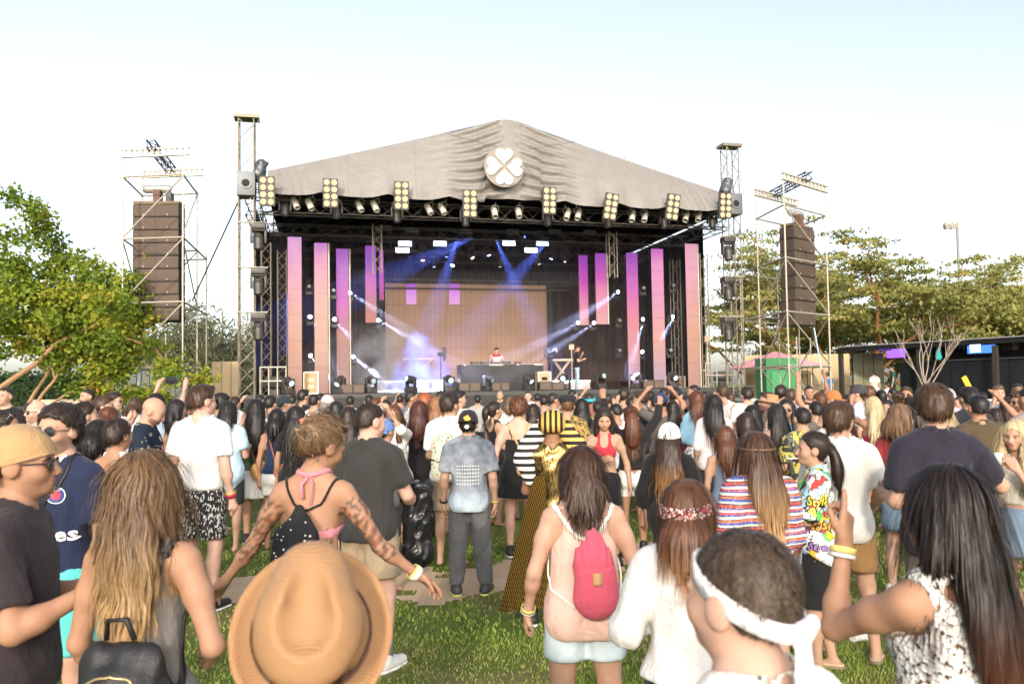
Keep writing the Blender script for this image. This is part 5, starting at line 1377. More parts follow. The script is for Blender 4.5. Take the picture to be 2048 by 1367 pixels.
m = MB(); m.box((0, 0, 1.48), (7.2, 2.8, 2.96)); q = m.build('floor_smoke', t.m); q.location = S(u0 + .5, 4.0, DECK + .02); q.rotation_euler = (0, 0, ST_A); props(q, 'white smoke rolling over the deck beside the bright riser', 'smoke', None, 'stuff')
# ================================================================== GROUND
PATHS = [[(-4.6, 6.9), (-3.6, 7.35), (-2.6, 7.9), (-1.4, 8.0), (-.6, 7.7), (.2, 8.3), (.9, 8.9), (1.5, 9.1)]]
def path_mask(X, Y):
    d = np.full(X.shape, 9.0)
    for pl in PATHS:
        for (x0, y0), (x1, y1) in zip(pl[:-1], pl[1:]):
            dx, dy = x1 - x0, y1 - y0; t = np.clip(((X - x0) * dx + (Y - y0) * dy) / (dx * dx + dy * dy), 0, 1); d = np.minimum(d, np.hypot(X - x0 - t * dx, Y - y0 - t * dy))
    return d + .22 * np.sin(X * 5.1 + Y * 3) * np.sin(Y * 6.3 - X) + .1 * np.sin(X * 13 + 2) * np.sin(Y * 17)
t = NT('lawn'); co = t.coord(); n1 = t.noise(.9, 5, co, .6); n2 = t.noise(14, 4, co, .65); n3 = t.noise(160, 2, co)
c = t.ramp(n1, [(.30, (.13, .20, .034)), (.48, (.18, .25, .05)), (.58, (.28, .25, .10)), (.68, (.38, .30, .17))])
c = t.mix(t.math('MULTIPLY', n2, .6), c, (.035, .062, .010)); c = t.mix(t.math('MULTIPLY', t.math('GREATER_THAN', n3, .6), .35), c, (.16, .18, .05))
t.bsdf(c, .95, 0, .15, t.bump(t.math('ADD', n2, n3), .8, .04)); LAWN = t.m
m = MB(); m.add([(-600, -60, 0), (600, -60, 0), (600, 900, 0), (-600, 900, 0)], [(0, 1, 2, 3)]); props(m.build('ground', LAWN), None, None, None, 'structure')
xs = np.linspace(-5.4, 2.4, 130); ys = np.linspace(6.0, 10.0, 70); gx, gy = np.meshgrid(xs, ys, indexing='ij'); dm = path_mask(gx, gy); V = np.stack([gx.ravel(), gy.ravel(), np.full(gx.size, .004) + .006 * np.clip(.4 - dm.ravel(), 0, .4)], 1)
idx = np.arange(gx.size).reshape(gx.shape); Q = np.stack([idx[:-1, :-1].ravel(), idx[1:, :-1].ravel(), idx[1:, 1:].ravel(), idx[:-1, 1:].ravel()], 1); keep = (dm.ravel()[Q] < .56).all(1)
t = NT('bare_earth'); n1 = t.noise(4, 5); n2 = t.noise(60, 4); c = t.mix(n1, (.46, .33, .205), (.62, .47, .31)); c = t.mix(t.math('MULTIPLY', n2, .35), c, (.34, .25, .17)); t.bsdf(c, .95, 0, .2, t.bump(n2, .8, .02))
me = np_mesh('path', V, Q[keep]); me.materials.append(t.m); props(link_mesh('path', me), 'trodden strip of bare sandy earth across the lawn', None, None, 'structure')
def grass(n, y0, y1, hgt, wid, seed):
    g = np.random.default_rng(seed); Y = np.sqrt(g.random(n) * (y1 ** 2 - y0 ** 2) + y0 ** 2); X = (g.random(n) - .5) * 2 * (Y * .70 + .3)
    cl = .5 + .5 * np.sin(X * 2.3 + 1.2 * np.sin(Y * 1.9)) * np.sin(Y * 2.7 + X); k = path_mask(X, Y) > .42 + .2 * g.random(n)
    k &= g.random(n) < .45 + .55 * cl; X, Y, cl = X[k], Y[k], cl[k]; n = len(X)
    h = hgt * (.45 + .9 * g.random(n)) * (.7 + .5 * cl); a = g.random(n) * 6.28; w = wid * (.6 + .8 * g.random(n)); b = g.random(n) * 6.28; ln = h * (.25 + .7 * g.random(n))
    P = np.stack([X, Y, np.zeros(n)], 1); sx = np.stack([np.cos(a), np.sin(a), 0 * a], 1) * w[:, None]; le = np.stack([np.cos(b), np.sin(b), 0 * b], 1) * ln[:, None]; up = np.stack([0 * h, 0 * h, h], 1)
    V = np.stack([P - sx, P + sx, P + sx * .7 + le * .4 + up * .62, P - sx * .7 + le * .4 + up * .62, P + le + up], 1).reshape(-1, 3); i = np.arange(n)[:, None] * 5
    T = np.concatenate([i + np.array([[0, 1, 2]]), i + np.array([[0, 2, 3]]), i + np.array([[3, 2, 4]])]); return V, T, np.repeat(np.clip(.5 * g.random(n) + .5 * cl, 0, 1), 5)
t = NT('grass_blades'); c = t.ramp(t.attr('rnd', 'Fac'), [(0, (.44, .36, .18)), (.3, (.36, .34, .10)), (.55, (.22, .31, .05)), (1, (.25, .35, .06))]); x = t.bsdf(c, .6, 0, .25); GRASSM = t.m
for (n, a, b_, h, w_, sd) in ((70000, 2.4, 6.2, .026, .0029, 1), (45000, 6.2, 11.5, .027, .0058, 2)):
    V, T, rn = grass(n, a, b_, h, w_, sd); me = np_mesh('grass', V, T, False, None, {'rnd': rn}); me.materials.append(GRASSM); props(link_mesh('grass', me), 'short green lawn blades with dry patches', 'grass', None, 'stuff')

# ================================================================== SCAFFOLD TOWERS WITH SPEAKER ARRAYS
def scaffold(lab, F0, F1, B0, B1, zs, ztop, mirror):
    """four standards at F0,F1 (front) and B0,B1 (back); ledgers at levels zs"""
    r = empty('scaffold_tower', (*((F0 + B1) / 2).xy, 0), 0, lab, 'scaffold'); o = Vector(r.location)
    L = lambda p, z: Vector((p.x - o.x, p.y - o.y, z))
    def pole(nm, a, b, rad=.034): m = MB(); m.tube([a, b], rad, 8); m.build(nm, STEEL, r, True)
    ext = [F0 + (F1 - F0) * 0 + (B0 - F0) * 1.75, F1 + (B1 - F1) * 1.75]
    for p in (F0, F1, B0, B1): pole('standard', L(p, 0), L(p, ztop))
    for p in ext: pole('standard', L(p, 0), L(p, zs[2] + .2))
    for z in zs:
        pole('ledger', L(F0, z), L(F1, z)); pole('ledger', L(B0, z), L(B1, z)); pole('ledger', L(F0, z), L(B0, z)); pole('ledger', L(F1, z), L(B1, z))
        if z < zs[3]: pole('ledger', L(B0, z), L(ext[0], z)); pole('ledger', L(B1, z), L(ext[1], z)); pole('ledger', L(ext[0], z), L(ext[1], z))
    zz = [0.1] + list(zs)
    for i in range(len(zz) - 1):
        a, b = (F0, F1) if not mirror else (F1, F0); c, d = (B0, B1) if not mirror else (B1, B0)
        pole('brace', L(a, zz[i] + .05), L(b, zz[i + 1] - .05), .03)
        if i < 3: pole('brace', L(c, zz[i] + .05), L(d, zz[i + 1] - .05), .026); pole('brace', L(F1, zz[i + 1] - .05), L(B1, zz[i] + .05), .026); pole('brace', L(F0, zz[i + 1] - .05), L(B0, zz[i] + .05), .026)
        else: pole('brace', L(F1, zz[i] + .1), L(B1, zz[i + 1]), .026)
    for i in (0, 1):
        q0, q1 = F0 + (F1 - F0) * (i + 1) / 3, F0 + (F1 - F0) * (i + 1) / 3; pole('standard', L(q0 + (B0 - F0) * .2, 0), L(q0 + (B0 - F0) * .2, zs[1] - .9), .024)
    for (p, q) in ((F0, F1), (B0, B1)):                                   # perforated top beams
        d = (q - p).normalized(); a, b = L(p - d * .08, ztop + .16), L(q + d * .22, ztop + .16); m = MB(); w = (b - a)
        ang = math.atan2(w.y, w.x); m.box((a + b) / 2 + Vector((0, 0, .12)), (w.length, .12, .04), (0, 0, ang)); m.box((a + b) / 2 - Vector((0, 0, .12)), (w.length, .12, .04), (0, 0, ang)); n = 12
        for i in range(n): c = a + w * ((i + .5) / n); m.box(c, (w.length / n * .62, .05, .2), (0, 0, ang))
        m.build('top_beam', plain((.68, .62, .52), .4, .5), r)
    c0, c1 = (L(F0, ztop + .36) + L(F1, ztop + .36)) / 2, (L(B0, ztop + .36) + L(B1, ztop + .36)) / 2; m = MB(); truss(m, c0 + (c0 - c1) * .15, c1 + (c1 - c0) * .15, .26, .03, .014, .35); m.build('hoist_beam', ALU_D, r)
    for p in (F0, F1, B0, B1):
        for z in zs: m = MB(); m.lathe([(.045, -.05), (.055, 0), (.045, .05)], L(p, z), 8); m.build('coupler', plain((.5, .42, .32), .45, .6), r)
    return r
def line_array(lab, c, wd, n, ztop, hh, rz, curve):
    r = empty('line_array', (c.x, c.y, ztop), rz, lab, 'speaker array'); G = plain((.085, .058, .042), .62, 0, .35, .2, 120, .35); K = plain((.05, .037, .03), .6); y = 0; z = 0; tilt = 0
    mm = MB(); mm.box((0, 0, 0), (wd, .62, hh - .02), None, .012); cm = mm.mesh('cabinet', K); gm_ = MB()
    for sx in (-1, 1): gm_.box((sx * wd * .2475, -.318, .012), (wd * .49, .014, hh - .075), None, .004)
    gm = gm_.mesh('grille', G); sm_ = MB(); sm_.box((0, -.325, -hh / 2 + .035), (wd - .02, .012, .012)); 
    bm_ = MB(); bm_.lathe([(.02, -.02), (.02, 0), (.002, .002)], (0, 0, 0), 10, 'Y'); bmesh_ = bm_.mesh('badge', plain((.6, .45, .25), .4))
    m = MB(); m.box((0, 0, .07), (wd, .55, .1)); m.build('top_frame', plain((.16, .10, .06), .6), r)
    for k in range(n):
        tilt = curve * (k / n) ** 2.2; z -= hh / 2; q = link_mesh('cabinet', cm, None, r, (0, y, z), (-tilt, 0, 0)); link_mesh('grille', gm, None, q)
        for sx in (-1, 1): link_mesh('badge', bmesh_, None, q, (sx * wd * .26, -.335, -hh / 2 + .085))
        z -= hh / 2 * math.cos(tilt); y += hh * math.sin(tilt) * .9
    return r, z
# beside the tree
F0, F1, B0, B1 = at(244, 735, 27.5), at(365, 735, 27.3), at(283, 700, 30.2), at(394, 700, 30.0)
for p in (F0, F1, B0, B1): p.z = 0
ZS = [at(244, y, 27.5).z for y in (735, 606, 478, 354)]; ZS.insert(0, .35)
zt = at(244, 297, 27.5).z
scaffold('tall steel scaffold tower beside the leafy tree, holding a speaker array', F0, F1, B0, B1, ZS[1:], zt - .35, False)
c = at(318, 500, 28.7); wd = (at(363, 500, 28.7) - at(273, 500, 28.7)).x; za, zb = at(318, 412, 28.7).z, at(318, 643, 28.7).z; NA = 9
la_, _ = line_array('dark brown hanging speaker array in the scaffold beside the leafy tree', c, wd, NA, za, (za - zb) / NA, R(2), .10)
def hoist(c, z0, z1, lab, rz=0):
    q = empty('chain_hoist', (c.x, c.y, z0), rz, lab, 'hoist'); m = MB(); m.box((0, -.1, .28), (.26, .3, .75), None, .03); m.build('chain_bag', plain((.13, .075, .055), .7), q); m = MB(); m.lathe([(.13, -.55), (.15, -.45), (.15, .35), (.1, .42)], (0, 0, .72), 14, 'X'); m.build('motor', plain((.5, .47, .44), .35, .5), q, True)
    for dx in (-.02, .25): m = MB(); m.tube([(dx, 0, .8), (dx, 0, z1 - z0)], .012, 5); m.build('chain', plain((.25, .24, .22), .4, .6), q)
    m = MB(); m.box((.35, .1, .35), (.2, .3, .5), None, .03); m.build('hook_block', plain((.07, .07, .07), .5), q)
hoist(c, za - .1, zt + .1, 'chain hoist with dark red chain bag over the array beside the leafy tree')
# beside the bar
G0, G1, H0, H1 = at(1578, 735, 29.5), at(1661, 735, 31.6), at(1522, 735, 32.0), at(1600, 735, 34.0)
for p in (G0, G1, H0, H1): p.z = 0
ZR = [at(1578, y, 29.5).z for y in (731, 622, 514, 409)]
zr = at(1566, 342, 29.5).z
scaffold('tall steel scaffold tower between the stage and the bar, holding a speaker array', G0, G1, H0, H1, ZR, zr - .35, True)
c = at(1595, 500, 31.8); wd = 1.62; za, zb = at(1590, 458, 31.8).z, at(1590, 653, 31.8).z
rz_ = math.atan2((G1 - G0).y, (G1 - G0).x)
line_array('dark brown hanging speaker array in the scaffold beside the bar', c, wd, 8, za, (za - zb) / 8, rz_, .14)
hoist(c, za - .1, zr + .1, 'chain hoist with chain bag over the array beside the bar', rz_)
# guy straps
for (a, b, lab, col) in (((478, 400, 28), (385, 600, 30), 'dark guy strap running from the tower down to the scaffold', (.05, .06, .09)), ((300, 650, 28.5), (270, 800, 27.2), 'pale blue ratchet strap under the array beside the leafy tree', (.45, .6, .68)), ((1628, 655, 31), (1652, 790, 30), 'pale blue ratchet strap under the array beside the bar', (.35, .55, .62))):
    p, q = at(*a), at(*b); o = empty('guy_strap', (p.x, p.y, 0), 0, lab, 'strap'); m = MB(); m.tube([p - Vector((p.x, p.y, 0)), q - Vector((p.x, p.y, 0))], .03, 5); m.build('webbing', plain(col, .7), o)

# ================================================================== CROWD BARRIER
BARM = plain((.62, .60, .55), .55, .1, .4, .25, 4)
def barrier_mesh():
    m = MB(); m.box((0, 0, .52), (1.92, .03, .9), None, .006); return m
pm = barrier_mesh().mesh('panel', BARM); fm = MB(); fm.tube([(-.99, 0, 0), (-.99, 0, 1.16), (.99, 0, 1.16), (.99, 0, 0)], .03, 6); fm_ = fm.mesh('rail_frame', plain((.66, .62, .55), .4, .5)); tm = MB(); tm.box((0, .05, 1.20), (2.0, .22, .03)); tm_ = tm.mesh('top_step', BARM)
pl = [at(-60, 830, 21.5), at(480, 826, 23.5), at(1000, 818, 25.5), at(1500, 808, 27.0), at(2150, 795, 27.0)]
NB = -1
for a, b in zip(pl[:-1], pl[1:]):
    a = Vector((a.x, a.y, 0)); b = Vector((b.x, b.y, 0)); n = max(1, round((b - a).length / 2.04))
    for i in range(n):
        c0 = a + (b - a) * ((i + .5) / n); NB += 1; o = empty('crowd_barrier', c0, math.atan2((b - a).y, (b - a).x), 'pale metal crowd barrier section along the stage pit, %s from the leafy tree' % ORD[NB], 'barrier', 'crowd barrier sections'); link_mesh('panel', pm, None, o); link_mesh('rail_frame', fm_, None, o); link_mesh('top_step', tm_, None, o)

# ================================================================== TREES
def leaf_mesh(pts, nrm, size, rng, asp=.5, droop=.0):
    n = len(pts); a = rng.normal(0, 1, (n, 3)); a /= np.linalg.norm(a, axis=1, keepdims=True); u = nrm * .7 + a; u /= np.linalg.norm(u, axis=1, keepdims=True)
    b = rng.normal(0, 1, (n, 3)); t1 = np.cross(u, b); t1 /= np.linalg.norm(t1, axis=1, keepdims=True); t2 = np.cross(u, t1); s = size * (.55 + .9 * rng.random(n))[:, None]
    t1[:, 2] -= droop; A = pts + t1 * s; B = pts + t2 * s * asp + u * s * .12; C = pts - t1 * s; D = pts - t2 * s * asp + u * s * .12
    V = np.stack([A, B, C, D], 1).reshape(-1, 3); i = np.arange(n)[:, None] * 4; return V, i + np.array([[0, 1, 2, 3]])
@cached
def leafmat(stops, trans=.35):
    t = NT('foliage'); c = t.ramp(t.attr('rnd', 'Fac'), stops); b = t.bsdf(c, .55, 0, .3); tr = t.n('BsdfTranslucent', Color=c); mx = t.n('MixShader'); t.set(mx, 0, trans); t.t.links.new(b.outputs[0], mx.inputs[1]); t.t.links.new(tr.outputs[0], mx.inputs[2]); t.t.links.new(mx.outputs[0], t.out.inputs[0]); return t.m
def bark(col): return plain(col, .85, 0, .2, .35, 9, .6)
def limbs(m, p, d, L, r, depth, rng, tips, spread=.7, up=.15, k=(2, 3), kink=.16):
    """recursive limbs; collects tip points"""
    pts = [p]; q = p.copy(); dd = d.copy(); seg = 4
    for i in range(seg):
        dd = (dd + Vector(rng.normal(0, kink, 3)) + Vector((0, 0, up * .25))).normalized(); q = q + dd * (L / seg); pts.append(q.copy())
    m.tube(pts, [r * (1 - .45 * i / seg) for i in range(seg + 1)], 7 if r > .05 else 5, False)
    tips.extend([(pts[-1], depth), (pts[2], depth)] if depth <= 1 else [(pts[-1], depth)])
    if depth > 0:
        for _ in range(int(rng.integers(k[0], k[1] + 1))):
            a = Vector(rng.normal(0, 1, 3)); a = (a - dd * a.dot(dd)).normalized(); nd = (dd + a * spread + Vector((0, 0, up))).normalized(); limbs(m, q if rng.random() < .7 else pts[3], nd, L * (.62 + .25 * rng.random()), r * .55, depth - 1, rng, tips, spread, up, k, kink)
def tree(name, base, lab, cat='tree', group=None, stems=(), crowns=(), leaf=.1, n=9000, stops=None, barkc=(.2, .12, .07), seed=1, layered=False, asp=.5, depth=3, trans=.35, tipleaf=1.0, up=.15, spread=.7):
    rng = np.random.default_rng(seed); r = empty(name, base, 0, lab, cat, group); m = MB(); tips = []
    for (p, d, L, rad) in stems: limbs(m, Vector(p), Vector(d).normalized(), L, rad, depth, rng, tips, spread, up)
    m.build('trunk', bark(barkc), r, True)
    C = []; 
    if crowns:
        tot = sum(c_[1][0] * c_[1][1] * c_[1][2] for c_ in crowns)
        for (c_, rad) in crowns:
            k = max(3, int(len(crowns) and 90 * rad[0] * rad[1] * rad[2] / tot)); v = rng.normal(0, 1, (k, 3)); v /= np.linalg.norm(v, axis=1, keepdims=True); v *= (rng.random((k, 1)) ** .28); C.append(np.array(c_) + v * np.array(rad))
    if tips and tipleaf: C.append(np.array([t_[0][:] for t_ in tips]))
    C = np.concatenate(C); per = max(4, n // len(C)); sz = .42 if not layered else .5
    rep = np.repeat(C, per, 0); off = rng.normal(0, 1, rep.shape) * np.array((sz, sz, sz * (.75 if not layered else .16))) * leaf * 7
    if layered: off[:, 2] -= .12 * (off[:, 0] ** 2 + off[:, 1] ** 2) ** .5
    P = rep + off; nr = off / (np.linalg.norm(off, axis=1, keepdims=True) + 1e-6); nr = nr * .5 + np.array((0, 0, .6)); V, Q = leaf_mesh(P, nr, leaf, rng, asp)
    cid = np.repeat(rng.random(len(C)), per); rn = np.clip(.55 * cid + .45 * rng.random(len(P)), 0, 1); me = np_mesh('crown', V, Q, False, None, {'rnd': np.repeat(rn, 4)}); me.materials.append(leafmat(stops, trans)); link_mesh('crown', me, None, r); return r
GREEN1 = ((0, (.085, .14, .016)), (.45, (.17, .24, .025)), (.72, (.30, .33, .035)), (.90, (.40, .32, .035)), (1, (.42, .17, .04)))
W = lambda x, y, D, b: at(x, y, D) - Vector(b)
b0 = at(20, 850, 27); b0.z = 0
loc = lambda x, y, D: tuple(W(x, y, D, b0))
b00 = (0, 0, 0)
crs = []
rg = np.random.default_rng(5)
for (x, y, D, rx_, ry_) in ((20, 430, 27, 60, 40), (70, 470, 28, 45, 60), (30, 520, 27, 70, 60), (100, 560, 27, 70, 70), (170, 560, 28, 60, 60), (60, 620, 26, 80, 70), (150, 640, 27, 80, 60), (220, 600, 27.5, 60, 60), (225, 560, 29, 40, 50), (230, 680, 27, 50, 40), (270, 635, 28.4, 36, 36), (180, 715, 26.5, 50, 36), (90, 690, 28, 80, 60), (-60, 560, 27, 80, 120), (-40, 700, 27, 60, 60), (130, 520, 29, 40, 30), (210, 745, 27, 30, 20)):
    k = D / FPX; crs.append((loc(x, y, D), (rx_ * k * 1.0, rx_ * k * 1.3, ry_ * k)))
tree('leafy_tree', b0, 'sunlit yellow green leafy tree with slender forked trunks by the scaffold', 'tree', None, [(loc(-20, 790, 26.5), (.75, .1, .42), 3.6, .10), (loc(45, 850, 26.6), (.05, .1, 1), 2.6, .08), (loc(50, 850, 26.8), (.35, .2, 1), 2.4, .07), (loc(60, 850, 26.8), (.6, -.2, 1), 2.2, .06), (loc(170, 850, 27), (.2, .1, 1), 2.0, .06)], crs, .085, 34000, GREEN1, (.34, .20, .11), 5, False, .62, 2, .35, .25)
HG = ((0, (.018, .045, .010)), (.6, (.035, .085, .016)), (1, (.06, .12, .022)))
# hedge and low wall
hb = at(70, 800, 34); hb.z = 0; r = empty('hedge', hb, 0, 'dark green clipped hedge behind the slender tree trunks', 'hedge'); rg = np.random.default_rng(3)
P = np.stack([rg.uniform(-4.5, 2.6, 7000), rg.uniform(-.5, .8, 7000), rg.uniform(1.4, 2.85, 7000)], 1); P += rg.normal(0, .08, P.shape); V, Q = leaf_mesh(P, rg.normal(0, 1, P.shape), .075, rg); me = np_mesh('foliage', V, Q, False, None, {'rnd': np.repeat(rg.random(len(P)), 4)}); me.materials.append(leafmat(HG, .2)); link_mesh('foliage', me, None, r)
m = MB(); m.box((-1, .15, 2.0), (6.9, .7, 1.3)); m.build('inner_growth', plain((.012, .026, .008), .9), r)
m = MB(); m.box((0, 0, .7), (7.6, .35, 1.4)); o = m.build('garden_wall', plain((.055, .055, .052), .8, 0, .3, .3, 3)); o.location = hb + Vector((-.9, -.8, 0)); props(o, 'dark grey low wall in front of the clipped hedge', 'wall', None, 'thing')
def panel_fence(lab, a, b, h, n, mat, frame):
    a = Vector((a.x, a.y, 0)); b = Vector((b.x, b.y, 0)); d = (b - a); L = d.length; r = empty('panel_fence', a, math.atan2(d.y, d.x), lab, 'fence')
    for i in range(n):
        for j in (0, 1): m = MB(); m.box((L * (i + .5) / n, 0, h * (j * .5 + .25)), (L / n - .04, .05, h / 2 - .03)); m.build('panel', mat, r)
        m = MB(); m.box((L * i / n, .05, h / 2), (.07, .07, h)); m.build('post', frame, r)
    return r
FR = plain((.05, .045, .04), .6)
panel_fence('grey green panel fence behind the scaffold beside the leafy tree', at(195, 740, 40), at(378, 740, 40), at(280, 727, 40).z, 7, plain((.17, .18, .15), .6, 0, .4, .25, 2), FR)
panel_fence('warm beige panel fence between the scaffold and the stage tower', at(424, 740, 37), at(482, 740, 37), at(450, 722, 37).z, 3, plain((.62, .46, .28), .65, 0, .3, .12, 2), plain((.35, .25, .16), .6))
panel_fence('beige panel fence behind the scaffold beside the bar', at(1486, 740, 44), at(1700, 740, 44), at(1600, 708, 44).z, 5, plain((.50, .38, .22), .65, 0, .3, .15, 2), FR)
panel_fence('pale olive panel fence seen under the bar roof', at(1706, 740, 41), at(1768, 740, 41), at(1730, 706, 41).z, 3, plain((.30, .29, .19), .65, 0, .3, .15, 2), FR)
# far pines beyond the stage
PINE_HAZE = ((0, (.10, .115, .06)), (.6, (.15, .16, .085)), (1, (.20, .19, .10)))  # distance haze is painted into these pale leaf colours
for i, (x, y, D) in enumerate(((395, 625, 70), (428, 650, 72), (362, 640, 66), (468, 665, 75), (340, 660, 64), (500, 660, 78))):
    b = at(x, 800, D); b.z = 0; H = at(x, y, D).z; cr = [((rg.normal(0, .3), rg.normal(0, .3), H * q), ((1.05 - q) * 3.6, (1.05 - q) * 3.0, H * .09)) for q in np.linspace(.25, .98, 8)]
    tree('pine_tree', b, 'feathery pine, haze painted into its pale olive leaves, far beyond the stage tower', 'tree', 'far pines beyond the stage tower', [((0, 0, 0), (0, 0, 1), H * .6, .25)], cr, .34, 5000, PINE_HAZE, (.22, .17, .12), 60 + i, False, .18, 1, .25, 0)
# rain trees behind the bar
OLV = ((0, (.13, .145, .045)), (.4, (.23, .24, .065)), (.75, (.34, .32, .09)), (1, (.46, .34, .13)))
for i, (x, y, D, sp) in enumerate(((1530, 500, 50, 110), (1690, 462, 46, 150), (1620, 560, 54, 110), (1800, 520, 47, 130), (1880, 590, 50, 130), (1985, 600, 52, 130), (2060, 590, 48, 100), (1760, 600, 56, 120))):
    b = at(x + 15, 780, D); b.z = 0; zt = at(x, y, D).z; k = D / FPX; rg2 = np.random.default_rng(200 + i); cr = []
    for q in range(11):
        f = q / 10; a = rg2.random() * 6.28; rr = sp * k * (.15 + .75 * (1 - f) ** .7 * rg2.random() ** .5 + .0); z = zt * (.46 + .52 * f); wv = sp * k * (.5 - .32 * f); cr.append(((math.cos(a) * rr + (1 - f) * rg2.normal(0, .5), math.sin(a) * rr, z), (wv, wv, .28)))
    tree('rain_tree', b, ('wide olive rain tree with layered boughs rising above the scaffold beside the bar', 'tallest wide rain tree with tiered feathery boughs beside the scaffold', 'rain tree seen low through the scaffold rails', 'broad rain tree leaning out over the bar roof edge', 'olive rain tree behind the bare sapling crown', 'wide rain tree behind the floodlight pole', 'rain tree rising over the far end of the bar roof', 'rain tree with orange boughs filling in behind the bar')[i], 'tree', None,
         [((0, 0, 0), (.15 * math.sin(i * 2.1), 0, 1), zt * .42, .22), ((0, 0, zt * .12), (.8, .1, .75), zt * .42, .13), ((0, 0, zt * .15), (-.8, .2, .7), zt * .42, .13)], cr, .125, 17000, OLV, (.36, .17, .08), 300 + i, True, .5, 3, .3, .8, .05, .8)
# bare sapling
b = at(1855, 790, 33); b.z = 0; rgs = np.random.default_rng(9); r = empty('bare_sapling', b, 0, 'leafless pale sapling standing in front of the bar', 'tree'); m = MB(); tp = []; H = at(1850, 640, 33).z
m.tube([(0, 0, 0), (.02, 0, H * .2), (-.05, 0, H * .38)], [.075, .065, .05], 8); 
for i in range(7): limbs(m, Vector((-.05, 0, H * (.30 + .02 * i))), Vector((math.cos(i * 2.4) * .62, math.sin(i * 2.4) * .5, .95)).normalized(), H * .30, .028, 2, rgs, tp, .42, .25, (2, 3), .1)
m.build('trunk', bark((.40, .33, .27)), r, True)

# ================================================================== BAR BUILDING
def P2(x, y, D): p = at(x, y, D); return p
A, B = at(1690, 700, 40), at(2140, 680, 31); A.z = B.z = 0; d = (B - A); L = d.length; an = math.atan2(d.y, d.x)
zA, zB = at(1690, 694, 40).z, at(2090, 672, 32).z; ZB = (zA + zB) / 2
bar = empty('bar_building', A, an, 'long black open fronted bar with a corrugated metal roof', 'building')
nb = 120; V = []; Q = []
for j, (yy, zz) in enumerate(((-.6, ZB), (3.6, ZB + .02))):
    for i in range(nb * 4 + 1): V.append((L * i / (nb * 4), yy, zz + .035 * math.sin(i * math.pi / 2)))
n_ = nb * 4 + 1; Q = [(i, i + 1, i + 1 + n_, i + n_) for i in range(n_ - 1)]; me = np_mesh('roof', V, np.array(Q), False); me.materials.append(plain((.42, .40, .37), .45, .6)); link_mesh('roof', me, None, bar)
m = MB(); m.add([(0, -.58, ZB - .045), (L, -.58, ZB - .045), (L, 3.6, ZB - .05), (0, 3.6, ZB - .05)], [(0, 1, 2, 3)]); m.build('dark_underside', BLACK, bar)  # black sheet added below the roof to darken its underside
m = MB(); m.box((L / 2, -.5, ZB - .15), (L, .12, .16)); m.build('roof_beam', BLACK, bar)
for i, f in enumerate((0.0, .42, .75, 1.0)): m = MB(); m.box((max(.1, L * f - .05), -.45, (ZB - .3) / 2), (.18, .18, ZB - .3)); m.build('post', BLACKP, bar)
zc = at(1900, 722, 36).z; np_ = 12; x0 = L * .27
for i in range(np_): m = MB(); ww = (L - x0) / np_; m.box((x0 + ww * (i + .5), .3, zc / 2 + .02), (ww - .02, .05, zc)); m.build('wall_panel', plain((.016, .018, .022), .38, 0, .5, .3, 3), bar)
m = MB(); m.box(((L + x0) / 2, .35, zc + .03), (L - x0, .35, .06)); m.build('counter_top', plain((.06, .06, .07), .4), bar)
m = MB(); m.box((L * .62, 3.3, ZB / 2 + .1), (L * .76, .1, ZB - .1)); m.build('back_wall', plain((.03, .028, .04), .7), bar)
for (xa, xb, ya, yb, col, st_) in ((1772, 1815, 697, 715, (.30, .12, .85), .9), (1935, 1990, 690, 706, (.08, .25, .85), .8), (1942, 1962, 686, 704, (.45, .75, 1.0), 2.5), (1755, 1780, 694, 699, (.3, .1, .95), 1.5)):
    f = ((xa + xb) / 2 - 1690) / 450; p = at((xa + xb) / 2, (ya + yb) / 2, 40 - 9 * f + 2.6); k = p.y / FPX; q = empty('light_panel', p, an, ('violet light box glowing under the bar roof near the pale fence', 'blue light box glowing at the back of the bar', 'pale blue bright lamp in the blue light box', 'thin violet light strip under the bar roof')[[1772, 1935, 1942, 1755].index(xa)], 'light')
    m = MB(); m.box((0, -.05 if xa == 1942 else 0, 0), ((xb - xa) * k, .06, (yb - ya) * k)); m.build('lit_face', glow(col, st_), q); m = MB(); m.box((0, .06, 0), ((xb - xa) * k + .1, .05, (yb - ya) * k + .1)); m.build('housing', BLACK, q)
for i, (x, y) in enumerate(((1825, 705), (1912, 690), (1845, 697), (1720, 697), (2020, 690))):
    f = (x - 1690) / 450; p = at(x, y, 40 - 9 * f + .8); q = empty('bar_speaker', p, an, 'dark speaker or lamp hung under the bar roof', 'speaker', 'dark fixtures under the bar roof'); m = MB(); m.box((0, 0, 0), (.5, .4, .45), None, .04); m.build('cabinet', BLACKP, q); m = MB(); m.tube([(0, 0, .2), (0, 0, .6)], .02, 5); m.build('hanger', BLACKP, q)
p = at(1877, 700, 35.5); q = empty('hanging_cloth', p, 0, 'teal cloth hanging from a post of the bar', 'cloth'); F = grow([cap((0, 0, -.3), (0, 0, .35), .14, .04, .03, .5)], .03); F.wrinkle(.02, (30, 30, 5), 2); V, Q = F.net(); to_mesh('cloth', V, Q, cloth((.03, .42, .45)), q)
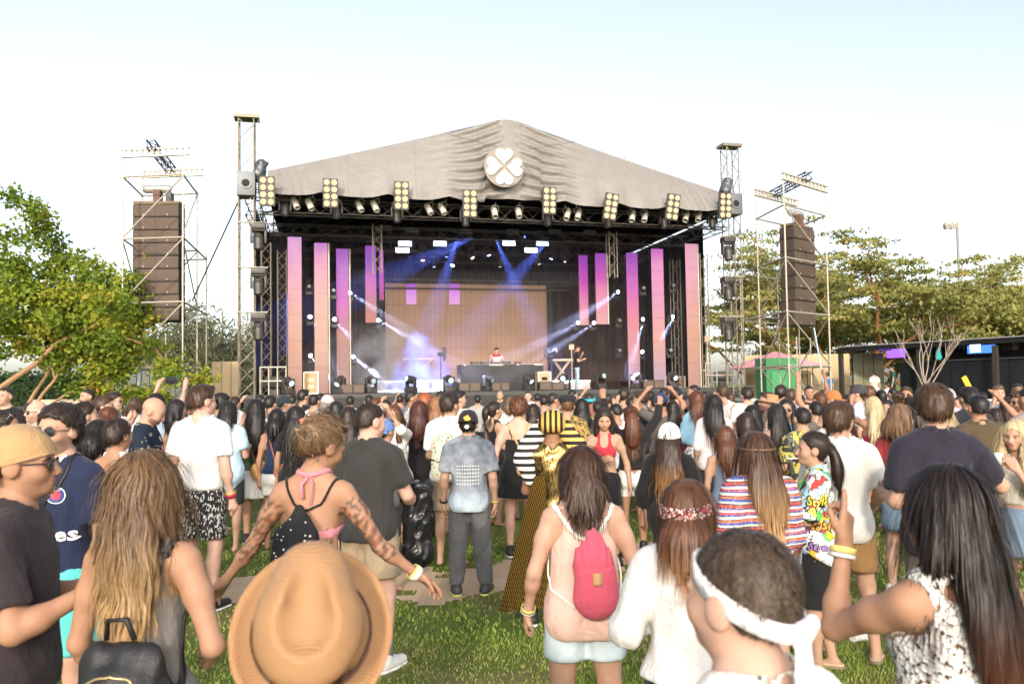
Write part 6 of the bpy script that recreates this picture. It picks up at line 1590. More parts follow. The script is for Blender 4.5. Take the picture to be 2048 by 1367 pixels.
# green container, pink canopy, clutter behind the scaffold
b = at(1555, 790, 40); b.z = 0; q = empty('green_cabin', b, R(5), 'bright green cabin seen through the scaffold rails', 'cabin'); m = MB(); m.box((0, 0, 1.55), (1.7, 1.4, 3.1), None, .04); m.build('body', plain((.04, .26, .09), .5), q); m = MB(); m.box((-.2, -.72, 1.3), (.8, .04, 2.2)); m.build('door', plain((.045, .36, .12), .45), q)
b = at(1530, 790, 42); b.z = 0; q = empty('pink_canopy', b, 0, 'pink fabric market canopy behind the green cabin', 'canopy'); zt = at(1540, 702, 42).z; m = MB(); m.add([(-1.7, -1, zt - .9), (3.2, -1, zt - .9), (3.2, 1.6, zt - .9), (-1.7, 1.6, zt - .9), (.7, .3, zt)], [(0, 1, 4), (1, 2, 4), (2, 3, 4), (3, 0, 4)]); m.build('roof', cloth((.70, .28, .33)), q)
for (x_, y_) in ((-1.6, -.9), (3.1, -.9), (3.1, 1.5), (-1.6, 1.5)): m = MB(); m.tube([(x_, y_, 0), (x_, y_, zt - .9)], .04, 6); m.build('pole', STEEL, q)
b = at(1540, 800, 28.5); b.z = 0; q = empty('steel_ramp', b, R(12), 'pale metal access ramp at the side of the stage', 'ramp'); m = MB(); m.box((0, 0, 1.15), (2.3, 1.2, .12), (0, R(8), 0)); m.build('deck', plain((.5, .55, .55), .4, .5), q)
for x_ in (-.9, .9): m = MB(); m.tube([(x_, -.5, 0), (x_, -.5, 1.1)], .03, 6); m.tube([(x_, .5, 0), (x_, .5, 1.1)], .03, 6); m.build('leg', STEEL, q)
b = at(1632, 790, 33); b.z = 0; q = empty('mixing_desk', b, 0, 'pale sound desk on a black case beyond the crowd', 'mixing desk'); m = MB(); m.box((0, 0, .6), (.9, .6, 1.2), None, .02); m.build('case', CASE, q); m = MB(); m.box((0, -.05, 1.3), (1.3, .7, .16), (R(12), 0, 0), .02); m.build('desk', plain((.6, .6, .58), .4), q)
b = at(140, 800, 30); b.z = 0; q = empty('crate', b, 0, 'pale slatted wooden crate in front of the dark garden wall', 'crate')
for i in range(4): m = MB(); m.box((0, -.45, .95 + .19 * i), (2.6, .04, .16)); m.build('slat', plain((.62, .52, .38), .7), q)
m = MB(); m.box((0, 0, .85), (2.5, .84, 1.66)); m.build('inner_box', plain((.5, .42, .32), .8), q)
# floodlight poles
def flood(x, y, D, yb, lab, n=2):
    b = at(x, 790, D); H = at(x, y, D).z; b.z = 0; q = empty('floodlight_pole', b, 0, lab, 'floodlight'); m = MB(); m.tube([(0, 0, 0), (0, 0, H)], .13, 8, True, .09); m.build('pole', plain((.20, .19, .18), .5, .4), q, True)
    for i in range(n): m = MB(); m.box((-.5 - .45 * (i - .5), 0, H - .25), (.6, .35, .42), (R(18), R(-16), 0), .04); m.build('lamp_head', plain((.40, .36, .34), .4, .3), q)
    m = MB(); m.tube([(-1.1, 0, H - .02), (.1, 0, H)], .05, 6); m.build('arm', plain((.5, .48, .45), .5, .4), q)
flood(1928, 445, 62, 700, 'tall floodlight pole with two lamp heads rising over the rain trees')
b = at(1247, 790, 60); b.z = 0; H = at(1247, 312, 60).z; q = empty('stadium_light', b, 0, 'three floodlights on a mast peeking over the canopy edge', 'floodlight'); m = MB(); m.tube([(0, 0, 0), (0, 0, H)], .12, 8); m.build('pole', plain((.5, .48, .45), .5, .4), q); m = MB(); m.tube([(-.8, 0, H), (.9, 0, H - .1)], .04, 6); m.build('crossbar', plain((.5, .48, .45), .5, .4), q)
for dx in (-.8, .05, .8): m = MB(); m.lathe([(.05, 0), (.2, -.25), (.26, -.6), (.2, -.75), (.002, -.78)], (dx, 0, H), 12, 'Z', (R(20), R(25), 0)); m.build('lamp_head', plain((.55, .47, .40), .35, .4), q, True)
b = at(445, 800, 75); b.z = 0; H = at(445, 605, 75).z; q = empty('floodlight_mast', b, 0, 'rectangular floodlight frame on a mast beyond the scaffold', 'floodlight'); m = MB(); m.tube([(0, 0, 0), (0, 0, H)], .10, 8); m.build('pole', plain((.5, .47, .42), .5, .4), q); m = MB(); m.box((0, 0, H + .25), (1.6, .25, .6), None, .03); m.build('lamp_head', plain((.62, .50, .36), .4, .3), q)
# ================================================================== THE CROWD, NEAR ROWS
def W_(nm, kind, mat, **o): return (nm, kind, mat, o)
def tee(c, **o): return W_('t_shirt', 'tee', cloth(c) if isinstance(c, tuple) else c, **o)
def tank(c, **o): return W_('tank_top', 'tank', cloth(c) if isinstance(c, tuple) else c, **o)
def shorts(c, **o): return W_('shorts', 'shorts', cloth(c) if isinstance(c, tuple) else c, **o)
def pants(c, **o): return W_('trousers', 'pants', cloth(c) if isinstance(c, tuple) else c, **dict(dict(leg=.07, flare=.006), **o))
def skirt(c, **o): return W_('skirt', 'skirt', cloth(c) if isinstance(c, tuple) else c, **o)
def dress(c, **o): return W_('dress', 'dress', cloth(c) if isinstance(c, tuple) else c, **dict(dict(hem=.55, back=.08), **o))
def shirt(c, **o): return W_('shirt', 'shirt', cloth(c) if isinstance(c, tuple) else c, **dict(dict(hem=.82, loose=.016), **o))
NAVY, BLK, WHT, KHA = (.012, .016, .045), (.012, .012, .013), (.78, .77, .75), (.36, .26, .155)
SNW = (plain((.68, .68, .66), .6), plain((.75, .74, .72), .6)); SNB = (plain((.02, .02, .022), .5), plain((.7, .7, .7), .6)); SAN = (plain((.45, .33, .22), .7), plain((.2, .15, .1), .7), False, True); BOOT = (plain((.018, .016, .015), .5), plain((.02, .02, .02), .6), True)
def blob_bag(r, name, label, prims, mat, parts=(), cat='bag', h=.012, wr=.006, cutz=None, bodyname='bag_body'):
    o = worn(r, name, label, cat); F = grow(prims, h); F.wrinkle(wr, (60, 60, 30), 5)
    V, Q = F.net(); to_mesh(bodyname, V, Q, mat, o); return o, F

# -- person in plum T-shirt and tan cap, in profile
r = person(34, 848, 2.8, -74, 'person in plum T-shirt with tan backward cap and sunglasses reaching an arm out', wear=[tee((.030, .022, .026), sleeve=.75, wr=.009), pants((.02, .02, .022))], hair=('crop', 'dark', .1), hat=('cap', cloth((.40, .25, .12)), dict(yaw=180, tilt=14)), shades='on', tone='tan', ra=((.05, .07, -.28), (-.10, .20, .09), (-.3, 0, 1)), la='fwd', stubble=.25, shoes=SNW, w=1.03)
# -- jersey
r = person(124, 808, 4.3, 163, 'person in navy football jersey, turquoise shorts and sunglasses, hand at chest', wear=[tee((.016, .022, .055), sleeve=.78, loose=.014, hem=.80), shorts((.10, .48, .46), leg=.52, flare=.03)], hair=('curly', 'dark', .1), shades='on', tone='light', ra=((.10, .02, -.27), (-.22, .13, .04), (0, -1, .2)), la='down', stubble=.55, shoes=SNW, look=(4, 2, 0), legs=((-.12, .02), (.14, -.02)))
F = r['wear'][0]; rt = r['root']; T = r['s']['T']
wm = plain((.8, .8, .78), .6)
text_on(F, 'Fly', .075, T((.02, .3, 1.20)), (0, -1, 0), wm, rt, bold=.002); text_on(F, 'Emirates', .095, T((.0, .3, 1.12)), (0, -1, 0), wm, rt, bold=.002)
def disc_on(F, c, rad, direction, mat, parent, name, n=20, off=.004):
    d = np.array(direction, np.float32); up = V3(0, 0, 1); rt_ = np.cross(d, up); P = [np.array(c, np.float32)] + [np.array(c, np.float32) + (rt_ * math.cos(a) + up * math.sin(a)) * rad * q for q in (.5, 1) for a in np.linspace(0, 2 * math.pi, n, False)]
    P = np.array(P) - d * .15
    for _ in range(60): v, G = F.sample(P); P = P + d * np.clip(v - off, -.02, .02)[:, None] * .8
    Q = [(0, 1 + i, 1 + (i + 1) % n) for i in range(n)] + [(1 + i, 1 + n + i, 1 + n + (i + 1) % n, 1 + (i + 1) % n) for i in range(n)]; return to_mesh(name, P, Q, mat, parent, False)
c = T((-.085, .3, 1.315)); cr = disc_on(F, c, .042, (0, -1, 0), plain((.7, .68, .6), .5), rt, 'crest'); disc_on(F, c, .038, (0, -1, 0), plain((.02, .04, .2), .5), cr, 'crest_ring', off=.0055); disc_on(F, c, .022, (0, -1, 0), plain((.5, .03, .06), .5), cr, 'crest_centre', off=.007)
text_on(F, 'PARIS', .018, c + V3(0, 0, .028), (0, -1, 0), wm, rt, off=.007, name='crest_lettering')
m = MB(); sw = [(-.045, .012), (-.03, -.012), (.0, -.012), (.06, .022), (.0, -.002), (-.028, .0)]; P = np.array([T((.10 - a, .3, 1.31 + b)) for a, b in sw]); 
for _ in range(60): v, G = F.sample(P); P = P + V3(0, -1, 0) * np.clip(v - .004, -.02, .02)[:, None] * .8
to_mesh('swoosh', P, [tuple(range(6))], wm, rt, False)
FF = full_field(r); strap(FF, worn(r, 'crossbody_strap', 'thin black crossbody strap over the navy jersey', 'strap'), [T((-.11, -.02, 1.46)), T((-.10, .14, 1.36)), T((.02, .18, 1.2)), T((.13, .16, 1.02)), T((.19, 0, .98))], .018, plain(BLK, .5), 'webbing')
strap(FF, rt, [T((-.075, .03, 1.49)), T((-.05, .09, 1.465)), T((0, .11, 1.45)), T((.05, .09, 1.465)), T((.075, .03, 1.49))], .018, wm, 'collar', .005)
bracelet(r, 1, (.6, .6, .58), .85, 1.25, .03, 'wrist_watch'); bracelet(r, 1, (.75, .6, .05), .78, 1.3, .016)
# -- grey tank, leather backpack
HB = ((.050, .028, .014), (.28, .165, .080), (.66, .42, .19), 1.12, 1.50)
r = person(286, 900, 2.6, -4, 'person in grey ribbed tank top and black jeans seen from behind', fem=True, wear=[tank((.20, .185, .17), back=.10, hem=.98, ah=.0, wr=.007), pants((.016, .016, .017), leg=.07, flare=.004, top=1.03)], hair=('wavy', HB, .25), tone='tan', ra=((.115, -.06, -.26), (-.09, .20, -.08), (-1, 0, 0)), la=((.08, .02, -.28), (.0, .15, -.16), (-1, 0, 0)), shoes=SNB, hw=.80, nhair=6500, look=(-6, 2, 0), w=.96)
FF = full_field(r); T = r['s']['T']; LEA = plain((.016, .016, .018), .5, 0, .4, .3, 30, .25)
o = worn(r, 'leather_backpack', 'small black leather backpack with gold zips worn over the grey tank top', 'backpack')
F = grow([cap(T((-.03, -.185, 1.110)), T((.10, -.185, 1.110)), .075, .075, .05, .62), cap(T((-.01, -.18, 0.970)), T((.10, -.18, 0.970)), .115, .115, .05, .62), ell(T((.045, -.23, 1.030)), (.12, .06, .10), .03)], .010); F.wrinkle(.010, (60, 60, 34), 2); V, Q = F.net(); to_mesh('bag_body', V, Q, LEA, o)
F2 = grow([cap(T((-.02, -.235, 0.970)), T((.11, -.235, 0.970)), .07, .07, .03, .5)], .010); V, Q = F2.net(); to_mesh('front_pocket', V, Q, LEA, o)
for sx in (-1, 1): strap(FF, o, [T((sx * .10, .06, 1.42)), T((sx * .105, -.03, 1.47)), T((sx * .085, -.13, 1.36)), T((.03 + sx * .02, -.16, 1.22))], .030, LEA, 'strap', .004, .005); strap(FF, o, [T((sx * .155, .05, 1.22)), T((sx * .16, -.06, 1.02)), T((.05 + sx * .11, -.15, 1.0))], .022, LEA, 'strap', .006)
m = MB(); m.tube([T((-.01, -.2, 1.200)), T((-.0, -.21, 1.260)), T((.06, -.21, 1.265)), T((.08, -.2, 1.200))], .009, 6); to_mesh('handle', m.v, m.f, LEA, o)
P, N = surf_path(F, [T((.045 - .165 * math.cos(a), -.30, .93 + .20 * math.sin(a))) for a in np.linspace(0, math.pi, 11)], .002, 4); v, q = ribbon(P, N, .007, .003); to_mesh('zip', v, q, plain((.7, .5, .22), .3, .8), o)
# -- straw hat close by
r = person(622, 1140, 1.32, 6, 'person in red shirt under a tan straw fedora standing close by', wear=[tee((.35, .03, .03)), pants((.03, .03, .04))], hair=('crop', 'dark', .1), tone='light', look=(0, 6, 0), la='down', ra='down', lod=0, nhair=1500)
s = r['s']; HM = rotm(0, 52, 4); o_ = V3(0, -.015, .12)
def hat_tr(V): return hm(s, (np.asarray(V, np.float32) - o_) @ HM.T + o_ + V3(0, -.01, .0))
F = grow([cap((0, -.015, .10), (0, -.015, .175), .104, .092, .02, 1), ell((0, .02, .185), (.082, .10, .055)), ell((0, -.05, .18), (.085, .085, .055))], .0042, 0, None, .03)
for sx in (-1, 1): F.prim(ell((sx * .128, .085, .20), (.045, .065, .08), .01), 0, 's', .05)
F.prim(cap((0, .13, .262), (0, -.055, .258), .014, .046, .01), 0, 's', .014); F.prim(ell((0, -.055, .262), (.058, .050, .034), .01), 0, 's', .014)
F.cut((0, 0, .072), (0, 0, -1)); V, Q = F.net()
t = NT('straw'); co = t.coord(); w1 = t.n('TexWave', Scale=70.0, Distortion=2.5); t.t.links.new(co, w1.inputs['Vector']); w2 = t.n('TexWave', Scale=62.0, Distortion=2.5, _bands_direction='Z'); t.t.links.new(co, w2.inputs['Vector']); f = t.math('MULTIPLY', w1.outputs['Fac'], w2.outputs['Fac'])
c = t.mix(t.noise(16, 4), (.33, .18, .085), (.45, .255, .125)); c = t.mix(t.math('MULTIPLY', f, .35), c, (.20, .09, .035)); t.bsdf(c, .5, 0, .4, t.bump(f, .6, .004)); STRAW = t.m
hat = empty_child(r['root'], 'straw_hat'); to_mesh('crown', hat_tr(V), Q, STRAW, hat)
m = MB(); m.lathe([(.105, .108), (.107, .106), (.108, .078), (.106, .074)], (0, -.015, 0), 40, caps=False); to_mesh('hat_band', hat_tr(m.v), m.f, cloth((.10, .045, .03)), hat)
m = MB(); m.lathe([(.10, .074), (.118, .078), (.132, .086), (.143, .098), (.145, .096), (.135, .083), (.12, .073), (.10, .069)], (0, -.015, 0), 44, caps=False); v = np.array(m.v); v[:, 1] = (v[:, 1] + .015) * 1.1 - .015; to_mesh('brim', hat_tr(v), m.f, STRAW, hat)
# -- tattooed arms, polka dot bag
def tatt(V, tint, s):
    n = lambda P, f, ph: np.sin(P[:, 0] * f + ph + 2 * np.sin(P[:, 2] * f * .7)) * np.sin(P[:, 2] * f * .9 - ph + 2 * np.sin(P[:, 1] * f)) 
    for (so, E, W, pn, sx) in s['arms']:
        d = E - so; L = np.linalg.norm(d); d = d / L; t = (V - so) @ d / L; rad = np.linalg.norm(V - so - np.outer(t * L, d), axis=1); m_ = (t > .12) & (t < 1.25) & (rad < .08)
        v = n(V, 95, sx); w = m_ & (v > .12); tint[w] = np.array((.34, .38, .42)); w = m_ & (v < -.45) & (n(V, 60, 2) > 0); tint[w] = np.array((.62, .34, .30))
    m_ = (V[:, 0] > .04) & (V[:, 2] > 1.02) & (V[:, 2] < 1.24) & (V[:, 1] < 0) & (n(V, 80, 3) > .2); tint[m_] = np.array((.4, .42, .45))
r = person(664, 834, 3.85, -6, 'person in pink halter top with tattooed arms spread low to both sides', fem=True, wear=[W_('bikini_top', 'tube', cloth((.62, .22, .26)), top=1.245, hem=1.195, loose=.006, wr=.003), shorts((.02, .02, .022), leg=.68)], hair=('updo', ((.055, .032, .018), (.34, .21, .11)), .1), tone='tan', look=(-34, -22, 8), la=((.155, .02, -.255), (.165, .06, -.18), (0, -.3, -1)), ra=((.15, .03, -.25), (.16, .09, -.15), (0, -.3, -1)), shades='up', tattoo=tatt, shoes=SNB, lean=(.02, .06), curl=(.35, .35))
FF = full_field(r); T = r['s']['T']; PINK = cloth((.62, .22, .26))
for sx in (-1, 1): strap(FF, r['root'], [T((sx * .045, .10, 1.42)), T((sx * .062, .0, 1.49)), T((sx * .03, -.06, 1.495)), T((0, -.075, 1.49))], .022, PINK, 'halter_tie')
m = MB(); m.tube([T((0, -.07, 1.49)), T((-.03, -.095, 1.45)), T((-.02, -.10, 1.39))], .010, 6); m.tube([T((0, -.07, 1.49)), T((.025, -.1, 1.46)), T((.02, -.11, 1.36))], .005, 5); to_mesh('tie_end', m.v, m.f, PINK, r['root'])
fl = empty_child(r['root'], 'flower_clip'); fr = np.random.default_rng(2)
for k in range(14):
    c0 = hp_(r['s'], (-.02 + fr.uniform(-.035, .03), -.124 + fr.uniform(-.012, .008), .13 + fr.uniform(-.03, .03))); a, b = fr.normal(0, 1, 3), fr.normal(0, 1, 3); a /= np.linalg.norm(a); b = np.cross(a, b); b /= np.linalg.norm(b); q = .030
    to_mesh('petal', [c0 + a * q, c0 + b * q * .7, c0 - a * q, c0 - b * q * .7, c0 + np.cross(a, b) * .01], [(0, 1, 4), (1, 2, 4), (2, 3, 4), (3, 0, 4)], plain(((.75, .28, .20), (.8, .5, .40), (.06, .45, .42), (.7, .35, .12))[k % 4], .6), fl)
DOT = dots((.014, .014, .016), (.65, .64, .62), 34.0, .16)
o = worn(r, 'drawstring_bag', 'black drawstring bag with white dots worn over the bare back', 'bag'); F = grow([cap(T((-.015, -.14, 1.34)), T((-.015, -.165, 1.22)), .028, .09, .03, .6), cap(T((-.015, -.165, 1.22)), T((-.015, -.175, .99)), .09, .14, .04, .55)], .010); F.wrinkle(.008, (80, 80, 20), 3); V, Q = F.net(); to_mesh('bag_body', V, Q, DOT, o)
for sx in (-1, 1): strap(FF, o, [T((sx * .11, .05, 1.42)), T((sx * .11, -.04, 1.455)), T((sx * .07, -.12, 1.36)), T((-.01, -.14, 1.33))], .010, cloth(BLK), 'cord', .005, .006); strap(FF, o, [T((sx * .13, .06, 1.2)), T((sx * .16, -.03, 1.08)), T((sx * .10 - .01, -.13, .93))], .010, cloth(BLK), 'cord', .006, .006)
bracelet(r, 1, (.72, .70, .55), .95, 1.4, .03); bracelet(r, 1, (.70, .62, .15), .87, 1.3, .012)
# -- charcoal T-shirt, khaki shorts, bin bag
r = person(742, 803, 5.6, -18, 'person in charcoal T-shirt and rolled khaki shorts with grey socks', wear=[tee((.035, .033, .032), loose=.018, sleeve=.72, hem=.84), shorts((.33, .255, .165), leg=.60, flare=.026)], hair=('crop', 'dark', .1), tone='fair', look=(-28, -8, 0), ra=((.07, .08, -.27), (-.05, .20, -.10), (-1, 0, 0)), la='fwd', shoes=SNW, legs=((-.13, .06), (.17, -.06)), w=1.06)
for i, sx in ((0, -1), (1, 1)):
    ank, fd = r['s']['feet'][i]; F = grow([cap(ank + V3(0, 0, -.01), ank + V3(0, .005, .10), .04, .042)], .01, .004); V, Q = F.net(); to_mesh('sock', V, Q, cloth((.13, .15, .16)), r['root'])
p = at(835, 1090, 5.75); o = empty('bin_bag', (p.x, p.y, .58), 0, 'half full shiny black bin bag held open beside the khaki shorts', 'bin bag'); o.scale = (1, 1, .66); F = grow([cap((0, 0, .22), (0, 0, .55), .10, .105, .05, .8), cap((0, 0, .55), (.0, 0, .93), .105, .115, .04, .75), ell((0, 0, .22), (.12, .10, .17))], .013); F.wrinkle(.016, (60, 60, 22), 6); F.prim(ell((0, .0, .98), (.085, .07, .2)), 0, 's', .01); V, Q = F.net(); to_mesh('bag_body', V, Q, plain((.012, .012, .014), .3, 0, .45, .3, 20), o)
m = MB(); m.tube([(.115 * math.cos(a), .085 * math.sin(a), .915 + .02 * math.sin(3 * a)) for a in np.linspace(0, 6.283, 25)], .014, 6); m.build('rolled_rim', plain((.012, .012, .014), .3, 0, .45, .3, 20), o, True)
# -- peach tank top, pink bag
HW2 = ((.020, .011, .008), (.10, .048, .028))
r = person(1163, 890, 3.8, 2, 'person in loose peach tank top and pale denim shorts, arms hanging', fem=True, wear=[tank((.66, .43, .36), back=.13, hem=.80, wide=1.05, loose=.012, ah=-.004, wr=.006), shorts(denim((.42, .50, .54)), leg=.685, flare=.02)], hair=('wavy', HW2, .13), tone='light', la=((.09, -.03, -.275), (.03, .11, -.22), (-1, 0, 0)), ra=((.10, -.03, -.275), (.05, .12, -.21), (-1, 0, 0)), w=1.18, hw=.86, nhair=2600, shoes=SNW, legs=((-.14, 0), (.14, 0)))
FF = full_field(r); T = r['s']['T']; PKB = cloth((.52, .085, .13), .15, 500); COT = cloth((.70, .67, .62))
o = worn(r, 'pink_drawstring_bag', 'raspberry pink drawstring bag with leather patch on the peach tank top', 'bag'); c0 = T((.035, -.20, 1.0))
F = grow([cap(T((.02, -.185, 1.33)), T((.025, -.20, 1.21)), .04, .085, .03, .62), cap(T((.025, -.20, 1.21)), T((.03, -.205, 1.06)), .092, .112, .05, .62)], .0095)
X, Y, Z = F.grid(); F.d = F.d + .005 * np.sin(X * 190 + 3 * np.sin(Z * 9)) * np.clip((Z - 1.15) / .1, 0, 1); F.wrinkle(.005, (40, 40, 30), 7); V, Q = F.net(); to_mesh('bag_body', V, Q, PKB, o)
F2 = grow([cap(T((.03, -.225, 1.14)), T((.03, -.225, 1.05)), .105, .115, .03, .55)], .0095); F2.cut(T((0, 0, 1.195)), (0, 0, 1)); V, Q = F2.net(); to_mesh('pocket', V, Q, PKB, o)
P, N = surf_path(F2, [T((.03, -.30, 1.175)), T((.032, -.30, 1.115))], .003, 6); v, q = ribbon(P, N, .045, .003); to_mesh('patch', v, q, plain((.42, .24, .11), .6), o)
for sx in (-1, 1): strap(FF, o, [T((sx * .125, .06, 1.40)), T((sx * .13, -.04, 1.44)), T((sx * .09, -.13, 1.36)), T((.022 + sx * .012, -.175, 1.32))], .024, COT, 'cord', .005, .006); strap(FF, o, [T((sx * .17, .06, 1.24)), T((sx * .175, -.06, 1.05)), T((.03 + sx * .10, -.17, .98))], .012, COT, 'cord', .006, .008)
bracelet(r, -1, (.75, .6, .12), .93, 1.3, .016); bracelet(r, -1, (.6, .58, .55), 1.0, 1.35, .006)
# -- white blouse with paisley headband
r = person(1372, 957, 3.0, -14, 'person in white blouse with rolled sleeves and dark paisley headband', fem=True, wear=[shirt((.60, .585, .57), sleeve=1.55, loose=.022, sl=.022, hem=.95, wr=.012), shorts((.014, .014, .015), leg=.66)], hair=('bob', ((.035, .016, .010), (.20, .085, .042), (.42, .20, .09), 1.36, 1.50), .17), tone='asian', la=((.10, -.02, -.27), (-.02, .22, -.02), (-1, 0, 0)), ra='fwd', hat=('band', camo3((.03, .012, .014), (.25, .03, .035), (.5, .46, .42), 70.0), dict(w=.05, dz=-.005)), hw=1.0, shoes=SNB, look=(-12, -4, 0))
# -- white tied headband close by
r = person(1492, 1054, 1.42, 34, 'person with a white cloth headband knotted at the back, close by', wear=[tee((.70, .66, .60)), pants((.05, .05, .06))], hair=('crop', ((.030, .020, .014), (.115, .078, .052)), .1), tone='fair', lod=0, nhair=6000, look=(4, 0, 0))
s = r['s']; HBm = cloth((.68, .66, .68), .08, 500, .8, .5); hb_ = empty_child(r['root'], 'headband')
pts = []; nn = []
for a in np.linspace(0, 2 * math.pi, 41): q = V3(.0845 * math.sin(a), -.012 + .1035 * math.cos(a), .098 + .052 * math.cos(a)); pts.append(q); nn.append((math.sin(a), math.cos(a), .1))
v, q = ribbon(hm(s, pts), np.array(nn) @ s['HR'].T, .034, .006); to_mesh('band', v, q, HBm, hb_)
F = grow([ell((.0, -.122, .045), (.021, .017, .02)), cap((-.004, -.125, .04), (.012, -.135, -.06), .012, .020, .01, .5), cap((.012, -.135, -.06), (.022, -.125, -.20), .020, .026, .01, .4), cap((.0, -.125, .04), (-.028, -.13, -.09), .011, .017, .01, .5), ell((.022, -.125, .06), (.022, .012, .016))], .0042); F.wrinkle(.006, (120, 120, 60), 2); V, Q = F.net(); to_mesh('knot', hm(s, V), Q, HBm, hb_)
# -- white lace top, pointing up
t = NT('lace'); co = t.coord(); d = t.voro(62, co); n1 = t.noise(130, 3, co); n2 = t.noise(340, 2, co); hole = t.math('GREATER_THAN', t.math('ADD', t.math('MULTIPLY', n2, .35), t.math('MULTIPLY', t.math('ADD', d, n1), .5)), .77)
b = t.bsdf(t.mix(n1, (.62, .60, .57), (.80, .79, .77)), .8, 0, .2, t.bump(t.math('ADD', d, n1), .7, .02)); tr = t.n('BsdfTransparent'); mx = t.n('MixShader'); t.set(mx, 0, hole); t.t.links.new(b.outputs[0], mx.inputs[1]); t.t.links.new(tr.outputs[0], mx.inputs[2]); t.t.links.new(mx.outputs[0], t.out.inputs[0]); LACE = t.m
r = person(1893, 925, 2.1, 12, 'person in sleeveless white lace top pointing a finger up', fem=True, wear=[W_('lace_top', 'sleeveless', LACE, hem=.88, wide=1.06, loose=.012, wr=.006, back=.02), shorts(denim((.34, .46, .56)), leg=.66)], hair=('long', ((.008, .006, .006), (.030, .018, .014), (.13, .045, .025), 1.0, 1.42), .44), tone='tan', la=((.045, .245, -.13), (-.06, .03, .235), (.5, .7, 0)), ra='fwd', point=-1, curl=(1.25, .6), hw=.66, nhair=5000, look=(10, -4, 4), sway=.07, lod=0)
bracelet(r, -1, (.72, .62, .18), .93, 1.35, .018); bracelet(r, -1, (.7, .68, .62), .86, 1.35, .012)
# -- graffiti shirt
t = NT('graffiti_print'); co = t.coord(); wv = t.noise(16, 2, co, .6, 1); v_ = t.n('VectorMath', _operation='MULTIPLY_ADD'); t.t.links.new(wv, v_.inputs[0]); v_.inputs[1].default_value = (.10,) * 3; t.t.links.new(co, v_.inputs[2]); cells = t.sep(t.voro(17, v_.outputs[0], out=1)); edge = t.voro(17, v_.outputs[0], 'DISTANCE_TO_EDGE')
c = t.ramp(cells[0], [(0, (.62, .66, .66)), (.32, (.70, .70, .68)), (.5, (.30, .55, .60)), (.58, (.62, .05, .05)), (.66, (.70, .42, .03)), (.74, (.72, .62, .10)), (.80, (.10, .42, .12)), (.86, (.25, .12, .35)), (.92, (.03, .03, .03))], 'CONSTANT'); c = t.mix(t.math('LESS_THAN', edge, .035), c, (.015, .015, .015)); t.bsdf(c, .75, 0, .3, t.bump(t.noise(14, 3), .4, .03)); GRAF = t.m
r = person(1628, 862, 5.3, 76, 'person in long graffiti print shirt and black shorts, cigarette at the lips', fem=True, wear=[shirt(GRAF, hem=.62, sleeve=.98, loose=.024, sl=.02, wide=1.08, wr=.008), shorts(BLK, leg=.50, flare=.026)], hair=('tail', 'dark', .34), tone='asian', la=((.05, .10, -.27), (-.02, .14, .21), (-.5, -.8, 0)), ra='down', shoes=SAN, tie=.10, hw=.85, legs=((-.11, .07), (.11, -.06)), brow=(.12, .1, .1))
F = r['wear'][0]; T = r['s']['T']
for tx_, sz, c, col, sh_ in (('Music', .10, (-.3, .0, 1.10), (.72, .30, .03), .2), ('Street', .075, (-.3, .0, .95), (.30, .16, .45), .3), ('Music', .10, (-.3, .0, .70), (.75, .40, .03), .2), ('Style', .08, (-.3, .02, 1.28), (.75, .55, .05), .2), ('Hip', .08, (-.3, .06, .82), (.55, .5, .04), .1)):
    text_on(F, tx_, sz * 1.06, T(c), (1, 0, 0), plain(BLK, .6), r['root'], shear=sh_, bold=.006, off=.005, wob=.004); text_on(F, tx_, sz, T(c), (1, 0, 0), plain(col, .6), r['root'], shear=sh_, bold=.001, off=.008, wob=.004)
W = r['s']['arms'][0][2]; o = worn(r, 'cigarette', 'white cigarette between the lips above the graffiti shirt', 'cigarette'); m = MB(); q = hp_(r['s'], (0, .10, .02)); m.tube([q, q + V3(.02, .085, -.006)], .005, 6); to_mesh('paper_tube', m.v, m.f, plain((.8, .79, .76), .6), o)
# -- striped kimono
t = NT('woven_stripes'); z = t.sep(t.coord()); f = t.math('FRACT', t.math('MULTIPLY', t.math('ADD', z[2], t.math('MULTIPLY', t.noise(5, 2), .03)), 7.5))
c = t.ramp(f, [(0, (.45, .07, .05)), (.10, (.05, .05, .06)), (.16, (.55, .50, .45)), (.24, (.06, .09, .30)), (.36, (.50, .13, .07)), (.46, (.03, .03, .035)), (.50, (.58, .52, .46)), (.62, (.07, .07, .25)), (.70, (.45, .07, .09)), (.80, (.60, .55, .50)), (.88, (.22, .16, .36)), (.95, (.03, .03, .035))], 'CONSTANT'); dd = t.math('LESS_THAN', t.voro(70, t.coord(), rnd=.1), .26); c = t.mix(t.math('MULTIPLY', dd, .8), c, (.55, .50, .45)); t.bsdf(c, .85, 0, .2, t.bump(t.noise(16, 3), .4, .03)); ETH = t.m
r = person(1512, 862, 4.6, 8, 'person in wide red and blue woven stripe kimono seen from behind', fem=True, wear=[shirt(ETH, hem=.78, sleeve=1.7, loose=.022, sl=.034, wide=1.12, wr=.010), shorts(BLK, leg=.6)], hair=('long', ((.030, .014, .009), (.12, .058, .030), (.52, .31, .14), 1.15, 1.50), .36), hat=('band', plain((.16, .09, .05), .5), dict(w=.012, dz=.01)), tone='asian', la='loose', ra='fwd', hw=.95, look=(-14, -8, 0), sway=.05, shoes=SAN, nhair=1800)
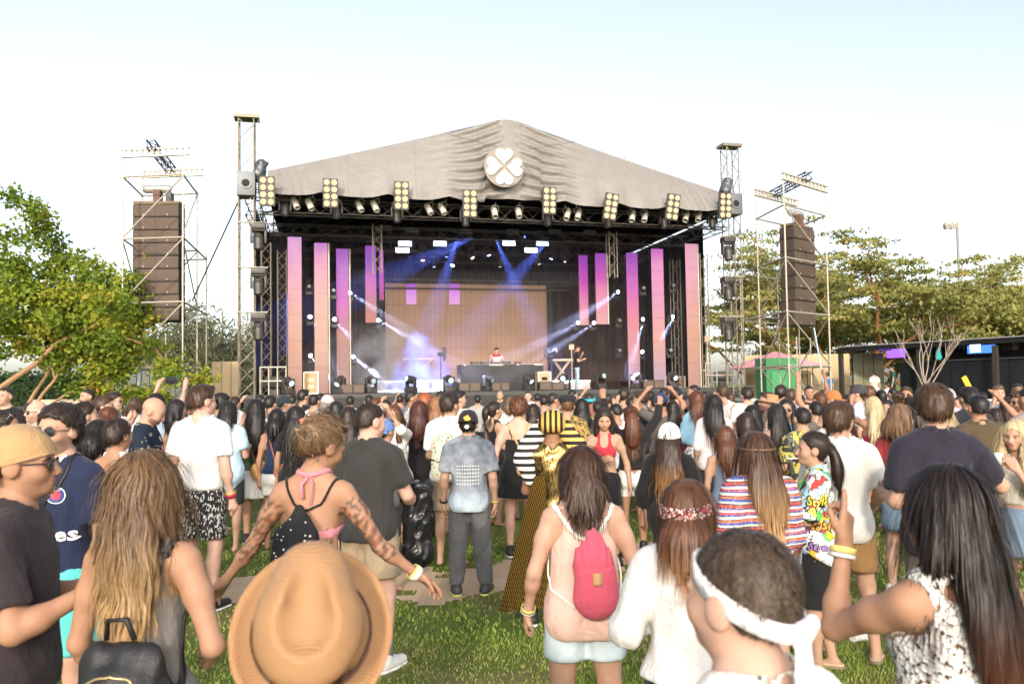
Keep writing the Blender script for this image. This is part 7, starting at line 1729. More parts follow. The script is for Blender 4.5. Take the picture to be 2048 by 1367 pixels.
# -- white T-shirt, tan shorts
r = person(1676, 803, 5.6, -14, 'person in plain white T-shirt, tan cargo shorts and flip flops', wear=[tee((.72, .69, .65), loose=.018, sleeve=.80, hem=.80), shorts((.30, .17, .07), leg=.60, flare=.026)], hair=('mop', 'brown', .1), tone='light', look=(-30, 0, 0), ra=((.07, .02, -.28), (-.02, .20, -.12), (-1, 0, 0)), la='fwd', shoes=SAN, legs=((-.15, .12), (.17, -.05)))
# -- navy T-shirt, hand on hip
r = person(1866, 768, 4.8, 0, 'tall person in dark navy T-shirt with one elbow cocked out', wear=[tee((.020, .018, .030), loose=.018, sleeve=.80, hem=.82, wr=.011), pants((.10, .08, .06))], hair=('mop', ((.022, .012, .008), (.12, .062, .034)), .1), tone='light', look=(-16, 0, 0), ra=((.20, .06, -.22), (.0, .20, -.02), (-1, 0, 0)), la=((.06, -.02, -.29), (-.05, .22, .02), (-.3, 0, 1)), w=1.08, shoes=SNB)
# -- red knit top, denim skirt
r = person(1800, 806, 7.0, -52, 'person in brick red long sleeve top and denim skirt, sunglasses on the head', fem=True, wear=[shirt((.36, .045, .05), sleeve=2.0, hem=.98, loose=.014), skirt(denim((.07, .15, .24)), hem=.62, flare=.02, fold=.002)], hair=('bob', 'light', .12), tone='fair', la='down', ra='fwd', look=(-24, -4, 0), shades='up', lips=(1, .6, .55), w=1.06, shoes=SNW)
# -- blonde with cup
r = person(2030, 838, 6.0, 118, 'person in cream crop top and denim skirt sipping from a small cup', fem=True, wear=[tank((.70, .66, .58), hem=1.06, front=.06), skirt(denim((.06, .12, .20)), hem=.64, flare=.02, fold=.002)], hair=('wavy', 'pale', .34), tone='light', ra='face', la='face', front=1, look=(8, -8, 0), hw=1.0, shoes=SNW, lips=(.8, .2, .2))
W = (r['s']['arms'][0][2] + r['s']['arms'][1][2]) / 2 + V3(0, .05, .05); o = worn(r, 'drink_cup', 'small clear plastic cup held up to the mouth', 'cup'); m = MB(); m.lathe([(.026, 0), (.035, .09), (.033, .09), (.024, .004)], W, 16); to_mesh('cup', m.v, m.f, plain((.62, .58, .52), .2, 0, .6), o)
# -- white T-shirt, patterned shorts, by the trees
r = person(402, 768, 7.08, -12, 'person in white T-shirt and black shorts with white print, red wristbands', wear=[tee((.70, .68, .66), loose=.014, sleeve=.72, hem=.93, wr=.007), shorts(blotch((.018, .018, .020), (.62, .60, .57), 42.0, .56, (1.4, 1.4, .7)), leg=.56, flare=.026)], hair=('short', ((.020, .012, .008), (.10, .052, .03)), .1), tone='fair', look=(-26, 0, 0), la='down', ra='down', shades='on', shoes=SNB, legs=((-.12, .03), (.15, -.06)), w=1.02)
bracelet(r, 1, (.35, .02, .05), .95, 1.3, .03); bracelet(r, 1, (.6, .45, .1), .87, 1.3, .012)
# -- green sheer top, white skirt
t = NT('sheer'); b = t.bsdf((.10, .145, .075), .8, 0, .2); tr = t.n('BsdfTransparent'); mx = t.n('MixShader'); t.set(mx, 0, .22); t.t.links.new(b.outputs[0], mx.inputs[1]); t.t.links.new(tr.outputs[0], mx.inputs[2]); t.t.links.new(mx.outputs[0], t.out.inputs[0])
r = person(512, 797, 10.0, 6, 'person in sheer olive green top and white lace hem skirt', fem=True, wear=[W_('sheer_top', 'tank', t.m, hem=.90, wide=1.25, loose=.014, back=.06, wr=.012), skirt((.74, .73, .71), hem=.56, flare=.07)], hair=('long', 'black', .42), tone='asian', ra='fwd', la='fwd', hw=1.05, shoes=SNB, lod=1)
o = worn(r, 'rattan_bag', 'round woven rattan bag hanging at the white skirt', 'bag'); m = MB(); m.lathe([(.002, -.05), (.11, -.05), (.12, 0), (.11, .05), (.002, .05)], (.10, -.22, .90), 22, 'Y'); to_mesh('bag_body', m.v, m.f, plain((.50, .27, .10), .7, 0, .3, .4, 60, .5), o); m = MB(); m.tube([(.03, -.2, .98), (-.05, -.16, 1.25), (-.10, -.02, 1.46)], .006, 5); m.tube([(.17, -.2, .98), (.10, -.16, 1.25), (-.08, -.04, 1.46)], .006, 5); to_mesh('strap', m.v, m.f, plain((.25, .14, .07), .6), o)
# -- tie dye T-shirt, flat cap
t = NT('tie_dye'); n1 = t.noise(5, 4, None, .65); z = t.sep(t.coord())[2]; mr = t.n('MapRange'); t.set(mr, 0, z); t.set(mr, 1, .82); t.set(mr, 2, 1.0)
c = t.mix(t.math('MULTIPLY', t.math('SUBTRACT', n1, .35), 2.2, clamp=True), (.085, .10, .125), (.34, .37, .42)); c = t.mix(t.math('SUBTRACT', 1.0, mr.outputs[0]), c, (.55, .66, .74)); t.bsdf(c, .85, 0, .2, t.bump(t.noise(13, 4, t.coord(scale=(1.5, 1.5, .8))), .5, .04))
CAPM = cloth((.018, .016, .022))
r = person(936, 820, 7.4, -2, 'person in grey tie dye T-shirt, grey joggers and backward black cap', wear=[tee(t.m, loose=.018, sleeve=.80, hem=.80, wr=.008), pants((.115, .115, .118), leg=.11, flare=.012, wr=.012)], hair=('short', 'black', .1), hat=('cap', CAPM, dict(yaw=180, flat=True, tilt=-10)), tone='asian', la='down', ra='down', lod=1, shoes=(plain((.05, .05, .055), .5), plain((.62, .60, .2), .6)), legs=((-.13, 0), (.15, .02)))
F = r['wear'][0]; T = r['s']['T']; rt = r['root']; wm2 = plain((.62, .62, .60), .6)
for j in range(6):
    for i in range(9): disc_on(F, T((-.10 + .025 * i, -.3, 1.24 - .034 * j)), .0075, (0, 1, 0), wm2, rt, 'printed_dot', 8)
c1 = hp_(r['s'], (0, -.135, .125)); em = MB()
for (px_, pz, q) in ((0, 0, .028), (.018, -.004, .018), (-.02, .006, .016), (.005, .02, .014), (-.008, -.016, .014)): em.lathe([(.002, -.004), (q, -.002), (q, .004)], (c1[0] + px_, c1[1] + .002, c1[2] + .02 + pz), 12, 'Y')
to_mesh('cap_emblem', em.v, em.f, plain((.62, .38, .06), .6), rt)
em = MB(); c2 = hp_(r['s'], (0, -.165, .068)); em.lathe([(.002, -.003), (.023, -.003), (.023, .003)], c2, 18, 'Y', (R(-35), 0, 0)); to_mesh('cap_sticker', em.v, em.f, plain((.72, .62, .62), .5), rt)
bracelet(r, -1, BLK, .93, 1.3, .02); bracelet(r, 1, (.6, .5, .1), .95, 1.3, .012)
# -- black strappy romper, tan backpack
r = person(1036, 793, 9.0, -6, 'person in black strappy romper with bare shoulders, sunglasses on the head', fem=True, wear=[W_('romper', 'tube', cloth(BLK), top=1.30, hem=.66, loose=.014, flare=.07), ], hair=('curly', 'auburn', .1), tone='fair', la='loose', ra='fwd', shades='up', pale=1, w=1.16, shoes=SNB, lod=1)
FF = full_field(r); T = r['s']['T']; TAN_ = plain((.50, .30, .15), .55)
for sx in (-1, 1): strap(FF, r['root'], [T((sx * .09, .12, 1.31)), T((sx * .10, .0, 1.45)), T((sx * .07, -.12, 1.30))], .010, cloth(BLK), 'romper_strap')
o, F = blob_bag(r, 'tan_backpack', 'tan leather backpack slung over the black romper', [cap(T((.07, -.18, 1.12)), T((.09, -.20, .98)), .07, .105, .04, .7)], TAN_)
for sx in (-1, 1): strap(FF, o, [T((sx * .10, .06, 1.40)), T((sx * .10, -.05, 1.44)), T((.04 + sx * .05, -.14, 1.25)), T((.07 + sx * .03, -.16, 1.15))], .022, TAN_, 'strap', .006)
o, F = blob_bag(r, 'hung_navy_cap', 'navy cap hanging clipped on the tan backpack', [ell(T((.15, -.24, 1.06)), (.085, .06, .08))], cloth((.012, .02, .075)), cat='cap', bodyname='cap_dome'); m = MB(); m.lathe([(.002, 0), (.08, 0), (.085, .008)], T((.13, -.27, .99)), 14, 'Z', (R(40), 0, 0)); to_mesh('peak', m.v, m.f, cloth((.012, .02, .075)), o)
# -- striped gold headdress and cape
t = NT('sequins'); co = t.coord(scale=(1, 1, .22)); cc = t.sep(t.voro(120, co, out=1)); c = t.mix(cc[0], (.07, .045, .016), (.38, .26, .09)); nb = t.n('Bump', Strength=1.0, Distance=.02); t.t.links.new(cc[1], nb.inputs['Height']); t.bsdf(c, .25, .85, .5, nb.outputs[0]); SEQ = t.m
t = NT('gold_pleats'); an_ = t.sep(t.coord()); w = t.math('FRACT', t.math('MULTIPLY', t.math('ADD', an_[0], t.math('MULTIPLY', an_[2], .28)), 55.0)); c = t.mix(t.math('GREATER_THAN', w, .5), (.06, .042, .012), (.50, .33, .09)); t.bsdf(c, .35, .7, .5, t.bump(w, .8, .01)); PLEAT = t.m
GST = stripes((.55, .33, .07), (.014, .012, .012), 22.0, 0, .0)
r = person(1106, 826, 6.5, -4, 'person in gold sequin robe with striped gold and black headdress', wear=[W_('robe', 'tee', SEQ, hem=.42, loose=.014, sleeve=.5, wr=.005), pants(BLK)], hair=('crop', 'black', .1), tone='brown', la='fwd', ra='fwd', shoes=SNB, lod=1, look=(-10, -14, 0), legs=((-.2, 0), (.1, .05)))
s = r['s']; T = s['T']; F = grow([ell(hp_(s, (0, -.02, .135)), (.120, .135, .110), .02, s['HR']), ell(hp_(s, (0, -.07, .10)), (.115, .10, .075), .03, s['HR'])], .008); F.cut(hp_(s, (0, 0, .045)), s['HR'] @ V3(0, .1, -1)); F.cut(hp_(s, (0, .085, .13)), s['HR'] @ V3(0, .9, -.4)); V, Q = F.net(); hd = to_mesh('headdress', V, Q, GST, r['root'])
HST = stripes((.58, .36, .10), (.014, .012, .012), 17.0, 2, .0); WST = stripes((.70, .66, .58), (.014, .012, .012), 17.0, 2, .0)
for sx, mt in ((-1, WST), (1, HST)):
    pth = [hp_(s, (sx * .10, -.02, .10)), T((sx * .20, -.02, 1.48)), T((sx * .24, -.05, 1.38)), T((sx * .19, -.13, 1.22 if sx < 0 else 1.30))]; F = grow([cap(a, b, .07 if i == 0 else .085, .085 if i < 2 else .05, .03, .6) for i, (a, b) in enumerate(zip(pth[:-1], pth[1:]))], .01); V, Q = F.net(); to_mesh('lappet', V, Q, mt, hd)
V = []; Q = []; n = 40
for j in range(9):
    tj = j / 8
    for i in range(n + 1):
        ti = i / n; x0 = -.16 + .10 * ti; x1 = -.46 + .42 * ti; z0 = 1.25; z1 = .16 + .05 * ti; V.append((x0 + (x1 - x0) * tj + .0, -.15 - .10 * tj + .012 * (i % 2) * (.3 + tj), z0 + (z1 - z0) * tj))
Q = [(j * (n + 1) + i, j * (n + 1) + i + 1, (j + 1) * (n + 1) + i + 1, (j + 1) * (n + 1) + i) for j in range(8) for i in range(n)]
o = to_mesh('pleated_cape', V, Q, PLEAT, r['root'], False)
# ================================================================== THE CROWD, MIDDLE ROWS
RED = (.50, .035, .05)
r = person(1208, 815, 8.5, 172, 'person in red bikini top and high black skirt, hand on chest', fem=True, wear=[W_('bikini_top', 'crop', cloth(RED), hem=1.20, loose=.006, front=.13, back=.16, ah=-.02), skirt(BLK, top=1.10, hem=.66, flare=.03)], hair=('bob', 'dark', .17), tone='asian', ra='chest', la='loose', look=(6, -16, 0), lod=1, lips=(.8, .2, .22), shoes=BOOT)
r = person(1262, 812, 8.9, -4, 'person in black sheer jacket and white shorts, both hands raised to the head', fem=True, wear=[shirt((.016, .014, .014), hem=1.03, sleeve=1.9, loose=.012), shorts((.70, .69, .66), leg=.70, flare=.006)], hair=('tail', 'auburn', .46), tone='tan', la=((.14, .10, .25), (.02, .10, .20), (-.4, .9, 0)), ra=((.16, .10, .20), (.04, .10, .16), (-.4, .9, 0)), tie=.14, hw=1.5, shoes=BOOT, lod=1)
OMB = ((.016, .009, .007), (.07, .036, .022), (.50, .24, .08), 1.05, 1.42)
r = person(1338, 846, 6.6, -20, 'person in loose black tunic and white cap with long hair down the back', fem=True, wear=[shirt((.011, .011, .012), hem=.62, sleeve=1.5, loose=.026, sl=.02, wide=1.1)], hair=('wavy', OMB, .40), hat=('cap', cloth((.72, .71, .69)), dict(tilt=4)), tone='tan', la='loose', ra='loose', hw=1.15, shoes=SNB)
m = MB(); c = hp_(r['s'], (0, -.128, .115)); m.lathe([(.002, 0), (.024, 0), (.026, .004)], c, 14, 'Y'); to_mesh('cap_opening', m.v, m.f, plain((.06, .03, .025), .7), r['root'])
SNAKE = blotch((.60, .58, .54), (.10, .10, .11), 26.0, .52, (2.2, 2.2, .9)); OLIVE = (.05, .042, .02)
NAVYT, LBLUE = (.014, .022, .055), (.33, .47, .58)
def P_(x, y, D, yaw, fem, tone, hair, top, label, bot=None, **k):
    st_, col, L = hair if hair else (None, None, None)
    w = list(top) if isinstance(top, list) else [top]
    if bot is None: bot = shorts(((.03, .03, .035), (.10, .12, .16), (.28, .22, .15), (.02, .02, .02))[int(x) % 4])
    return person(x, y, D, yaw, label, wear=w + ([bot] if bot else []), hair=hair, tone=tone, fem=fem, **k)
P_(1394, 780, 11.0, 2, True, 'light', ('wavy', 'auburn', .20), shirt((.20, .36, .48), hem=1.03, sleeve=1.2), 'person in pale denim shirt and snake print shorts', shorts(SNAKE, leg=.70, flare=.02), la='fwd', ra='fwd', hw=1.15)
P_(1553, 806, 8.5, 4, True, 'asian', ('long', ((.010, .008, .008), (.045, .036, .032)), .30), W_('bikini_top', 'tube', cloth(WHT), top=1.22, hem=1.17, loose=.006), 'person in white strap top and mustard skirt with straight hair', skirt((.55, .34, .05), top=1.06, hem=.45), la='fwd', ra='fwd')
P_(1604, 812, 8.0, 10, False, 'asian', ('crop', 'black', .1), shirt(camo3((.03, .028, .02), (.42, .36, .08), (.10, .11, .10), 12.0), sleeve=.8), 'person in black and yellow camouflage shirt', la='fwd', ra='fwd')
P_(1746, 792, 10.0, 4, True, 'tan', ('wavy', 'pale', .48), W_('tube_top', 'tube', cloth((.38, .02, .04)), top=1.26, hem=1.02, loose=.010), 'person in red strapless top and short denim shorts holding a phone', shorts(denim((.10, .18, .28)), leg=.70, flare=.006), la='phone', ra='fwd', hw=1.2)
P_(1957, 787, 7.5, -6, False, 'tan', ('crop', 'black', .1), tee((.075, .055, .030), loose=.018), 'person in olive brown T-shirt behind the navy T-shirt')
P_(1938, 772, 9.0, 4, False, 'asian', ('short', 'black', .1), tee((.022, .024, .028), loose=.018), 'person in faded black T-shirt with raised hair beside the olive T-shirt')
HAW = floral((.012, .018, .035), (.62, .34, .27), (.22, .25, .16), 13.0, .34, .12)
P_(318, 797, 7.5, -78, False, 'light', None, shirt(HAW, sleeve=.85, loose=.02), 'person in navy floral shirt with bowed shaved head', look=(0, -30, 0), stubble=.8, ra='chest', la='chest', w=1.12, belly=.04)
P_(234, 836, 6.0, -16, True, 'tan', ('short', ((.015, .009, .007), (.07, .04, .028)), .1), W_('halter_top', 'crop', cloth((.72, .70, .66)), hem=1.20, loose=.008, back=.20, ah=-.03), 'person in white halter top, bare back, sunglasses on the head', skirt(floral((.20, .16, .22), (.5, .35, .4), (.1, .2, .12), 20.0), hem=.4), la='side', ra='fwd', shades='up', pale=1, quiff=0)
P_(196, 838, 6.3, -8, True, 'asian', ('bob', 'black', .07), tank(BLK, back=.1), 'person in black strap top beside the white halter top')
P_(168, 803, 7.6, -50, True, 'light', ('bun', 'dark', .1), tank(BLK, back=.12), 'person in black vest behind the football jersey', tie=.1)
P_(76, 801, 9.0, 140, False, 'fair', None, tee((.24, .20, .17)), 'person in sand T-shirt and dark sunglasses by the pale barrier', shades='on', stubble=.4)
P_(12, 772, 12.0, 175, False, 'light', ('crop', 'dark', .1), tee(BLK), 'person in black T-shirt standing before the clipped hedge', la='chest', ra='chest')
P_(8, 822, 7.0, -60, True, 'tan', ('bun', 'dark', .1), tank((.55, .06, .14)), 'person in crimson top with white sunglasses pushed up', shades='up', pale=1)
P_(176, 776, 14.0, 150, False, 'light', ('crop', 'dark', .1), tee(BLK), 'person in black T-shirt next to the pale crate')
P_(206, 790, 10.0, -70, False, 'light', ('short', 'brown', .1), tee((.20, .22, .26)), 'person in slate T-shirt leaning towards the scaffold', la='fwd')
P_(226, 783, 12.0, -80, False, 'fair', ('short', 'dark', .1), tank((.10, .11, .13)), 'person in grey vest and sunglasses, hands at the chin', shades='on', ra='face', la='face')
P_(217, 812, 9.0, -20, True, 'light', ('bob', 'auburn', .08), tee((.25, .28, .32)), 'person in dull blue top behind the white halter top')
r = P_(312, 785, 10.5, -12, True, 'light', ('long', 'black', .2), tee((.40, .52, .62)), 'person in light blue top filming with a phone held overhead', la=((.06, .20, .20), (-.02, .10, .20), (-.6, .6, 0)), ra=((.06, .20, .20), (-.02, .10, .20), (-.6, .6, 0)))
W = (r['s']['arms'][0][2] + r['s']['arms'][1][2]) / 2 + V3(0, .02, .10); o = worn(r, 'phone', 'black phone held up sideways over the light blue top', 'phone'); m = MB(); m.box(W, (.17, .012, .085), None, .004); to_mesh('handset', m.v, m.f, plain((.02, .02, .025), .2), o)
P_(352, 797, 10.0, -40, True, 'light', ('long', 'black', .15), tank((.6, .58, .55)), 'person in off white top beside the navy floral shirt')
P_(372, 792, 12.0, -70, True, 'light', ('long', 'dark', .2), tank(BLK), 'person in black camisole turned towards the stage tower')
P_(442, 786, 11.0, -55, False, 'light', ('curly', 'black', .1), tee((.30, .30, .33)), 'person in grey T-shirt shading the eyes with a hand', ra='face')
P_(456, 801, 9.5, -6, True, 'asian', ('long', 'black', .17), shirt((.42, .58, .70), sleeve=.7, hem=.7), 'person in sky blue dress with a dark shoulder bag', la='fwd', ra='fwd')
P_(540, 790, 12.5, -20, False, 'asian', ('short', 'black', .1), tee((.66, .68, .66)), 'person in pale mint T-shirt before the gold railing')
P_(553, 816, 9.6, -4, True, 'tan', ('bob', 'black', .15), tank((.016, .028, .07), hem=.95), 'person in navy sleeveless top with an orange bag', shorts((.68, .67, .64), leg=.68))
r = PEOPLE[-1]; o, F = blob_bag(r, 'orange_bag', 'tan orange leather shoulder bag at the navy top', [cap((.12, -.20, .98), (.18, -.20, 1.0), .09, .09, .03, .5)], plain((.45, .13, .04), .5)); m = MB(); m.tube([(.08, -.19, 1.03), (0, -.15, 1.25), (-.1, -.03, 1.45)], .008, 5); to_mesh('strap', m.v, m.f, plain((.4, .12, .04), .5), o)
P_(568, 790, 13.0, -60, False, 'asian', ('crop', 'black', .1), tank((.05, .05, .06)), 'person in dark vest and black cap near the deck lamps', hat=('cap', cloth((.02, .03, .04)), dict(yaw=180)))
P_(592, 810, 9.2, 2, True, 'tan', ('wavy', 'black', .34), tee(BLK), 'person in black cropped T-shirt and denim shorts with wavy hair', shorts(denim((.40, .48, .55)), leg=.70), hw=1.15)
P_(628, 786, 13.0, -16, False, 'asian', ('crop', 'black', .1), shirt(blotch((.62, .62, .58), (.08, .10, .10), 22.0, .54), sleeve=.8), 'person in white shirt with black leaf print')
P_(655, 790, 14.0, -40, True, 'fair', ('bob', 'grey', .08), tank((.62, .42, .38)), 'person in blush top with a pale patterned cap', hat=('cap', cloth((.62, .45, .42)), dict(yaw=0)))
P_(606, 778, 15.0, -40, False, 'asian', ('short', 'black', .1), tee(BLK), 'person in black T-shirt close to the stage lip speaker')
P_(672, 801, 11.5, 0, True, 'asian', ('long', 'black', .30), tee((.12, .11, .12)), 'person in charcoal top with straight hair before the deck speaker')
P_(655, 822, 10.0, -10, True, 'asian', ('bob', 'auburn', .12), tee((.10, .16, .16)), 'person in dark teal top behind the pink halter top')
P_(698, 812, 8.2, -8, True, 'asian', ('long', 'dark', .32), tee((.05, .06, .06)), 'person in black top partly behind the charcoal T-shirt')
P_(768, 836, 7.6, -30, False, 'asian', ('short', 'black', .1), tee((.10, .10, .11)), 'person in grey T-shirt with blue baseball cap', hat=('cap', cloth((.10, .19, .42)), dict(yaw=180)))
r = P_(788, 808, 9.0, 165, True, 'light', ('long', 'auburn', .12), shirt((.70, .68, .65), sleeve=1.3), 'person in white blouse aiming a small silver camera', la='phone', ra='phone', front=1, lips=(.8, .15, .18))
W = (r['s']['arms'][0][2] + r['s']['arms'][1][2]) / 2 + V3(0, .05, .06); o = worn(r, 'compact_camera', 'small silver camera held before the white blouse', 'camera'); m = MB(); m.box(W, (.11, .03, .07), None, .006); to_mesh('body_case', m.v, m.f, plain((.55, .54, .52), .3, .5), o); m = MB(); m.lathe([(.025, -.03), (.025, .0), (.002, .0)], W + V3(0, .03, 0), 14, 'Y'); to_mesh('lens', m.v, m.f, plain((.05, .05, .05), .2), o)
P_(838, 800, 9.4, -4, True, 'light', ('long', ((.03, .01, .008), (.12, .035, .025)), .22), dress(BLK, hem=.15, back=.14, flare=.02), 'person in long black strappy dress with wristband', False, la='down', ra='down')
bracelet(PEOPLE[-1], 1, (.7, .32, .06), .94, 1.4, .03)
P_(822, 779, 12.5, -75, False, 'tan', ('crop', 'black', .1), tee((.60, .60, .60)), 'person in white T-shirt and sunglasses in front of the bright riser', shades='on')
P_(850, 784, 12.0, -60, True, 'fair', ('long', 'red', .18), tank((.66, .64, .62)), 'person in white sleeveless top with red hair facing the table')
P_(872, 792, 10.4, -2, True, 'light', ('long', ((.12, .05, .02), (.42, .20, .085)), .30), tee((.06, .010, .022)), 'person in maroon top and shorts with a black jacket slung', shorts((.05, .010, .02), leg=.6))
r = P_(898, 784, 8.6, -12, False, 'asian', ('short', 'dark', .1), tee((.72, .70, .67), sleeve=.8, loose=.02), 'person in white T-shirt wearing a flowered backpack', la='fwd', ra='fwd', look=(-20, 0, 0))
o, F = blob_bag(r, 'flowered_backpack', 'pale green flowered backpack on the white T-shirt', [cap((-.01, -.20, 1.25), (-.01, -.20, .98), .12, .13, .04, .6)], floral((.50, .54, .42), (.12, .22, .12), (.45, .08, .07), 26.0, .3, .1)); m = MB(); m.tube([(-.14, -.24, 1.10), (-.01, -.28, 1.07), (.13, -.24, 1.10)], .009, 5); to_mesh('strap', m.v, m.f, plain(BLK, .6), o)
P_(916, 780, 12.5, -70, False, 'light', ('short', 'black', .1), tee((.6, .56, .50)), 'person in cream T-shirt just behind the flowered backpack')
P_(988, 802, 11.0, -55, True, 'asian', ('tail', 'dark', .16), tank(BLK, back=.1), 'person in black vest with crossbody strap by the barrier panel', ra='fwd', la='fwd')
P_(1046, 800, 11.5, 4, False, 'asian', ('crop', 'black', .1), tee(stripes((.65, .63, .60), (.014, .02, .05), 26.0), sleeve=.8), 'person in navy and white striped T-shirt and navy cap', hat=('cap', cloth((.03, .045, .08)), dict(yaw=180)))
P_(1066, 806, 11.0, 8, True, 'asian', ('long', 'dark', .2), tee((.5, .49, .48)), 'person in pale grey top next to the striped T-shirt')
P_(1088, 788, 14.0, 0, False, 'asian', ('crop', 'black', .1), tee((.5, .56, .62)), 'person in pale blue T-shirt before the table')
P_(1106, 784, 13.0, -60, False, 'tan', ('crop', 'dark', .1), tee((.42, .38, .34)), 'person in stone T-shirt turned to the fan')
P_(1134, 789, 9.6, 4, False, 'asian', ('crop', ((.03, .016, .008), (.24, .12, .05)), .1), shirt(blotch((.10, .07, .03), (.45, .30, .09), 26.0, .5), sleeve=.8), 'person in bronze print shirt and dark beret', hat=('beret', cloth((.02, .02, .024)), {}))
P_(1163, 796, 11.0, 6, True, 'asian', ('wavy', 'black', .24), tee((.08, .09, .10)), 'person in smoky top beside the bronze print shirt')
P_(1178, 784, 13.5, -10, False, 'tan', ('crop', 'dark', .1), tee((.52, .05, .06)), 'person in red T-shirt with a turquoise headband', hat=('band', cloth((.04, .35, .42)), dict(w=.05)), la='face')
P_(1196, 800, 12.0, -30, False, 'asian', ('crop', 'black', .1), tee((.55, .62, .10)), 'person in lime T-shirt lifting a phone', la='phone', ra='phone')
P_(1248, 776, 14.0, -30, False, 'light', ('curly', 'dark', .1), tee((.03, .03, .035)), 'person in black T-shirt with a red strap', ra='face')
P_(1228, 806, 10.6, 20, False, 'tan', ('crop', 'black', .1), tee((.66, .65, .63)), 'person in white T-shirt bending beside the red bikini top', la='fwd', look=(20, -14, 0))
P_(1282, 780, 12.0, 30, False, 'light', ('short', 'brown', .1), tee((.05, .05, .055)), 'person in graphite T-shirt embracing the raised arms', look=(20, 0, 0), la='fwd')
P_(1322, 786, 11.6, 4, False, 'tan', ('crop', 'black', .1), tee((.10, .085, .075)), 'person in brown T-shirt with navy cap and both hands up', hat=('cap', cloth((.012, .03, .10)), dict(yaw=0)), la='head', ra='head')
P_(1345, 800, 11.6, 6, True, 'tan', ('long', 'black', .26), tee((.5, .04, .045)), 'person in scarlet top with straight hair behind the white cap')
P_(1352, 776, 14.0, -70, False, 'light', ('curly', 'black', .1), tee((.50, .05, .05)), 'person in red T-shirt below a deck lamp')
P_(1328, 775, 16.0, -20, False, 'asian', ('short', 'dark', .1), tee((.45, .44, .42)), 'person in stone grey T-shirt at the barrier by the violet column')
P_(1375, 790, 12.0, 60, True, 'light', ('long', 'black', .34), tank((.4, .3, .06)), 'person in ochre top turned towards the denim shirt')
P_(1388, 768, 15.0, 70, False, 'tan', ('crop', 'black', .1), tee((.3, .28, .26)), 'person in taupe T-shirt smoking beside the equipment rack')
P_(1428, 788, 10.0, -20, True, 'asian', ('long', 'black', .36), shirt((.66, .58, .58), sleeve=1.2), 'person in blush white blouse with a handbag strap', hw=1.1, look=(0, -14, 0), sway=.05)
P_(1445, 768, 13.5, 12, False, 'light', ('short', 'brown', .1), tee((.68, .63, .58)), 'person in cream white T-shirt with broad back near the ramp', w=1.1)
P_(1494, 772, 12.6, 10, False, 'fair', ('short', 'dark', .1), tee((.74, .72, .70)), 'person in bright white T-shirt before the steel ramp', la='face', w=1.08)
P_(1520, 798, 11.0, 10, True, 'asian', ('bun', 'black', .1), tee((.6, .5, .5)), 'person with a red patterned headband in a rose top', hat=('band', camo3((.4, .03, .04), (.5, .45, .42), (.05, .02, .02), 60.0), dict(w=.035)))
P_(1537, 782, 10.4, 80, False, 'light', ('crop', 'brown', .1), shirt(blotch((.30, .22, .15), (.5, .42, .30), 26.0), sleeve=.8), 'person in fawn hat and sand print shirt, hand at the mouth', hat=('fedora', cloth((.34, .20, .10)), dict(dz=-.01, tilt=10)), stubble=.8, la='face')
P_(1450, 850, 7.2, -4, True, 'asian', ('bob', 'auburn', .26), tank(denim((.04, .08, .16)), back=.1, hem=.9), 'person in dark denim pinafore with bare shoulders', hw=.95)
P_(1492, 823, 7.8, 6, True, 'asian', ('long', 'dark', .26), tee((.04, .04, .045)), 'person in black top behind the woven kimono')
P_(1505, 808, 9.4, 4, True, 'asian', ('long', 'black', .2), tee((.5, .48, .46)), 'person in ash grey top between the white T-shirt and the mustard skirt')
P_(1572, 796, 9.6, 160, True, 'asian', ('long', 'black', .3), tank((.08, .22, .55)), 'person in bright blue top and sunglasses facing back', shades='on', front=1)
P_(1562, 770, 13.4, -40, False, 'light', ('curly', 'dark', .1), tee((.10, .10, .11)), 'person in dark T-shirt behind the fawn hat')
P_(1582, 776, 13.0, -30, False, 'light', ('short', 'brown', .1), tee((.30, .34, .38)), 'person in steel blue T-shirt near the green cabin')
P_(1618, 770, 14.5, 170, False, 'tan', ('crop', 'black', .1), tee(BLK), 'person in black T-shirt and sunglasses before the mixing desk', shades='on', la='up')
P_(1640, 782, 10.6, 20, False, 'tan', ('crop', ((.05, .02, .01), (.16, .07, .03)), .1), tee((.40, .28, .20)), 'person in tan T-shirt raising one arm high', la='up')
P_(1632, 800, 9.6, 6, False, 'asian', ('crop', 'black', .1), tee((.12, .10, .09)), 'person in dark brown T-shirt below the raised arm')
P_(1666, 780, 11.5, 60, False, 'light', ('crop', 'brown', .1), tank((.55, .50, .44)), 'person in beige vest with rust orange backward cap', hat=('cap', cloth((.45, .15, .05)), dict(yaw=180)), shades='on')
P_(1662, 806, 8.6, 4, True, 'asian', ('long', 'black', .34), tee((.62, .58, .54)), 'person in ivory top with straight hair beside the white T-shirt')
P_(1678, 800, 10.4, 10, True, 'light', ('long', 'red', .24), tee((.25, .12, .10)), 'person in russet top with long copper hair')
P_(1716, 768, 12.0, 60, False, 'light', ('short', 'dark', .1), shirt(blotch((.62, .68, .74), (.10, .25, .55), 12.0, .6), sleeve=.8), 'person in white and blue print shirt and dark cap', hat=('cap', cloth((.05, .045, .055)), dict(yaw=-10)))
P_(1738, 770, 12.6, 0, False, 'light', ('short', ((.05, .022, .012), (.2, .09, .045)), .1), shirt((.72, .71, .70), sleeve=.8), 'person in white polo shirt with dark collar tab')
P_(1762, 778, 12.6, 10, False, 'asian', ('crop', 'black', .1), tee((.6, .6, .6)), 'person in light T-shirt in front of the pale olive fence')
P_(1775, 798, 10.4, 140, True, 'light', ('long', 'dark', .14), tank((.55, .34, .34)), 'person in salmon top with sunglasses up, facing back', shades='up', front=1)
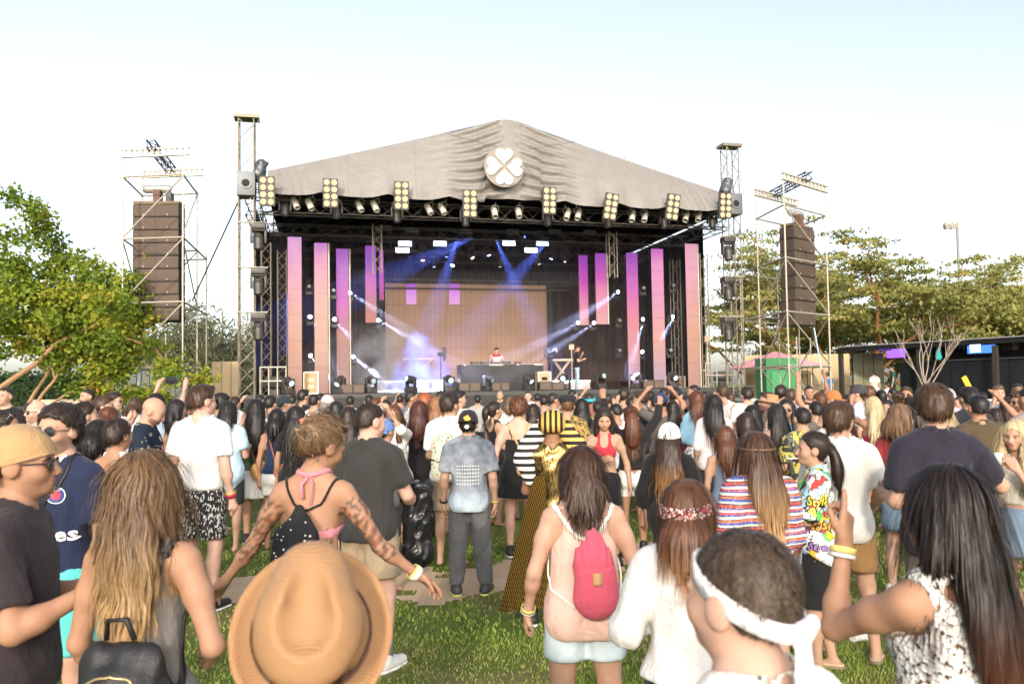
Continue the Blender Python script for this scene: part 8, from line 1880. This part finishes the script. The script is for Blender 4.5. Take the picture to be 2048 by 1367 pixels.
P_(1795, 782, 12.0, -10, True, 'light', ('bun', 'brown', .1), tank((.6, .4, .38)), 'person in peach vest by the black bar panels')
P_(1812, 772, 13.0, 150, False, 'tan', ('short', 'brown', .1), tee((.12, .10, .10)), 'person in dark T-shirt wearing round sunglasses near the sapling', shades='on')
P_(1835, 790, 9.4, -10, True, 'asian', ('long', 'black', .2), shirt(floral((.02, .09, .10), (.30, .42, .40), (.10, .30, .32), 20.0), sleeve=.8), 'person in teal floral shirt behind the red knit top')
P_(1895, 776, 11.0, 120, False, 'tan', ('crop', 'black', .1), tee((.55, .42, .55)), 'person in lilac T-shirt and grey flat cap lifting a hand', hat=('cap', cloth((.36, .33, .32)), dict(yaw=0)), la='face')
P_(1888, 815, 8.0, 20, True, 'light', ('wavy', 'pale', .14), tee((.5, .45, .40)), 'person in oatmeal top tucked beside the navy T-shirt')
P_(1996, 770, 13.0, 165, False, 'light', ('short', 'light', .1), [shirt(floral((.10, .14, .20), (.5, .55, .6), (.2, .3, .4), 24.0), sleeve=.8, vneck=.3)], 'person in open blue leaf print shirt before the bar', stubble=.4, la='down')
P_(1990, 815, 9.6, 0, True, 'asian', ('wavy', 'dark', .24), tee((.16, .10, .07)), 'person in brown top with wavy hair before the open shirt')
r = P_(2040, 782, 9.8, 95, False, 'tan', ('mop', 'brown', .1), tank((.55, .13, .05)), 'person in orange vest and sunglasses raising a phone', shades='on', la='phone', stubble=.8)
P_(2035, 765, 13.0, 150, False, 'deep', ('crop', 'black', .1), tee((.02, .02, .02)), 'person in black T-shirt at the bar counter')
P_(1866, 772, 13.6, 170, False, 'light', ('crop', 'black', .1), tee((.3, .3, .32)), 'person in mid grey T-shirt in front of the bar panels', shades='on')
P_(2060, 770, 8.0, 10, False, 'tan', ('crop', 'black', .1), tee((.25, .2, .18)), 'person in cocoa T-shirt beside the orange vest')
# pit and stage crew, far rows along the barrier
far = [(470, 790, 16, -20, 'light', 'short', 'dark', (.4, .42, .45), 'ash blue T-shirt by the stage tower foot'), (520, 785, 17, -30, 'asian', 'crop', 'black', (.55, .53, .5), 'chalk T-shirt by the gold railing foot'), (585, 786, 18, 0, 'asian', 'short', 'black', (.06, .06, .07), 'black T-shirt under the effects blower'),
       (640, 782, 19, -10, 'asian', 'crop', 'black', (.35, .36, .4), 'blue grey T-shirt under the first deck lamp'), (700, 788, 17, 10, 'tan', 'short', 'black', (.6, .58, .55), 'eggshell T-shirt under the wide deck speaker'), (738, 785, 15, 10, 'asian', 'crop', 'black', (.45, .47, .5), 'silver grey T-shirt before the bright riser'), (752, 792, 14, -20, 'asian', 'bob', 'auburn', (.25, .1, .12), 'wine red top before the bright riser'), (770, 795, 15, 0, 'asian', 'long', 'dark', (.3, .28, .3), 'mauve grey top before the bright riser'),
       (800, 785, 18, 0, 'tan', 'crop', 'black', (.1, .12, .2), 'ink blue T-shirt before the bright riser'), (880, 780, 18, -30, 'tan', 'short', 'dark', (.1, .1, .12), 'black shirt in the pit by the band riser'), (955, 786, 19, 0, 'asian', 'short', 'black', (.3, .3, .3), 'grey T-shirt in front of the table cloth'), (1000, 777, 21, 170, 'light', 'crop', 'grey', (.05, .05, .06), 'black plaid shirt working in the pit'), (1020, 790, 14, -10, 'light', 'bob', 'light', (.5, .48, .46), 'pale shirt beside the pit worker'), (1056, 778, 20, 175, 'fair', 'crop', 'black', (.6, .6, .58), 'white shirt handling a camera in the pit'),
       (1075, 782, 18, 0, 'asian', 'crop', 'black', (.2, .2, .22), 'iron grey T-shirt before the plywood box'), (1145, 775, 17, -60, 'asian', 'crop', 'black', (.45, .4, .36), 'tan shirt lifting a camera to the stage'), (1215, 784, 16, 0, 'light', 'short', 'dark', (.55, .54, .52), 'light shirt below the deck lamp by the smoke'), (1262, 790, 13, 10, 'light', 'short', 'dark', (.7, .69, .67), 'clean white T-shirt behind the raised arms'), (1300, 778, 17, 0, 'asian', 'curly', 'black', (.1, .1, .1), 'black hooded top below the violet column'), (1310, 790, 14, 0, 'asian', 'crop', 'black', (.5, .1, .1), 'rust red T-shirt below the violet column'),
       (1408, 778, 16, -10, 'asian', 'crop', 'black', (.3, .3, .33), 'pewter T-shirt under the equipment rack'), (1460, 782, 16, 20, 'tan', 'short', 'brown', (.5, .25, .2), 'terracotta T-shirt near the steel railing'), (1530, 780, 16, 30, 'light', 'short', 'dark', (.3, .35, .4), 'denim blue shirt by the steel ramp'), (1600, 785, 15, 20, 'light', 'short', 'brown', (.55, .45, .4), 'buff T-shirt below the scaffold'), (1650, 775, 16, 30, 'tan', 'short', 'auburn', (.5, .2, .1), 'burnt orange T-shirt below the scaffold'), (1695, 785, 14, 0, 'asian', 'bob', 'black', (.1, .1, .12), 'black top beside the white and blue print'), (1725, 782, 16, 0, 'light', 'short', 'dark', (.62, .61, .6), 'pale shirt before the bar post'),
       (1785, 772, 17, 20, 'tan', 'crop', 'black', (.35, .3, .28), 'mushroom T-shirt before the bar'), (1820, 788, 12, 0, 'asian', 'long', 'dark', (.2, .12, .12), 'plum brown top behind the round sunglasses'), (1850, 778, 16, 30, 'light', 'short', 'dark', (.3, .3, .3), 'gravel grey T-shirt before the sapling'), (1915, 788, 12, 150, 'asian', 'long', 'black', (.4, .2, .25), 'dusty rose top before the bar panels'), (1965, 780, 15, 0, 'tan', 'crop', 'black', (.1, .1, .11), 'black T-shirt by the raised yellow paddle'), (2015, 790, 11, -20, 'asian', 'long', 'dark', (.12, .13, .15), 'slate black top next to the orange vest'), (60, 800, 14, 0, 'tan', 'crop', 'dark', (.3, .28, .25), 'umber T-shirt by the garden wall'), (270, 792, 13, -20, 'light', 'bob', 'brown', (.45, .42, .4), 'stone top near the scaffold foot'), (300, 800, 12, 20, 'light', 'short', 'dark', (.6, .58, .56), 'white top behind the raised phone')]
for (x, y, D, yaw, tone, hs, hc, col, lab) in far:
    fem = hs in ('long', 'bob'); P_(x, y + 3, D, yaw, fem, tone, (hs, hc, .22 if hs == 'long' else .1), tee(tuple(col)), 'person in ' + lab, la=('down', 'fwd', 'phone')[int(x) % 3], ra=('down', 'fwd', 'down', 'face')[int(x) % 4])
# ---- on the stage
u, z = st(992, 690, 4.1); h_ = st(995, 684, 4.1)[1] - DECK
person(0, 0, 33, 0, 'person in red and white raglan top playing behind the black table', wear=[shirt(cloth((.62, .58, .56)), sleeve=.3), W_('raglan_sleeves', 'tee', cloth((.42, .03, .05)), sleeve=1.5, hem=1.36, loose=.018), pants((.02, .02, .02))], hair=('short', 'brown', .1), tone='light', la=((.16, .12, -.22), (.06, .20, -.06), (0, 0, -1)), ra='round', lean=(0, .12), look=(10, -18, 0), root_at=(S(u, 4.15, DECK), max(1.7, min(1.85, h_))), lod=3, name='person')
PEOPLE[-1]['root'].rotation_euler = (0, 0, ST_A + math.pi)
u, z = st(1153, 700, 2.4); h_ = st(1156, 690, 2.4)[1] - DECK
person(0, 0, 32, 0, 'person in black T-shirt and pale jeans standing on stage holding a camera', wear=[tee(BLK, loose=.016), pants(denim((.22, .32, .38)))], hair=('short', 'black', .1), tone='light', la='face', ra='fwd', look=(0, -12, 0), root_at=(S(u, 2.4, DECK), max(1.65, min(1.85, h_))), lod=3, shoes=SNB)
PEOPLE[-1]['root'].rotation_euler = (0, 0, ST_A - R(100))
# ---- people by the bar, far behind
for (x, y, D, yaw, col, b_, lab) in ((1748, 742, 36, 10, (.6, .5, .45), denim((.3, .4, .5)), 'person in pale top and denim shorts beside the olive fence'), (1785, 732, 37, 60, (.02, .08, .06), cloth(BLK), 'person in dark green shirt at the black bar booth'), (1775, 765, 33, 30, (.42, .44, .55), cloth(BLK), 'person in lavender grey shirt stooping by the bar'), (1655, 745, 38, 0, (.05, .12, .3), denim(), 'person in blue vest walking behind the scaffold')):
    p = at(x, y, D); person(0, 0, D, yaw, lab, wear=[tee(col), ('shorts', 'shorts', b_, {})], hair=('short', 'dark', .1), tone='light', root_at=((p.x, p.y, max(0, p.z - 1.72)), 1.74), lod=3)
    q = PEOPLE[-1]['root']; z0 = q.location.z
    if z0 > .05: o = empty('low_platform', (q.location.x, q.location.y, 0), 0, 'low dark platform under the ' + lab[10:].split(' beside')[0].split(' at')[0].split(' by')[0].split(' behind')[0], 'platform'); m = MB(); m.box((0, 0, z0 / 2), (1.6, 1.2, z0), None, .02); m.build('deck', BLACKP, o)
p = at(1937, 772, 9.4); o = empty('yellow_paddle', p, R(10), 'yellow and black hand paddle raised above the crowd before the bar', 'paddle'); m = MB(); m.box((0, 0, 0), (.07, .02, .26), (0, R(-28), 0), .01); m.build('blade', plain((.70, .45, .02), .5), o); m = MB(); m.tube([(.06, 0, -.11), (.14, 0, -.26)], .012, 6); m.build('handle', BLACKP, o)
# ---- litter
p = at(1718, 1248, 5.9); o = empty('paper_cup', (p.x, p.y, .045), R(25), 'white paper cup lying on the grass by the flip flops', 'cup'); m = MB(); m.lathe([(.035, -.07), (.045, .07), (.042, .07), (.033, -.066)], (0, 0, 0), 20, 'X'); m.build('cup', plain((.75, .74, .72), .6), o, True); m = MB(); m.lathe([(.047, .066), (.047, .074)], (0, 0, 0), 20, 'X', None, False); m.build('rim', plain((.7, .7, .68), .6), o, True)
